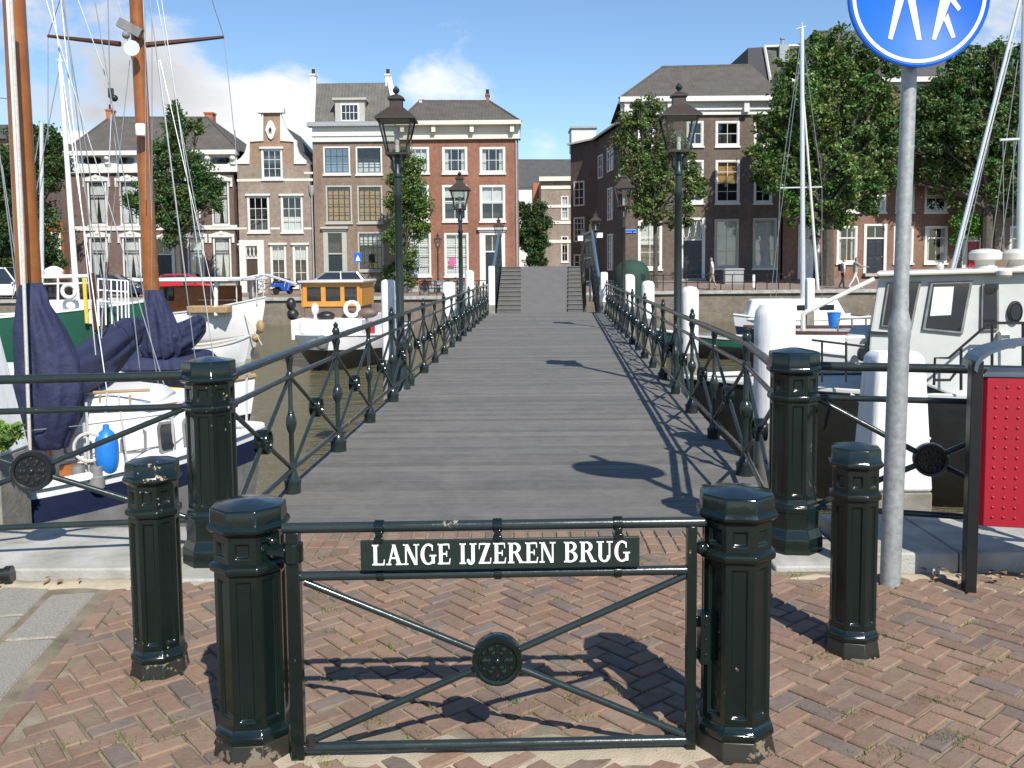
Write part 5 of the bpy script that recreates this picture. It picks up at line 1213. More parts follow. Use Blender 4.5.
tree('upright green tree in front of the purple-brown house, beside the second wooden mast',59,(179,293),[(174,112,8),(176,128,11),(196,128,8),(172,148,13),(160,160,11),(186,165,16),(204,178,15),(150,185,15),(140,205,12),(168,190,18),(190,200,18),(208,198,12),(160,212,15),(180,222,14),(172,240,10),(130,200,7)],tone=(.036,.075,.022),trunk_r=.2,zb=0,leaf=.16)
tree('slim leafy tree between the brown dormer house and the red brick house',61,(405,290),[(404,155,9),(408,168,13),(396,180,9),(412,188,15),(398,200,11),(420,205,12),(405,218,15),(396,232,10),(416,228,11),(402,246,11),(408,262,9),(400,275,8)],tone=(.055,.10,.024),trunk_r=.13,zb=0,leaf=.15)
tree('dark bushy tree filling the alley beyond the hump of the bridge',96,(532,284),[(528,214,10),(537,210,9),(525,230,9),(537,228,12),(530,245,11),(541,243,9),(545,225,7),(535,262,10)],tone=(.024,.05,.016),trunk_r=.3,leaf=.2,zb=0)
tree('young slender tree before the dark corner house, behind the nearest right lamp',56,(655,288),[(645,108,13),(630,122,14),(655,120,14),(668,112,9),(625,142,15),(648,140,17),(672,138,13),(636,162,16),(660,160,17),(682,158,11),(690,172,12),(645,182,15),(668,182,15),(690,192,11),(628,178,9),(640,202,13),(660,206,14),(684,210,11),(700,182,8),(645,220,8),(675,222,8)],tone=(.060,.095,.026),trunk_r=.16,leaf=.17,dens=.45)
tree('biggest round leafy tree on the right, behind the bare white mast',57,(827,287),[(838,48,18),(820,65,22),(850,70,24),(870,60,14),(800,85,24),(830,95,30),(865,95,26),(885,105,18),(785,110,22),(808,122,28),(840,130,30),(872,135,26),(890,145,16),(770,135,18),(790,152,26),(820,160,28),(850,165,28),(878,172,22),(765,165,12),(785,185,18),(812,192,20),(842,196,20),(870,198,16),(800,208,10),(830,214,12),(815,222,9),(845,217,10),(790,214,8),(892,120,11),(775,120,14),(756,150,9),(760,172,9),(880,85,12)],tone=(.044,.082,.022),trunk_r=.42,leaf=.2,dens=.5)
tree('big dark tree on the right behind the blue sign and the leaning masts',62,(985,283),[(990,55,16),(965,66,20),(1005,70,22),(945,85,18),(980,95,26),(1015,100,26),(930,110,22),(958,120,28),(995,130,30),(1030,130,26),(925,140,18),(945,152,22),(975,160,26),(1010,165,26),(930,175,16),(960,185,18),(995,190,20),(1030,190,22),(910,150,9),(912,178,8),(1000,205,10),(1050,90,24),(1055,150,26)],tone=(.036,.07,.02),trunk_r=.42,leaf=.2,dens=.5)
tree('bright green climbing plant over the doorway of the grey-brown house',62.8,(958,280),[(958,222,7),(966,218,8),(975,222,8),(960,233,6),(970,230,7),(980,232,5),(955,242,4),(957,255,3)],name='climbing_plant',tone=(.07,.16,.03),leaf=.13,dens=1.8,wood=False)
tree('small green shrub in a pot at the door of the brown dormer house',63.5,(340,293),[(338,279,4),(345,277,4),(341,285,4),(352,284,3)],name='shrub',tone=(.09,.13,.03),leaf=.09,dens=3.5,wood=False,zb=0)
tree('leafy shrub on the quay right of the second left lamp',63,(396,293),[(388,272,6),(394,266,5),(400,278,6),(390,285,6),(412,284,4)],name='shrub',tone=(.07,.11,.03),leaf=.11,dens=2.5,wood=False,zb=0)
# small green leaves at the left post
tree('sprig of broad green leaves growing by the left white mooring post',6.0,(6,440),[(0,428,6),(8,438,6),(16,432,5),(0,446,5)],name='weed',tone=(.09,.16,.04),leaf=.05,dens=18,wood=False)
# ================================================================ boats
def hull(L,Bm,zs,zm,zbw,zb,mats,bands,deck='boat_white',stern=.8,bow=2.0,n=22,m=8,rise=.0,flare=1.0):
    """x from -L/2 (stern) to L/2 (bow); z in world; bands: list of (fraction from the sheer, mat index)"""
    b=MB(); rows=[]
    for i in range(n+1):
        t=i/n; x=-L/2+L*t
        hb=Bm/2*((stern+(1-stern)*math.sin(min(1,t/.45)*PI/2)) if t<.45 else max(0,1-((t-.45)/.55)**bow))
        sh_=zm+(zs-zm)*max(0,1-t/.5)**2+(zbw-zm)*max(0,(t-.45)/.55)**2
        row=[]
        for j in range(m+1):
            u=j/m; z=lerp(sh_,zb,u); w=hb*(1-.9*u**2.6)*(1 if t<.6 else lerp(1,1-.55*u,(t-.6)/.4)); xo=-.10*L*u**1.5*max(0,(t-.7)/.3)
            row.append((x+xo,w,z))
        rows.append(row)
    for sgn in (1,-1):
        vs=[(x,sgn*w,z) for r_ in rows for x,w,z in r_]
        for i in range(n):
            for j in range(m):
                u=(j+.5)/m; k=[q for f,q in bands if u<=f][0] if [q for f,q in bands if u<=f] else bands[-1][1]
                b.k=k; f=[vs[i*(m+1)+j],vs[(i+1)*(m+1)+j],vs[(i+1)*(m+1)+j+1],vs[i*(m+1)+j+1]]; b.add(f,[(0,1,2,3)])
    b.k=bands[-1][1]; r_=rows[0]; b.poly([(x,w,z) for x,w,z in r_]+[(x,-w,z) for x,w,z in r_[::-1]])
    ob=b
    # weld
    d=MB(); 
    for i in range(n):
        a,c=rows[i][0],rows[i+1][0]; d.quad((a[0],a[1]*.985,a[2]-.05),(c[0],c[1]*.985,c[2]-.05),(c[0],-c[1]*.985,c[2]-.05),(a[0],-a[1]*.985,a[2]-.05))
    r1=MB()
    for sgn in (1,-1): r1.tube([(r_[0][0],sgn*r_[0][1],r_[0][2]) for r_ in rows],.035,6)
    return ob,d,r1
def weld(o,dist=.002):
    b=bmesh.new(); b.from_mesh(o.data); bmesh.ops.remove_doubles(b,verts=b.verts,dist=dist); bmesh.ops.recalc_face_normals(b,faces=b.faces); b.to_mesh(o.data); b.free()
    o.data.polygons.foreach_set('use_smooth',[True]*len(o.data.polygons)); o.data.set_sharp_from_angle(angle=R(40))
class Boat:
    def __init__(s,label,loc,rz,cat='boat',name='boat'):
        s.t=thing(name,label,cat,loc,rz); s.loc=Vector(loc); s.rz=rz; s.mi=Matrix.Rotation(-rz,3,'Z')
    def hull(s,*a,**k):
        mats=a[6]; ob,d,r1=hull(*a,**k); o=ob.build('hull',mats,s.t,recalc=False); weld(o); d.build('deck',k.get('deck','boat_white'),s.t,smooth=False); r1.build('rub_rail',k.get('rail','boat_white') if False else s.rail,s.t)
    rail='boat_white'
    def L(s,px,py,Y): return s.mi@(at(px,py,Y)-s.loc)
    def part(s,b,name,m,par=None,**k): return b.build(name,m,par or s.t,**k)
    def lines(s,lst,r=.006,name='rigging_line',m='wire'):
        for (a,c) in lst:
            b=MB(); b.tube([s.L(*a),s.L(*c)],r,5); s.part(b,name,m)
def cover_mesh(sections,n=14,seed=1,wr=.035):
    n=56; out=[]
    for (c,u,v),(c2,u2,v2) in zip(sections,sections[1:]):
        for q in range(3): out.append((Vector(c).lerp(Vector(c2),q/3),Vector(u).lerp(Vector(u2),q/3),Vector(v).lerp(Vector(v2),q/3)))
    sections=out+[sections[-1]]
    """draped sail cover: sections of (centre, half width vector u, half depth vector v)"""
    rnd=random.Random(seed); b=MB(); vs=[]; ph=[rnd.uniform(0,6.3) for _ in range(8)]
    for i,(c,u,v) in enumerate(sections):
        for j in range(n):
            a=2*PI*j/n; k=1+wr*1.8*math.sin(3*a+ph[0]+i*.18)+wr*1.3*math.sin(7*a+ph[1]-i*.3)+wr*1.1*math.sin(11*a+ph[2]+i*.42)+rnd.uniform(-wr,wr)*.35
            vs.append(Vector(c)+Vector(u)*math.cos(a)*k+Vector(v)*math.sin(a)*k)
    k=len(sections); b.add(vs,[(i*n+j,i*n+(j+1)%n,(i+1)*n+(j+1)%n,(i+1)*n+j) for i in range(k-1) for j in range(n)]+[tuple(range(n-1,-1,-1)),tuple(range((k-1)*n,k*n))]); return b
# ---- near sailing boat (left)
bw=at(262,436,8.35)
LN=5.6; yaw=R(14)
bx_=Boat('white sailing boat with blue sail covers moored close behind the left quay railing',(bw.x-LN/2*math.cos(yaw),bw.y-LN/2*math.sin(yaw),0),yaw,'sailing boat','sailing_boat')
bx_.hull(LN,3.2,.10,.06,.24,-2.2,['boat_white','boat_blue','boat_steel'],[(.04,0),(.13,1),(1,2)],stern=.8,bow=3.0,m=24)
cw=lambda pts:[(lambda v:(v.x,v.y))(bx_.mi@(Vector((x,y,0))-bx_.loc)) for x,y in pts]
b=MB(); b.prism(cw([(-6.6,6.62),(-2.95,7.32),(-2.62,7.75),(-2.66,8.35),(-3.1,8.75),(-6.7,8.1)]),-.14,.56,'z',.93); cb=bx_.part(b,'cabin','boat_white',bevel=.05)
b=MB(); b.prism(cw([(-6.4,6.85),(-3.3,7.45),(-3.05,7.8),(-3.1,8.3),(-3.4,8.5),(-6.5,7.9)]),.555,.66,'z',.9); bx_.part(b,'cabin_roof','boat_white',bevel=.04)
b=MB(); b.tube([bx_.L(20,396,7.2),bx_.L(150,390,7.6)],.014,8); [b.tube([bx_.L(q,395,7.2+(q-20)*.0031),bx_.L(q,402,7.2+(q-20)*.0031)],.012,6) for q in (40,70,100,130)]; bx_.part(b,'grab_rail','teak')
b=MB(); b.tube([(v[0],v[1],.57) for v in cw([(-6.6,6.66),(-3.0,7.36),(-2.68,7.78),(-2.72,8.3)])],.016,6); bx_.part(b,'cabin_trim','varnish')
sdir=Vector((3.65,.70,0)).normalized(); sn=Vector((sdir.y,-sdir.x,0))
def cabwin(x,w_,z0,z1,cm,base=Vector((-2.95,7.32,0)),dr=sdir,nn=sn,off=.0):
    c=base+dr*x; fr=[]
    for ins,d in ((0,.012),(.022,.020)):
        pts=[]
        for q in range(20):
            a=2*PI*q/20; u=max(-1,min(1,1.25*math.cos(a)))*(w_/2-ins); v=max(-1,min(1,1.25*math.sin(a)))*((z1-z0)/2-ins); k=.035+.075*((z0+z1)/2+v+.14)/.7
            p=c+dr*u-nn*(k-.035)*.9+nn*d; pts.append(bx_.mi@(Vector((p.x,p.y,(z0+z1)/2+v))-bx_.loc))
        fr.append(pts)
    e=MB(); e.add([tuple(p) for p in fr[0]],[tuple(range(20))]); o_=bx_.part(e,'cabin_window','boat_steel',cb,smooth=False)
    e=MB(); e.add([tuple(p) for p in fr[1]],[tuple(range(20))]); bx_.part(e,'cabin_window_curtain',cm,cb,smooth=False)
for x in (-.17,-.60,-1.05,-1.5): cabwin(x,.21,.20,.40,'curtain')
fd=Vector((.33,.43,0)).normalized(); fn=Vector((fd.y,-fd.x,0))
for x in (.13,.36): cabwin(x,.16,.18,.44,'window_dark',dr=fd,nn=fn)
Lq=bx_.L
def onboat(px,py,Y): return Lq(px,py,Y)
mtop=at(0,-260,7.05); mbot=at(30,300,7.05)
b=MB(); d=(mtop-mbot); p0=bx_.mi@(mbot-bx_.loc-d.normalized()*1.36); p1=bx_.mi@(mtop-bx_.loc); b.tube([p0,p1],[.097,.070],16); bx_.part(b,'mast','varnish')
b=MB(); b.tube([Lq(6,-40,6.9),Lq(13.5,95,6.9),Lq(23,285,6.9)],[.018,.018,.018],4); bx_.part(b,'mast_track','alu')
U=lambda x,z=0: Vector((x,0,z))
def sec(px,py,Y,hw,hd,up=0): return (Lq(px,py,Y),Vector((hw,0,up)),Vector((0,hd,0)))
k=8.45/FPX
b=cover_mesh([sec(31,283,7.00,0.074,0.096),sec(32,292,6.97,0.095,0.112),sec(34,305,6.95,0.108,0.128),sec(41,330,6.95,0.165,0.160),sec(48,360,6.95,0.219,0.176),sec(52,390,6.95,0.248,0.192),sec(51,418,6.95,0.223,0.176),sec(51,435,6.95,0.165,0.144),sec(52,448,6.95,0.116,0.096)],24,3,.05); bx_.part(b,'sail_cover','sail_cover',ang=80)
def boomsec(px,py,Y,hw,hh,L_=None): return ((L_ or Lq)(px,py,Y),Vector((hw,-.05,0)),Vector((0,-.04,hh)))
b=cover_mesh([boomsec(58,384,7.1,.18,.18),boomsec(84,370,7.9,.20,.19),boomsec(100,357,8.6,.2,.2),boomsec(116,344,9.3,.19,.19),boomsec(130,332,9.9,.15,.17),boomsec(138,327,10.15,.09,.10)],18,5,.05); bx_.part(b,'boom_cover','sail_cover',ang=80)
# deck fittings
b=MB(); 
for px_ in (83,101): 
    c=Lq(px_-4,487,6.86); b.lathe([(.06,-.06),(.06,.03),(.048,.035),(.048,.11),(.045,.115),(.045,.09)],14,c=(c.x,c.y,.085))
bx_.part(b,'bollard_pair','boat_steel')
b=MB(); c=Lq(72,470,7.12); b.box((c.x,c.y,.09),(.17,.08,.13)); b.box((c.x+.13,c.y+.05,.09),(.07,.07,.12)); bx_.part(b,'hatch','varnish')
st=[(-2.5,-1.25),(-1.7,-1.42),(-.9,-1.5),(-.1,-1.5),(.8,-1.38),(1.5,-1.12),(2.1,-.72)]
for sy in (1,-1):
    b=MB()
    for x,y in st: b.tube([(x,y*sy,-.15),(x,y*sy,.52)],.011,6)
    bx_.part(b,'stanchions','alu'); b=MB()
    for z in (.5,.24): b.tube([(x,y*sy,z) for x,y in st]+[(2.6,-.1*sy,.75 if z>.4 else .5)],.005,5)
    bx_.part(b,'guard_wire','wire')
b=MB(); b.tube([(2.1,-.70,.55),(2.5,-.32,.72),(2.7,0,.74),(2.5,.32,.72),(2.1,.70,.55)],.014,6); b.tube([(2.68,0,.74),(2.66,0,.1)],.012,6); bx_.part(b,'pulpit','alu')
b=MB(); c=Lq(107,452,6.95); b.lathe([(r_*.74,h_*.72) for r_,h_ in [(.01,-.28),(.055,-.26),(.10,-.2),(.118,-.1),(.12,.06),(.11,.15),(.07,.22),(.035,.25),(.03,.3),(.001,.31)]],18,c=(c.x,c.y,c.z)); fo=b.build('fender','fender_blue'); fo.location=bx_.loc; fo.rotation_euler.z=yaw; tag(fo,'bright blue inflatable fender hanging on the rail of the near sailing boat','fender')
b=MB(); b.tube([(c.x,c.y,c.z+.3),(c.x+.02,c.y,c.z+.47)],.008,5); b.torus((c.x-.12,c.y-.03,c.z+.05),.11,.014,18,6); b.tube([(c.x-.13,c.y,c.z-.33),(c.x-.13,c.y-.02,c.z+.4)],.01,6); b.tube([(c.x+.16,c.y,c.z-.3),(c.x+.1,c.y,c.z+.45)],.008,6); bx_.part(b,'coiled_rope','rope')
# items on the fore deck: blue tarp hatch, yellow kayak rolled cover, tan coil
b=MB(); c=Lq(225,372,9.5); c2=Lq(150,366,10.6)
b.tube([Lq(152,392,9.6),Lq(200,396,9.4)],.07,10); bx_.part(b,'rolled_yellow_cover','plastic_yellow')
b=MB(); b.tube([Lq(60,405,9.0),Lq(150,402,9.3),Lq(196,404,9.3)],.045,8); bx_.part(b,'spar','teak')
# rigging
Y=8.6
lines=[((12,0,8.2),(30,455,7.5)),((52,0,8.6),(118,470,7.4)),((60,-10,8.6),(104,440,7.6)),((62,0,8.9),(122,372,9.3)),((78,0,9.2),(110,88,9.2)),((108,0,9.2),(110,88,9.2)),((110,95,9.2),(143,400,9.0)),((112,95,9.2),(97,440,8.2)),((95,0,9.0),(160,395,9.0)),((64,0,8.6),(98,300,8.6)),((-6,110,8.2),(22,330,8.2)),((2,165,8.2),(26,330,8.2)),((40,-20,8.4),(178,430,8.2)),((146,-30,9.4),(198,380,9.2)),((157,-30,9.5),(230,470,8.4)),((0,98,8.3),(10,99,8.3))]
bx_.lines(lines,.0055)
b=MB(); b.tube([Lq(11,0,6.75),Lq(21,200,6.7),Lq(30,452,6.6)],.013,8); bx_.part(b,'halyard','rope')
b=MB(); b.tube([Lq(28,430,7.5),Lq(44,470,7.3),Lq(64,492,7.1)],.014,8); bx_.part(b,'turnbuckle','boat_steel')
b=MB(); c=Lq(111,93,9.2); b.box(c,(.05,.04,.09)); b.sphere(c+Vector((.03,0,-.05)),.035,8,6); bx_.part(b,'rigging_block','boat_black')
# ---- second sailing boat with crosstree mast
mb2=at(152,300,13.2)
b2=Boat('sailing boat with a varnished mast carrying a crosstree, lying behind the near sailing boat',(mb2.x-1.7,13.2,0),R(6),'sailing boat','sailing_boat'); b2.rail='teak'
b2.hull(6.2,2.4,.0,-.1,.1,-2.2,['boat_white','boat_blue','boat_black'],[(.2,0),(.3,1),(1,2)],stern=.75,deck='teak')
b=MB(); b.prism([(-2.6,-.85),(1.5,-.85),(2.0,-.4),(2.0,.4),(1.5,.85),(-2.6,.85)],-.2,.30,'z',.92); c2=b2.part(b,'cabin','boat_white',bevel=.04)
b=MB(); c=b2.L(163,362,12.9); b.prism([(c.x-.75,-.8),(c.x+.55,-.8),(c.x+.55,.8),(c.x-.75,.8)],.28,.46,'z',.8); b2.part(b,'hatch_cover','sail_cover',bevel=.05)
b=MB(); b.bx(c.x-.7,c.x+.55,-.88,-.86,.02,.2); b2.part(b,'cabin_window','window_dark',c2)
mt2=at(126,-190,13.2); b=MB(); dd=(mb2-mt2).normalized(); b.tube([b2.mi@(mb2+dd*.9-b2.loc),b2.mi@(mt2-b2.loc)],[.115,.082],14); b2.part(b,'mast','varnish')
b=MB(); b.tube([b2.L(48,36,13.2),b2.L(120,44,13.0)],[.022,.04],8); b.tube([b2.L(146,45,13.0),b2.L(224,37,13.2)],[.04,.022],8); b2.part(b,'crosstree','varnish_dark')
b=MB(); c=b2.L(130,28,13.0); b.box((c.x,c.y,c.z),(.34,.1,.13),ry=R(28)); b.sphere(b2.L(126,35,12.95),.055,10,8); b2.part(b,'radar_box','boat_steel')
b=MB(); c=b2.L(133,49,12.95); b.lathe([(.11,-.06),(.09,-.02),(.03,.06)],12,c=c,axis='y'); b2.part(b,'deck_light','alu')
b=MB(); c=b2.L(140.5,130,12.95); b.lathe([(.065,-.08),(.07,-.06),(.07,.07),(.06,.085)],12,c=c); b2.part(b,'white_lamp','letter_white')
b=cover_mesh([sec(0,0,1,.1,.1)]*2) if False else None
S2=lambda px,py,hw,hd,Y=12.9:(b2.L(px,py,Y),Vector((hw,0,0)),Vector((0,hd,0)))
b=cover_mesh([S2(153,290,.10,.12),S2(155,300,.14,.16),S2(159,318,.21,.2),S2(162,335,.255,.22),S2(163,350,.27,.22),S2(162,358,.2,.18)],20,8,.05); b2.part(b,'sail_cover','sail_cover',ang=80)
b=cover_mesh([boomsec(166,347,12.8,.2,.22,b2.L),boomsec(178,340,13.1,.2,.21,b2.L),boomsec(189,332,13.5,.17,.18,b2.L),boomsec(198,325,13.9,.14,.15,b2.L),boomsec(202,322,14.1,.07,.08,b2.L)],16,9,.05); b2.part(b,'boom_cover','sail_cover',ang=80)
b2.lines([((48,36,13.2),(48,140,13.2)),((224,37,13.2),(235,140,13.2)),((212,0,13),(224,37,13.2)),((60,0,13),(48,36,13.2)),((143,0,13.2),(152,230,13)),((152,0,13),(152,355,13)),((157,0,13),(200,230,12.8)),((158,60,13),(186,280,12.6)),((160,60,13),(215,300,12.5)),((130,60,13),(100,330,12.8)),((118,0,13),(132,60,13)),((235,130,13.2),(236,155,13.2)),((145,0,13),(146,200,12.9))],.006)
# ---- green hulled ship
g3=at(40,330,24); b3=Boat('old green hulled ship with a white deckhouse and a thin white mast',(at(128,320,24).x-5.6,24.5,0),R(5),'ship','moored_ship'); b3.rail='boat_white'
b3.hull(11.5,3.6,.75,.42,.85,-2.4,['boat_green','boat_black'],[(.62,0),(1,1)],stern=.8,bow=2.6,deck='boat_grey')
P3=lambda px,py,Y=24: b3.L(px,py,Y)
def box3(x0,x1,y0,y1,Y0,Y1,name,m,par=None,B_=b3):
    a=B_.L(x0,y1,Y0); c=B_.L(x1,y0,Y0); e=MB(); e.bx(a.x,c.x,a.y,a.y+(Y1-Y0),min(a.z,c.z),max(a.z,c.z)); return B_.part(e,name,m,par,bevel=.03)
dk=box3(42,96,300,325,24,25.6,'deckhouse','boat_white'); box3(40,88,283,300.5,24.6,25.6,'wheelhouse','varnish_dark')
for x0 in (46,60,74): 
    a=P3(x0,297,24.55); c=P3(x0+10,287,24.55); e=MB(); e.bx(a.x,c.x,a.y,a.y+.04,a.z,c.z); b3.part(e,'wheelhouse_window','window_dark',smooth=False)
e=MB(); 
for px_ in (42,58,74,86): e.tube([P3(px_,301,24.2),P3(px_,275,24.2)],.03,6)
e.tube([P3(38,277,24.2),P3(88,276,24.2)],.05,6); e.tube([P3(38,284,24.2),P3(88,283,24.2)],.02,6); b3.part(e,'roof_rail','boat_white')
e=MB(); c=P3(54,273,24.4); e.lathe([(.17,-.12),(.24,-.08),(.25,.05),(.2,.12),(.08,.18),(.001,.19)],14,c=c); b3.part(e,'radar_dome','boat_white')
e=MB(); e.tube([P3(79,330,24.2),P3(60,62,24.2)],[.085,.05],10); e.sphere(P3(60,61,24.2),.07,8,6); b3.part(e,'white_mast','boat_white')
e=MB(); e.tube([P3(42,330,24.4),P3(41.5,122,24.4)],[.06,.05],8); b3.part(e,'grey_mast','alu')
e=MB(); e.tube([P3(87,323,24),P3(84,278,24)],.05,8); b3.part(e,'yellow_boom','plastic_yellow')
e=MB(); e.tube([P3(95,330,24),P3(93,273,24)],.06,8); e.tube([P3(105,335,24),P3(107,262,24)],.045,8); b3.part(e,'brown_post','varnish_dark')
e=MB()
for i in range(7): 
    q=[99,106,112,118,122,126,129][i]; e.tube([P3(q,326-i,23.6),P3(q-1,278+i*.5,23.6)],.022,6)
for y_ in (279,290,301): e.tube([P3(98,y_,23.6),P3(128,y_+2,23.6)],.02,6)
b3.part(e,'bow_rail','boat_white')
e=MB(); c=P3(69,291,23.7); e.torus(c,.17,.05,18,8); b3.part(e,'lifebuoy','boat_white')
b3.lines([((60,64,24.2),(18,290,24)),((60,64,24.2),(104,290,24)),((60,66,24.2),(96,310,24)),((41,125,24.4),(12,300,24)),((75,345,23.4),(95,333,22))],.012)
# ---- white motor cruiser with wooden saloon
b4=Boat('white yacht with a varnished wooden saloon under a long flat white canopy',(at(168,330,33).x,33.4,0),R(-12),'yacht','motor_yacht'); b4.rail='boat_grey'
b4.hull(7.6,3.2,.22,.12,.70,-1.9,['boat_white','boat_grey'],[(.55,0),(1,1)],stern=.85,bow=2.4,deck='teak')
P4=lambda px,py,Y=33: b4.L(px,py,Y)
box3(158,226,286,322,32.9,34.6,'saloon','varnish',B_=b4)
for x0 in (164,178,192,208):
    a=P4(x0,301,32.8); c=P4(x0+10,287,32.8); e=MB(); e.bx(a.x,c.x,a.y,a.y+.05,a.z,c.z); e2=b4.part(e,'saloon_window','window_dark',smooth=False)
e=MB(); a=P4(150,281,33); c=P4(252,277,33); e.bx(a.x,c.x,-1.5,1.5,a.z-.02,a.z+.11); b4.part(e,'canopy','boat_white',bevel=.03)
for px_ in (158,236): 
    for s in (-1.25,1.25): 
        e=MB(); q=P4(px_,280,33); e.tube([(q.x,s,q.z),(q.x-.05,s,.1)],.07,8); b4.part(e,'canopy_post','boat_white')
e=MB(); q=P4(218,318,32.4); e.box((q.x,-1.1,.3),(1.5,.5,.28),rz=.1); b4.part(e,'tan_seat','teak',bevel=.05)
e=MB(); e.tube([(3.0,-.6,.7),(3.0,-.6,1.35),(3.7,-.2,1.5),(3.95,0,1.5),(3.7,.2,1.5),(3.0,.6,1.35),(3.0,.6,.7)],.03,6)
for x,y in ((2.2,-.95),(3.0,-.6),(3.6,-.25),(3.6,.25),(2.2,.95)): e.tube([(x,y,.45),(x,y,1.35)],.022,6)
e.tube([(1.4,-1.2,1.25),(2.2,-.95,1.3),(3.0,-.6,1.35)],.022,6); e.tube([(3.9,0,1.5),(5.0,.1,1.15)],.05,6); b4.part(e,'pulpit','alu')
e=MB(); q=P4(262,338,32.2); e.sphere((3.75,-.35,-.35),.16,10,8,(1,.7,1.5)); e.sphere((3.65,-.5,-.75),.15,10,8); b4.part(e,'tan_fender','teak')
b4.lines([((236,300,32.5),(262,345,31.9)),((198,300,32.3),(236,300,32.5))],.02,m='rope')
# white tender
p=at(197,335,27); b5=Boat('small white open tender tied under the bow of the yacht with the wooden saloon',(p.x,27,0),R(35),'dinghy','dinghy'); b5.rail='boat_grey'; b5.hull(3.2,1.2,-.55,-.6,-.35,-1.6,['boat_white','boat_grey'],[(.6,0),(1,1)],deck='teak')
# ---- orange cabin barge, bow towards us
p=at(334,345,28.5); b6=Boat('black hulled barge with a varnished orange wheelhouse, bow pointing at the bridge railing',(p.x,32.3,0),R(-93),'barge','motor_barge'); b6.rail='boat_white'
b6.hull(8.4,3.3,-.45,-.55,-.38,-2.3,['boat_white','boat_black'],[(.24,0),(1,1)],stern=.9,bow=4.5,deck='boat_white')
P6=lambda px,py,Y: b6.L(px,py,Y)
def wb(x0,x1,y0,y1,z0,z1,name,m,par=None,bev=.03):   # world axis box
    e=MB(); c=b6.mi; vs=[]
    for z in (z0,z1):
        for x,y in ((x0,y0),(x1,y0),(x1,y1),(x0,y1)): vs.append(c@(Vector((x,y,z))-b6.loc))
    e.add(vs,[(0,3,2,1),(4,5,6,7),(0,1,5,4),(1,2,6,5),(2,3,7,6),(3,0,4,7)]); return b6.part(e,name,m,par,bevel=bev)
def WX(px,Y): return at(px,300,Y).x
def WZ(py,Y,px=330): return at(px,py,Y).z
wb(WX(290,29.6),WX(361,29.6),29.6,34.5,-.65,WZ(320,29.6),'deckhouse','boat_white')
wb(WX(304,31),WX(360,31),31,33.6,WZ(322,31),WZ(306,31),'wheelhouse_base','cabin_brown')
Y=30.98; z0,z1=WZ(306.5,Y),WZ(283,Y); x0,x1=WX(303,Y),WX(360,Y)
wh=wb(x0,x1,31.02,33.7,z0,z1,'wheelhouse','interior')
e=MB(); fr=[]
W=x1-x0; bays=[(.07,.32),(.40,.66),(.73,.95)]
ed=[0]+[v for q in bays for v in q]+[1]
for i in range(0,len(ed),2): fr.append((x0+ed[i]*W,x0+ed[i+1]*W,z0,z1))
for a,c in bays: fr+= [(x0+a*W,x0+c*W,z0,z0+(z1-z0)*.22),(x0+a*W,x0+c*W,z1-(z1-z0)*.17,z1)]
for q in fr:
    vs=[b6.mi@(Vector((x,y,z))-b6.loc) for z in (q[2],q[3]) for x,y in ((q[0],Y-.03),(q[1],Y-.03),(q[1],31.015),(q[0],31.015))]; e.add(vs,[(0,3,2,1),(4,5,6,7),(0,1,5,4),(1,2,6,5),(2,3,7,6),(3,0,4,7)])
b6.part(e,'wheelhouse_front','cabin_orange',wh,smooth=False)
for a,c in bays:
    e=MB(); y=31.0; e.poly([tuple(b6.mi@(Vector(v)-b6.loc)) for v in ((x0+a*W,y,z0),(x0+c*W,y,z0),(x0+c*W,y,z1),(x0+a*W,y,z1))]); b6.part(e,'window_pane','pane_glass',wh,smooth=False)
wb(x0-.06,x0-.005,31.0,33.7,z0,z1,'side_panel','cabin_orange',wh,0); wb(x1+.005,x1+.06,31.0,33.7,z0,z1,'side_panel','cabin_orange',wh,0)
wb(x0-.15,x1+.15,30.8,33.9,z1+.003,z1+.09,'wheelhouse_roof','boat_grey',wh)
e=MB(); c=P6(352,309,30.6); e.torus(c,.23,.075,22,10,'x'); b6.part(e,'lifebuoy','boat_white')
e=MB(); c=P6(326,316,30.0); e.sphere(c,.3,14,8,(.8,1.05,.55)); b6.part(e,'dark_hatch_dome','boat_black')
e=MB(); c=P6(315,309,30.4); e.sphere(c,.13,8,6,(1,1,1.6)); e.tube([c,c+Vector((0,0,-.5))],.05,6); b6.part(e,'white_cowl','boat_white')
e=MB(); c=P6(291,304,30.4); e.sphere(c,.17,10,8,(1,1,1.3)); e.sphere(c+Vector((0,.05,-.35)),.2,10,8); b6.part(e,'outboard_motor','boat_black')
e=MB(); c=P6(371,330,29.8); e.lathe([(.12,-.25),(.13,-.2),(.13,.15),(.05,.24),(.04,.3)],12,c=c); b6.part(e,'gas_bottle','plastic_red')
e=MB(); c=P6(368,313,30.5); e.sphere(c,.25,10,7,(1,1.4,.7)); b6.part(e,'tarpaulin_bundle','cabin_brown')
e=MB(); c=P6(322,343,28.0); e.lathe([(.04,-.22),(.17,-.16),(.22,0),(.17,.16),(.05,.24)],14,c=c); b6.part(e,'round_fender','fender_grey')
e=MB(); 
for a,c in (((300,322,29.2),(300,333,29.2)),((300,333,29.2),(318,338,28.8)),((318,322,29.2),(318,338,28.8)),((347,322,29.2),(347,335,29.0))): e.tube([P6(*a),P6(*c)],.016,6)
b6.part(e,'grab_rail','boat_steel')
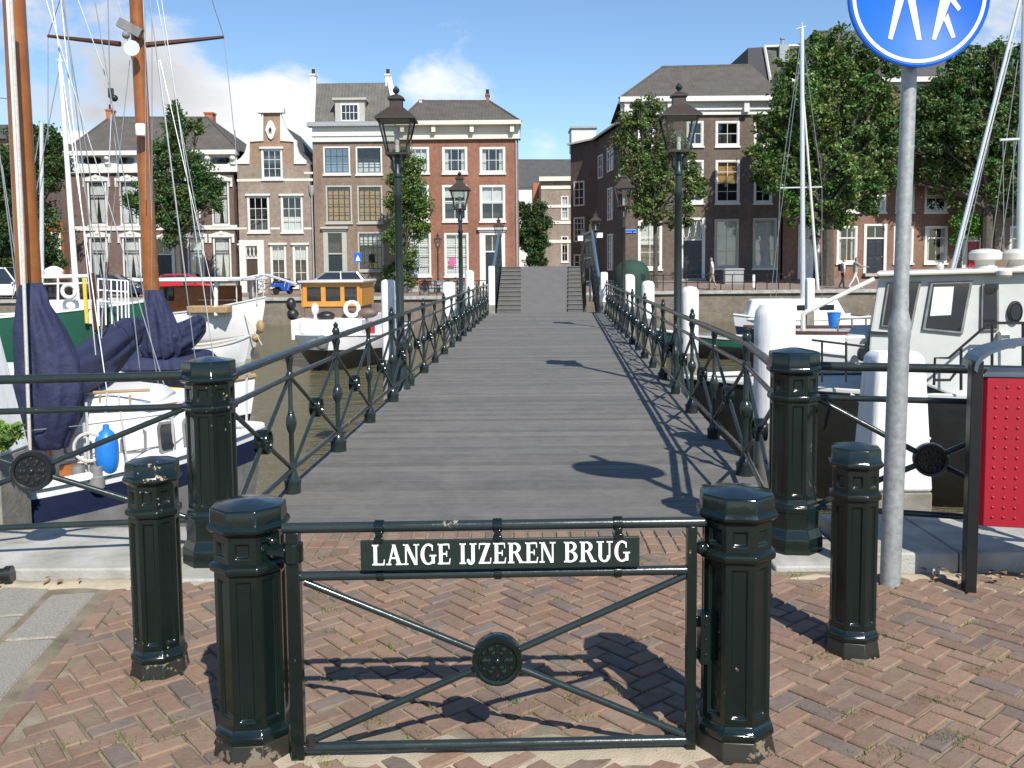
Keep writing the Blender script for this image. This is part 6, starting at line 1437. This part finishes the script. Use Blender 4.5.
# ---- grey cabin cruiser on the right
p=at(960,330,12); b7=Boat('grey-white cabin cruiser with raked windows and a porthole, moored behind the red bin',(p.x+1.2,12.6,0),R(-3),'cabin cruiser','cabin_cruiser'); b7.rail='boat_grey'
b7.hull(9.6,3.0,.05,.0,.12,-2.2,['boat_black','boat_black'],[(.3,0),(1,1)],stern=.8,bow=2.6,deck='boat_grey')
b7.t.rotation_euler.z=R(177); b7.rz=R(177); b7.mi=Matrix.Rotation(-b7.rz,3,'Z')
P7=lambda px,py,Y=11.5: b7.L(px,py,Y)
def prism7(pts,Y0,Y1,name,m,par=None,bev=.03,**k):
    f=[P7(x,y,Y0) for x,y in pts]; sh=b7.mi@Vector(((Y1-Y0)*.42,Y1-Y0,0)); g=[v+sh for v in f]; n_=len(f); e=MB(); e.add(f+g,[tuple(range(n_)),tuple(range(2*n_-1,n_-1,-1))]+[(i,(i+1)%n_,n_+(i+1)%n_,n_+i) for i in range(n_)]); return b7.part(e,name,m,par,bevel=bev,smooth=False)
cab=prism7([(879,276),(1130,269),(1130,420),(958,398),(905,378),(868,370),(870,333)],11.5,13.7,'cabin','boat_grey')
prism7([(845,336),(869,335),(867,372),(846,362)],11.6,13.5,'fore_cabin','boat_grey')
prism7([(876,272),(1135,264.5),(1135,269.5),(878,276.5)],11.35,13.8,'cabin_roof','boat_cream',None,.02)
prism7([(869,331),(892,332.5),(892,334.5),(868,333.5)],11.46,11.5,'moulding','boat_black',cab,0)
for fr_,gl in (([(888,282),(921.5,281.5),(912,330),(881,326.5)],[(890,284),(919,283.5),(910,327.5),(883.5,324.5)]),([(931,282),(973,280.5),(963,334),(922.5,330)],[(933.5,284),(970,283),(961,331),(926,327.5)]),([(982,284),(999,283.5),(999,330),(981,331)],[(984,286),(997,285.5),(997,328),(983.5,329)])):
    w_=prism7(fr_,11.46,11.52,'window','boat_steel',cab,.005); prism7(gl,11.452,11.46,'pane','window_dark',w_,0)
for c,rx_,rz_ in (((1015,312),.055,.115),((862,354),.035,.075)):
    q=P7(c[0],c[1],11.47); e=MB(); e.lathe([(rz_*1.25,-.02),(rz_*1.25,.02),(rz_,.025),(rz_,-.025)],18,c=q,axis='y',sx=.62); po=b7.part(e,'porthole','boat_black',cab); e=MB(); e.lathe([(rz_*.9,.022),(rz_*.9,.024)],16,c=q,axis='y',sx=.62); b7.part(e,'pane','window_dark',po)
e=MB()
for pl in ([(1040,323,11.2),(992,323,11.2),(980,331,11.2),(949,358,11.2),(935,358,11.2),(934,385,11.2)],[(992,324,11.2),(992,372,11.2)],[(961,348,11.2),(961,390,11.2)],[(935,380,11.2),(950,380,11.2),(956,372,11.2)],[(1023,323,11.2),(1023,372,11.2)]): e.tube([P7(*q) for q in pl],.018,6)
b7.part(e,'handrail','boat_black')
e=MB(); q=P7(1003,337,11.44); e.lathe([(.075,-.05),(.075,.05)],10,c=q,axis='x'); q=P7(1004,275,11.3); e.lathe([(.06,-.03),(.09,.0),(.09,.05),(.05,.07)],12,c=q); b7.part(e,'vent_fitting','boat_cream')
for x in (985,1018):
    e=MB(); q=P7(x,268,12.2); e.lathe([(.15,-.05),(.15,.02),(.12,.03),(.12,.10),(.20,.115),(.205,.2),(.17,.24),(.05,.26)],16,c=q); b7.part(e,'roof_ventilator','boat_cream')
e=MB(); q=P7(940,270,12); e.lathe([(.035,-.02),(.05,.05),(.02,.10)],10,c=q); b7.part(e,'navigation_light','boat_cream')
e=MB()
for x in (822,846,866): e.tube([P7(x,342+(866-x)*.0,11.2),P7(x,382,11.2)],.014,6)
e.tube([P7(812,340,11.2),P7(869,347,11.2)],.014,6); b7.part(e,'bow_rail','boat_black')
prism7([(934,287),(954,286.5),(951,315),(930,316)],11.449,11.451,'curtain','cloth_white',cab,0); prism7([(904,300),(909,295),(908,326),(899,326)],11.449,11.451,'curtain','cloth_white',cab,0)  # first panel paints a white reflection onto the pane; second is a curtain fold
e=MB(); q=P7(878,398,11.0); e.tube([P7(850,395,11.0),P7(930,440,10.6)],.03,6); b7.part(e,'mooring_line','rope')
# ---- yacht behind the cruiser (two leaning masts)
p=at(1000,300,17); b8=Boat('sailing yacht with two bare leaning aluminium masts behind the grey cabin cruiser',(p.x+1,17.5,0),R(180),'sailing yacht','sailing_yacht')
b8.hull(10,3,-.1,-.2,.1,-2.2,['boat_white','boat_blue'],[(.4,0),(1,1)])
e=MB(); e.tube([b8.L(948,285,17),b8.L(1030,-40,17)],[.034,.028],10); e.tube([b8.L(951,285,17),b8.L(1034,-40,17)],.012,6); b8.part(e,'spar','alu')
e=MB(); e.tube([b8.L(1019,290,17),b8.L(1028,-100,17)],[.075,.06],12); b8.part(e,'mast','alu')
e=MB(); e.tube([b8.L(1000,140,17),b8.L(1040,138,17)],.025,6); b8.part(e,'spreader','alu')
b8.lines([((1018,60,17),(990,255,17)),((1024,90,17),(1000,250,17)),((1014,140,17),(1012,260,17)),((1020,0,17),(962,262,17)),((1003,140,17),(1004,260,17)),((1024,0,17),(1016,260,17))],.008)
e=MB(); e.prism([(-3,-.8),(2,-.8),(2,.8),(-3,.8)],-.2,.5,'z',.85); b8.part(e,'cabin','boat_white',bevel=.05)
# ---- white sloop with bare mast
p=at(790,310,35); b9=Boat('small white sloop with a tall bare white mast and a dark blue hull',(p.x+.6,36,0),R(184),'sailing boat','sailing_boat')
b9.hull(5.2,2.2,-.35,-.45,-.25,-2.1,['boat_white','boat_blue'],[(.3,0),(1,1)])
e=MB(); e.prism([(-1.8,-.8),(1.6,-.8),(2.2,-.3),(2.2,.3),(1.6,.8),(-1.8,.8)],-.5,.35,'z',.82); c9=b9.part(e,'cabin','boat_white',bevel=.06)
for x in (-1.2,-.3,.6): e=MB(); e.bx(x,x+.6,.70,.735,-.1,.12); b9.part(e,'cabin_window','window_dark',c9,smooth=False)
e=MB(); e.tube([b9.L(803,318,35.6),b9.L(802,28,35.6)],[.10,.075],10); e.tube([b9.L(802,28,35.6),b9.L(802,22,35.6)],.03,6); b9.part(e,'mast','alu')
e=MB(); e.tube([b9.L(780,188,35.6),b9.L(822,187,35.6)],.03,6); e.tube([b9.L(796,29,35.6),b9.L(806,26,35.6)],.02,6); b9.part(e,'spreader','alu')
e=MB(); e.tube([b9.L(803,90,35.6),b9.L(818,290,35.3)],[.03,.06],8); b9.part(e,'furled_jib','curtain')
b9.lines([((802,32,35.6),(780,188,35.6)),((780,188,35.6),(776,300,35.4)),((802,32,35.6),(822,187,35.6)),((822,187,35.6),(822,300,35.4)),((800,60,35.6),(770,300,35.5))],.012)
# dinghy and dark workboat
p=at(740,330,31); b10=Boat('dark green open workboat lying low in the water right of the mooring posts',(p.x+.4,31.5,0),R(172),'workboat','workboat'); b10.rail='boat_grey'; b10.hull(6.4,2.0,-.75,-.85,-.55,-1.9,['boat_green','boat_black'],[(.25,0),(1,1)],deck='boat_grey',stern=.7)
e=MB(); e.box((1.4,0,-.78),(1.2,1.2,.14)); e.box((-1.3,0,-.76),(.35,1.6,.08)); b10.part(e,'thwart','boat_steel',bevel=.02)
e=MB(); c=b9.L(764,303,35.6); e.sphere(c,.17,10,7,(1.9,1,.7)); e.tube([c+Vector((.2,0,-.2)),c+Vector((.2,0,-1.0))],.025,6); e.tube([c+Vector((-.2,0,-.2)),c+Vector((-.2,0,-1.0))],.025,6); b9.part(e,'yellow_fender','plastic_yellow')
# boat with rub rail, davit and blue bucket in the middle distance
p=at(850,330,19); b11=Boat('white workboat with a brown rub rail and a pale sloping boom',(p.x+.8,19.5,0),R(2),'workboat','workboat'); b11.rail='varnish_dark'
b11.hull(5.4,2.0,.32,.28,.4,-2.0,['boat_white','boat_black'],[(.3,0),(1,1)],deck='boat_grey',stern=.85)
e=MB(); e.tube([b11.L(803,332,18.6),b11.L(803,315,18.6),b11.L(806,312,18.6),b11.L(874,279,18.6)],.05,8); b11.part(e,'boom','boat_cream')
e=MB(); q=b11.L(834,320,18.8); e.lathe([(.10,-.15),(.14,.15),(.15,.16)],14,c=q); bu=e.build('bucket','fender_blue'); bu.location=b11.loc; bu.rotation_euler.z=b11.rz; tag(bu,'blue bucket standing on the white workboat with the brown rub rail','bucket')
e=MB()
for x in (838,852,866): e.tube([b11.L(x,332,18.7),b11.L(x,319,18.7)],.02,6)
e.tube([b11.L(836,319,18.7),b11.L(872,318,18.7)],.02,6); b11.part(e,'rail','boat_steel')
# ================================================================ cars
def car(label,px,py,Y,paint,rz,Ln=4.1,Hh=1.5,group='cars parked on the far quay',van=False,open_back=False):
    p=at(px,py,Y); z=HQ(p.x,Y); t=thing('parked_car',label,'car',(p.x,Y,z),rz,group); W=1.68
    L2=Ln/2; wr=.31
    prof=[(-L2,.32),(-L2-.02,.62),(-L2+.08,.86),(-L2+.35,.95),(L2-1.15,.93),(L2-.25,.78),(L2,.62),(L2,.34),(L2-.3,.22),(-L2+.3,.22)]
    e=MB(); e.prism(prof,-W/2,W/2,'y'); e.build('body',paint,t,bevel=.07)
    if van: g=[(-L2+.03,.93),(-L2+.10,Hh-.08),(-L2+.3,Hh),(L2-1.75,Hh),(L2-.95,.93)]
    else: g=[(-L2+.12,.93),(-L2+.55,Hh-.07),(-L2+.95,Hh),(L2-2.1,Hh),(L2-1.7,Hh-.06),(L2-.95,.93)]
    e=MB(); n_=len(g); w0,w1=W/2-.05,W/2-.22; zt=Hh
    def wy(zz): return lerp(w0,w1,(zz-.93)/(zt-.93))
    vs=[(x,-wy(zz),zz) for x,zz in g]+[(x,wy(zz),zz) for x,zz in g]; e.add(vs,[tuple(range(n_)),tuple(range(2*n_-1,n_-1,-1))]+[(i,n_+i,n_+(i+1)%n_,(i+1)%n_) for i in range(n_)]); gh=e.build('windows','window_dark',t,bevel=.03)
    e=MB(); hi=[q for q in g if q[1]>Hh-.12]; x0,x1=hi[0][0],hi[-1][0]; e.prism([(x0,Hh-.085),(x0+.2,Hh+.012),(x1-.15,Hh+.012),(x1,Hh-.07)],-w1-.02,w1+.02,'y')
    for s in (-1,1):
        for (a,c) in ((g[0],hi[0]),(hi[-1],g[-1]),((lerp(g[0][0],g[-1][0],.45),.93),(lerp(x0,x1,.52),Hh-.03))): e.tube([(a[0],s*(wy(a[1])+.012),a[1]),(c[0],s*(wy(c[1])+.012),c[1])],.045,5)
    e.build('roof_and_pillars',paint,t)
    for x in (-L2+.78,L2-.82):
        for s in (-1,1):
            e=MB(); e.lathe([(wr*.62,-.10),(wr*.95,-.10),(wr,-.07),(wr,.07),(wr*.95,.10),(wr*.62,.10)],18,c=(x,s*(W/2-.09),wr),axis='y'); wh=e.build('wheel','rubber',t); e=MB(); e.lathe([(wr*.62,-.085),(wr*.55,-.095),(wr*.15,-.11),(.01,-.11),(.01,.11),(wr*.15,.11),(wr*.55,.095),(wr*.62,.085)],14,c=(x,s*(W/2-.09),wr),axis='y'); e.build('rim','chrome',wh)
    for s in (-1,1):
        e=MB(); e.box((L2-.08,s*(W/2-.25),.66),(.12,.36,.16)); e.build('headlight','chrome',t,bevel=.03)
        e=MB(); e.box((-L2+.05,s*(W/2-.16),.80),(.10,.2,.22)); e.build('tail_light','tail_red',t,bevel=.02)
        e=MB(); e.box((L2-1.15,s*(W/2+.06),1.0),(.1,.2,.12)); e.build('side_mirror',paint,t,bevel=.03)
    e=MB(); e.box((L2+.01,0,.42),(.03,.5,.11)); e.box((-L2-.03,0,.55),(.03,.5,.11)); e.build('number_plate','plastic_yellow',t)
    return t
car('silver hatchback parked behind the orange wheelhouse in front of the brown dormer house',334,290,59.5,'car_silver',PI+.05,4.3,1.52)
car('bright red car half hidden behind the second blue sail cover',187,290,58,'car_red',.1,3.8,1.45)
car('dark blue car parked behind the white bow rails of the green ship',112,290,58,'car_dark',.05,4.1,1.45)
car('white van at the far left edge behind the tallest wooden mast',4,290,56,'car_white',0,4.4,1.95,van=True)
# ================================================================ bicycles, scooter
def wheel_(e,x,z,r,tr=.02): e.torus((x,0,z),r,tr,22,6,'y')
def bicycle(label,px,Y,rz,group='bicycles parked on the far quay'):
    p=at(px,290,Y); t=thing('bicycle',label,'bicycle',(p.x,Y,HQ(p.x,Y)),rz,group)
    for x in (-.53,.53):
        e=MB(); wheel_(e,x,.34,.33,.018)
        for k in range(8): a=PI*k/8; e.tube([(x-.32*math.cos(a),0,.34-.32*math.sin(a)),(x+.32*math.cos(a),0,.34+.32*math.sin(a))],.004,4)
        e.build('wheel','rubber',t)
    e=MB(); 
    for a,c in (((-.53,0,.34),(-.12,0,.30)),((-.12,0,.30),(-.25,0,.82)),((-.53,0,.34),(-.23,0,.74)),((-.12,0,.30),(.36,0,.72)),((-.22,0,.72),(.34,0,.80)),((.53,0,.34),(.33,0,.95))): e.tube([a,c],.02,6)
    e.build('frame','iron_black',t); e=MB(); e.tube([(.33,0,.95),(.30,0,1.05)],.018,6); e.tube([(.15,-.27,1.03),(.30,-.12,1.07),(.30,.12,1.07),(.15,.27,1.03)],.015,6); e.build('handlebar','chrome',t)
    e=MB(); e.box((-.27,0,.87),(.26,.16,.07)); e.tube([(-.25,0,.8),(-.26,0,.86)],.015,6); e.build('saddle','rubber',t,bevel=.03); e=MB(); e.bx(-.75,-.4,-.07,.07,.70,.72); e.build('luggage_rack','iron_black',t)
    return t
bicycle('dark bicycle standing beside the blue motor scooter in front of the neck gable house',266,60.5,.7)
bicycle('dark bicycle leaning by the grey bench in front of the red brick house',427,58,1.0)
bicycle('bicycle in front of the window with the pink poster',452,59,.2)
p=at(283,290,60.5); t=thing('motor_scooter','blue motor scooter parked in front of the neck gable house','scooter',(p.x,60.5,HQ(p.x,60.5)),1.0)
for x in (-.6,.6): e=MB(); e.lathe([(.12,-.07),(.24,-.07),(.26,0),(.24,.07),(.12,.07)],16,c=(x,0,.26),axis='y'); e.build('wheel','rubber',t)
e=MB(); e.prism([(-.95,.55),(-.85,.80),(-.05,.78),(-.05,.40),(.25,.34),(.45,.95),(.58,.98),(.50,.5),(.85,.55),(.60,.58),(.40,.22),(-.2,.22),(-.45,.5)],-.2,.2,'y'); e.build('body','scooter_blue',t,bevel=.05)
e=MB(); e.box((-.42,0,.85),(.75,.28,.12)); e.build('seat','rubber',t,bevel=.04); e=MB(); e.tube([(.40,-.32,1.06),(.52,0,1.02),(.40,.32,1.06)],.03,6); e.build('handlebar','rubber',t); e=MB(); e.sphere((.60,0,.92),.1,8,6); e.build('headlight','chrome',t)
# ================================================================ people
def person(label,px,feet,Y,face,pose,shirt,trousers,hair,group='people walking on the far quay',extra=None,H=1.74):
    p=at(px,feet,Y); z=HQ(p.x,Y)+.0; s=H/1.75*1.15
    J={'pel':(0,0,.95),'sp':(0,.0,1.12),'ch':(.01,0,1.33),'nk':(.03,0,1.47),'nk2':(.04,0,1.53),'hd':(.055,0,1.62),'tp':(.05,0,1.73)}
    V=[];Ed=[];Rd=[];idx={}
    def v(n_,co,r): idx[n_]=len(V); V.append(tuple(c*s for c in co)); Rd.append((r[0]*s,r[1]*s) if isinstance(r,tuple) else (r*s,r*s))
    def e_(a,b_): Ed.append((idx[a],idx[b_]))
    v('pel',J['pel'],(.12,.155)); v('sp',J['sp'],(.105,.14)); v('ch',J['ch'],(.115,.17)); v('nk',J['nk'],.062); v('nk2',J['nk2'],.055); v('hd',J['hd'],(.10,.082)); v('tp',J['tp'],(.06,.055))
    for a,b_ in (('pel','sp'),('sp','ch'),('ch','nk'),('nk','nk2'),('nk2','hd'),('hd','tp')): e_(a,b_)
    for sd,n_ in ((1,'l'),(-1,'r')):
        sw,kn=pose['leg'][n_]          # forward swing of the thigh, knee bend
        hip=Vector((0,.09*sd,.90)); knee=hip+Vector((math.sin(sw)*.42,0,-math.cos(sw)*.42)); a=sw-kn; ank=knee+Vector((math.sin(a)*.42,0,-math.cos(a)*.42)); toe=ank+Vector((.17,.01*sd,-.03))
        v('hip'+n_,hip,.088); v('kn'+n_,knee,.058); v('an'+n_,ank,.04); v('to'+n_,toe,.034)
        e_('pel','hip'+n_); e_('hip'+n_,'kn'+n_); e_('kn'+n_,'an'+n_); e_('an'+n_,'to'+n_)
        aw,el=pose['arm'][n_]; sh_=Vector((.0,.19*sd,1.41)); elb=sh_+Vector((math.sin(aw)*.29,.04*sd,-math.cos(aw)*.29)); b2_=aw+el; wr=elb+Vector((math.sin(b2_)*.25,-.02*sd,-math.cos(b2_)*.25)); hn=wr+Vector((math.sin(b2_)*.10,0,-math.cos(b2_)*.10))
        v('sh'+n_,sh_,.06); v('el'+n_,elb,.042); v('wr'+n_,wr,.03); v('hn'+n_,hn,.034); e_('ch','sh'+n_); e_('sh'+n_,'el'+n_); e_('el'+n_,'wr'+n_); e_('wr'+n_,'hn'+n_)
        for q,(dy,l) in enumerate(((-.022,.07),(-.008,.08),(.008,.078),(.022,.065))):
            nm='f%s%d'%(n_,q); v(nm,hn+Vector((math.sin(b2_)*l,dy,-math.cos(b2_)*l)),.0095); e_('hn'+n_,nm)
        v('th'+n_,hn+Vector((.045,-.03*sd,-.02)),.011); e_('hn'+n_,'th'+n_)
    me=bpy.data.meshes.new('tmp'); me.from_pydata(V,Ed,[]); o=bpy.data.objects.new('tmp',me); COL.objects.link(o)
    md=o.modifiers.new('s','SKIN'); o.modifiers.new('u','SUBSURF').levels=1
    sk=me.skin_vertices[0].data
    for i,r in enumerate(Rd): sk[i].radius=r
    sk[0].use_root=True
    dg=bpy.context.evaluated_depsgraph_get(); ne=bpy.data.meshes.new_from_object(o.evaluated_get(dg)); bpy.data.objects.remove(o); bpy.data.meshes.remove(me)
    ne.name='person'; ne.materials.clear()
    for q in ('skin',shirt,trousers,hair,'rubber'): ne.materials.append(M[q])
    sleeve=pose.get('sleeve',1.16); headc=Vector(J['hd'])*s
    zmin=min(q.co.z for q in ne.vertices)
    for pl in ne.polygons:
        c=pl.center/s; k=0
        if c.z>1.49: k=3 if (c.z>1.66 or c.x<.02) else 0
        elif c.z>.93 and abs(c.y)<.30: k=1
        elif c.z>.10 and c.z<=.93: k=2
        elif c.z<=.10: k=4
        if abs(c.y)>.175 and c.z<sleeve: k=0
        if k==2 and abs(c.y)>.165 and c.z>.62: k=0
        if k in (1,2) and c.x>.27 and c.z>.9: k=0
        pl.material_index=k; pl.use_smooth=True
    b=MB(); o=bpy.data.objects.new('person',ne); COL.objects.link(o); o.location=(p.x,Y,z-zmin); o.rotation_euler.z=face; tag(o,label,'person',group)
    e=MB()
    for sd in (-1,1): e.sphere((headc.x+.085*s,sd*.032*s,headc.z+.015),.011,6,4)
    e.build('eyes','hair_dark',o); e=MB(); e.prism([(headc.x+.09*s,headc.z+.01),(headc.x+.125*s,headc.z-.03),(headc.x+.09*s,headc.z-.035)],-.012,.012,'y'); e.build('nose','skin',o)
    if extra: extra(o,s)
    return o
def phone_(o,s): pass
person('grey haired person in a pale shirt and beige trousers walking past the dark corner house',712,291.5,52.9 if False else 54.2,PI*.9,{'leg':{'l':(.25,.1),'r':(-.18,.25)},'arm':{'l':(-.15,.25),'r':(.2,.3)},'sleeve':1.2},'cloth_white','cloth_beige','hair_grey')
def pack(o,s):
    e=MB(); e.box((-.17*s,0,1.22*s),(.16,.28,.42)); q=e.build('backpack','cloth_dark',o,bevel=.05)
person('dark haired person with a backpack, in a light top and black trousers',842.5,288,54.2,.15,{'leg':{'l':(.2,.1),'r':(-.2,.3)},'arm':{'l':(.2,.5),'r':(-.2,.3)}},'cloth_white','cloth_dark','hair_dark',extra=pack,H=1.62)
person('striding person in a grey shirt and white trousers, right arm held out',855,287.5,54.2,.1,{'leg':{'l':(.42,.05),'r':(-.40,.2)},'arm':{'l':(.35,1.1),'r':(.9,.6)}},'cloth_grey','cloth_cream','hair_dark',H=1.74)
# ================================================================ street furniture on the far quay
def rail_fence(label,x0px,x1px,Y,h=.95,n_=14,zo=0):
    A=at(x0px,290,Y).x; Bx=at(x1px,290,Y).x; t=thing('railing',label,'railing',(A,Y,HQ(A,Y)))
    hz=lambda x:HQ(A+x,Y)-HQ(A,Y)
    for i in range(n_): x=(Bx-A)*i/(n_-1); e=MB(); e.tube([(x,0,hz(x)-.05),(x,0,hz(x)+h)],.03,6); e.build('post','iron_black',t)
    for z in (h,h*.52):
        e=MB(); e.tube([((Bx-A)*i/(n_-1),0,hz((Bx-A)*i/(n_-1))+z) for i in range(n_)],.024,6); e.build('rail','iron_black',t)
rail_fence('thin dark railing along the far right quay edge below the corner house',640,790,53.5)
rail_fence('low dark railing along the quay in front of the red brick house',420,487,54.5,.9,9)
def far_lamp(label,px,top,Y,H,m='lantern_iron'):
    p=at(px,top,Y); return make_lamp(label,(p.x,Y,HQ(p.x,Y)),p.z-HQ(p.x,Y),'old street lamps on the far quay')
far_lamp('quay lamp in front of the red brick row, right of the bare white mast',815,230,58,3)
far_lamp('small quay lamp with a yellowish lantern in front of the red brick house',437.5,233,62,3)
p=at(632,272,47); t=thing('recycling_dome','round dark green recycling container behind the small mooring posts','container',(p.x,47,-.2)); e=MB(); e.lathe([(.8,-1.4),(.85,0),(.95,.8),(.95,1.35),(.85,1.8),(.6,2.1),(.22,2.22),(.001,2.24)],20); e.build('body','green_box',t); e=MB(); 
for a in (PI*1.35,PI*1.65): e.lathe([(.16,-.04),(.16,.04),(.11,.05),(.11,-.05)],12,c=(0.93*math.cos(a),0.93*math.sin(a),1.35),axis='y')
e.build('slot','boat_black',t)
mb=MB(); mb.bx(p.x-1.6,p.x+3,45.6,FQ-.17,-4,-.2); struct(mb.build('landing_stage','brick_quay',smooth=False))
p=at(735,287,59); t=thing('utility_cabinet','grey utility cabinet against the dark corner house, right of its door','cabinet',(p.x,59.5,HQ(p.x,59.5))); e=MB(); e.bx(-.62,.62,-.3,.3,-.1,.92); e.build('body','cabinet_grey',t,bevel=.02); e=MB(); e.prism([(-.68,.92),(.68,.92),(.6,1.02),(-.6,1.02)],-.36,.36,'y'); e.build('lid','zinc',t); e=MB(); e.bx(-.58,-.02,-.32,-.301,.05,.86); e.bx(.02,.58,-.32,-.301,.05,.86); e.build('door','cabinet_grey',t)
p=at(753.5,287,56); t=thing('white_bollard','short white wooden bollard on the far right quay','bollard',(p.x,56,HQ(p.x,56))); e=MB(); e.lathe([(.09,-.1),(.09,.75),(.075,.82),(.001,.84)],10); e.build('post','post_white',t)
# signpost with two white boards at the head of the bridge
p=at(590,237,43.6); t=thing('signpost','signpost with two white boards and a yellow strip at the far end of the steps','signpost',(p.x,43.6,0)); e=MB(); e.tube([(0,0,0),(0,0,p.z+.6)],.05,8); e.build('pole','galv',t)
for a,c,dz in ((578,591.5,238.5),(594.5,603,235.5)): x0,x1=at(a,dz,43.4).x-p.x,at(c,dz,43.4).x-p.x; z=at(a,dz,43.4).z; e=MB(); e.bx(x0,x1,-.10,-.06,z-.11,z+.13); e.build('board','letter_white',t,bevel=.01)
z=at(590.5,228,43.4).z; e=MB(); e.bx(-.02,.10,-.09,-.055,z-.25,z+.2); e.build('yellow_strip','plastic_yellow',t)
# small blue street signs
p=at(358,258,62); t=thing('traffic_sign','small blue and white traffic sign before the brown house with the dormer','sign',(p.x,62,0)); e=MB(); e.tube([(0,0,0),(0,0,p.z+.45)],.035,8); e.build('pole','galv',t); e=MB(); e.bx(-.25,.25,-.06,-.04,p.z-.3,p.z+.35); sp=e.build('sign_plate','sign_blue',t); e=MB(); e.prism([(-.17,p.z-.2),(.17,p.z-.2),(0,p.z+.22)],-.066,-.0605,'y'); e.build('white_triangle','letter_white',sp)
p=at(617,231,63.6); t=thing('street_name_plate','small blue street name plate on the dark corner house','sign',(at(630,231,63.9).x,63.96,at(630,231,63.9).z)); e=MB(); e.bx(-.5,.5,-.03,.0,-.12,.12); e.build('plate','sign_blue',t); e=MB(); e.bx(-.48,.48,-.034,-.0305,-.10,-.085); e.bx(-.48,.48,-.034,-.0305,.085,.10); e.build('border','letter_white',t)
# grey bench
p=at(446,287,60); t=thing('bench','grey slatted bench on the quay in front of the red brick house','bench',(p.x,60,0)); e=MB()
for y in (-.2,-.05,.1): e.bx(-.95,.95,y,y+.12,.42,.46)
e.build('seat','zinc',t); e=MB()
for z in (.58,.74): e.bx(-.95,.95,.24,.28,z,z+.12)
e.build('backrest','zinc',t)
for x in (-.75,.75): e=MB(); e.bx(x-.04,x+.04,-.2,.26,0,.42); e.bx(x-.04,x+.04,.2,.26,.42,.86); e.build('leg','iron_black',t)
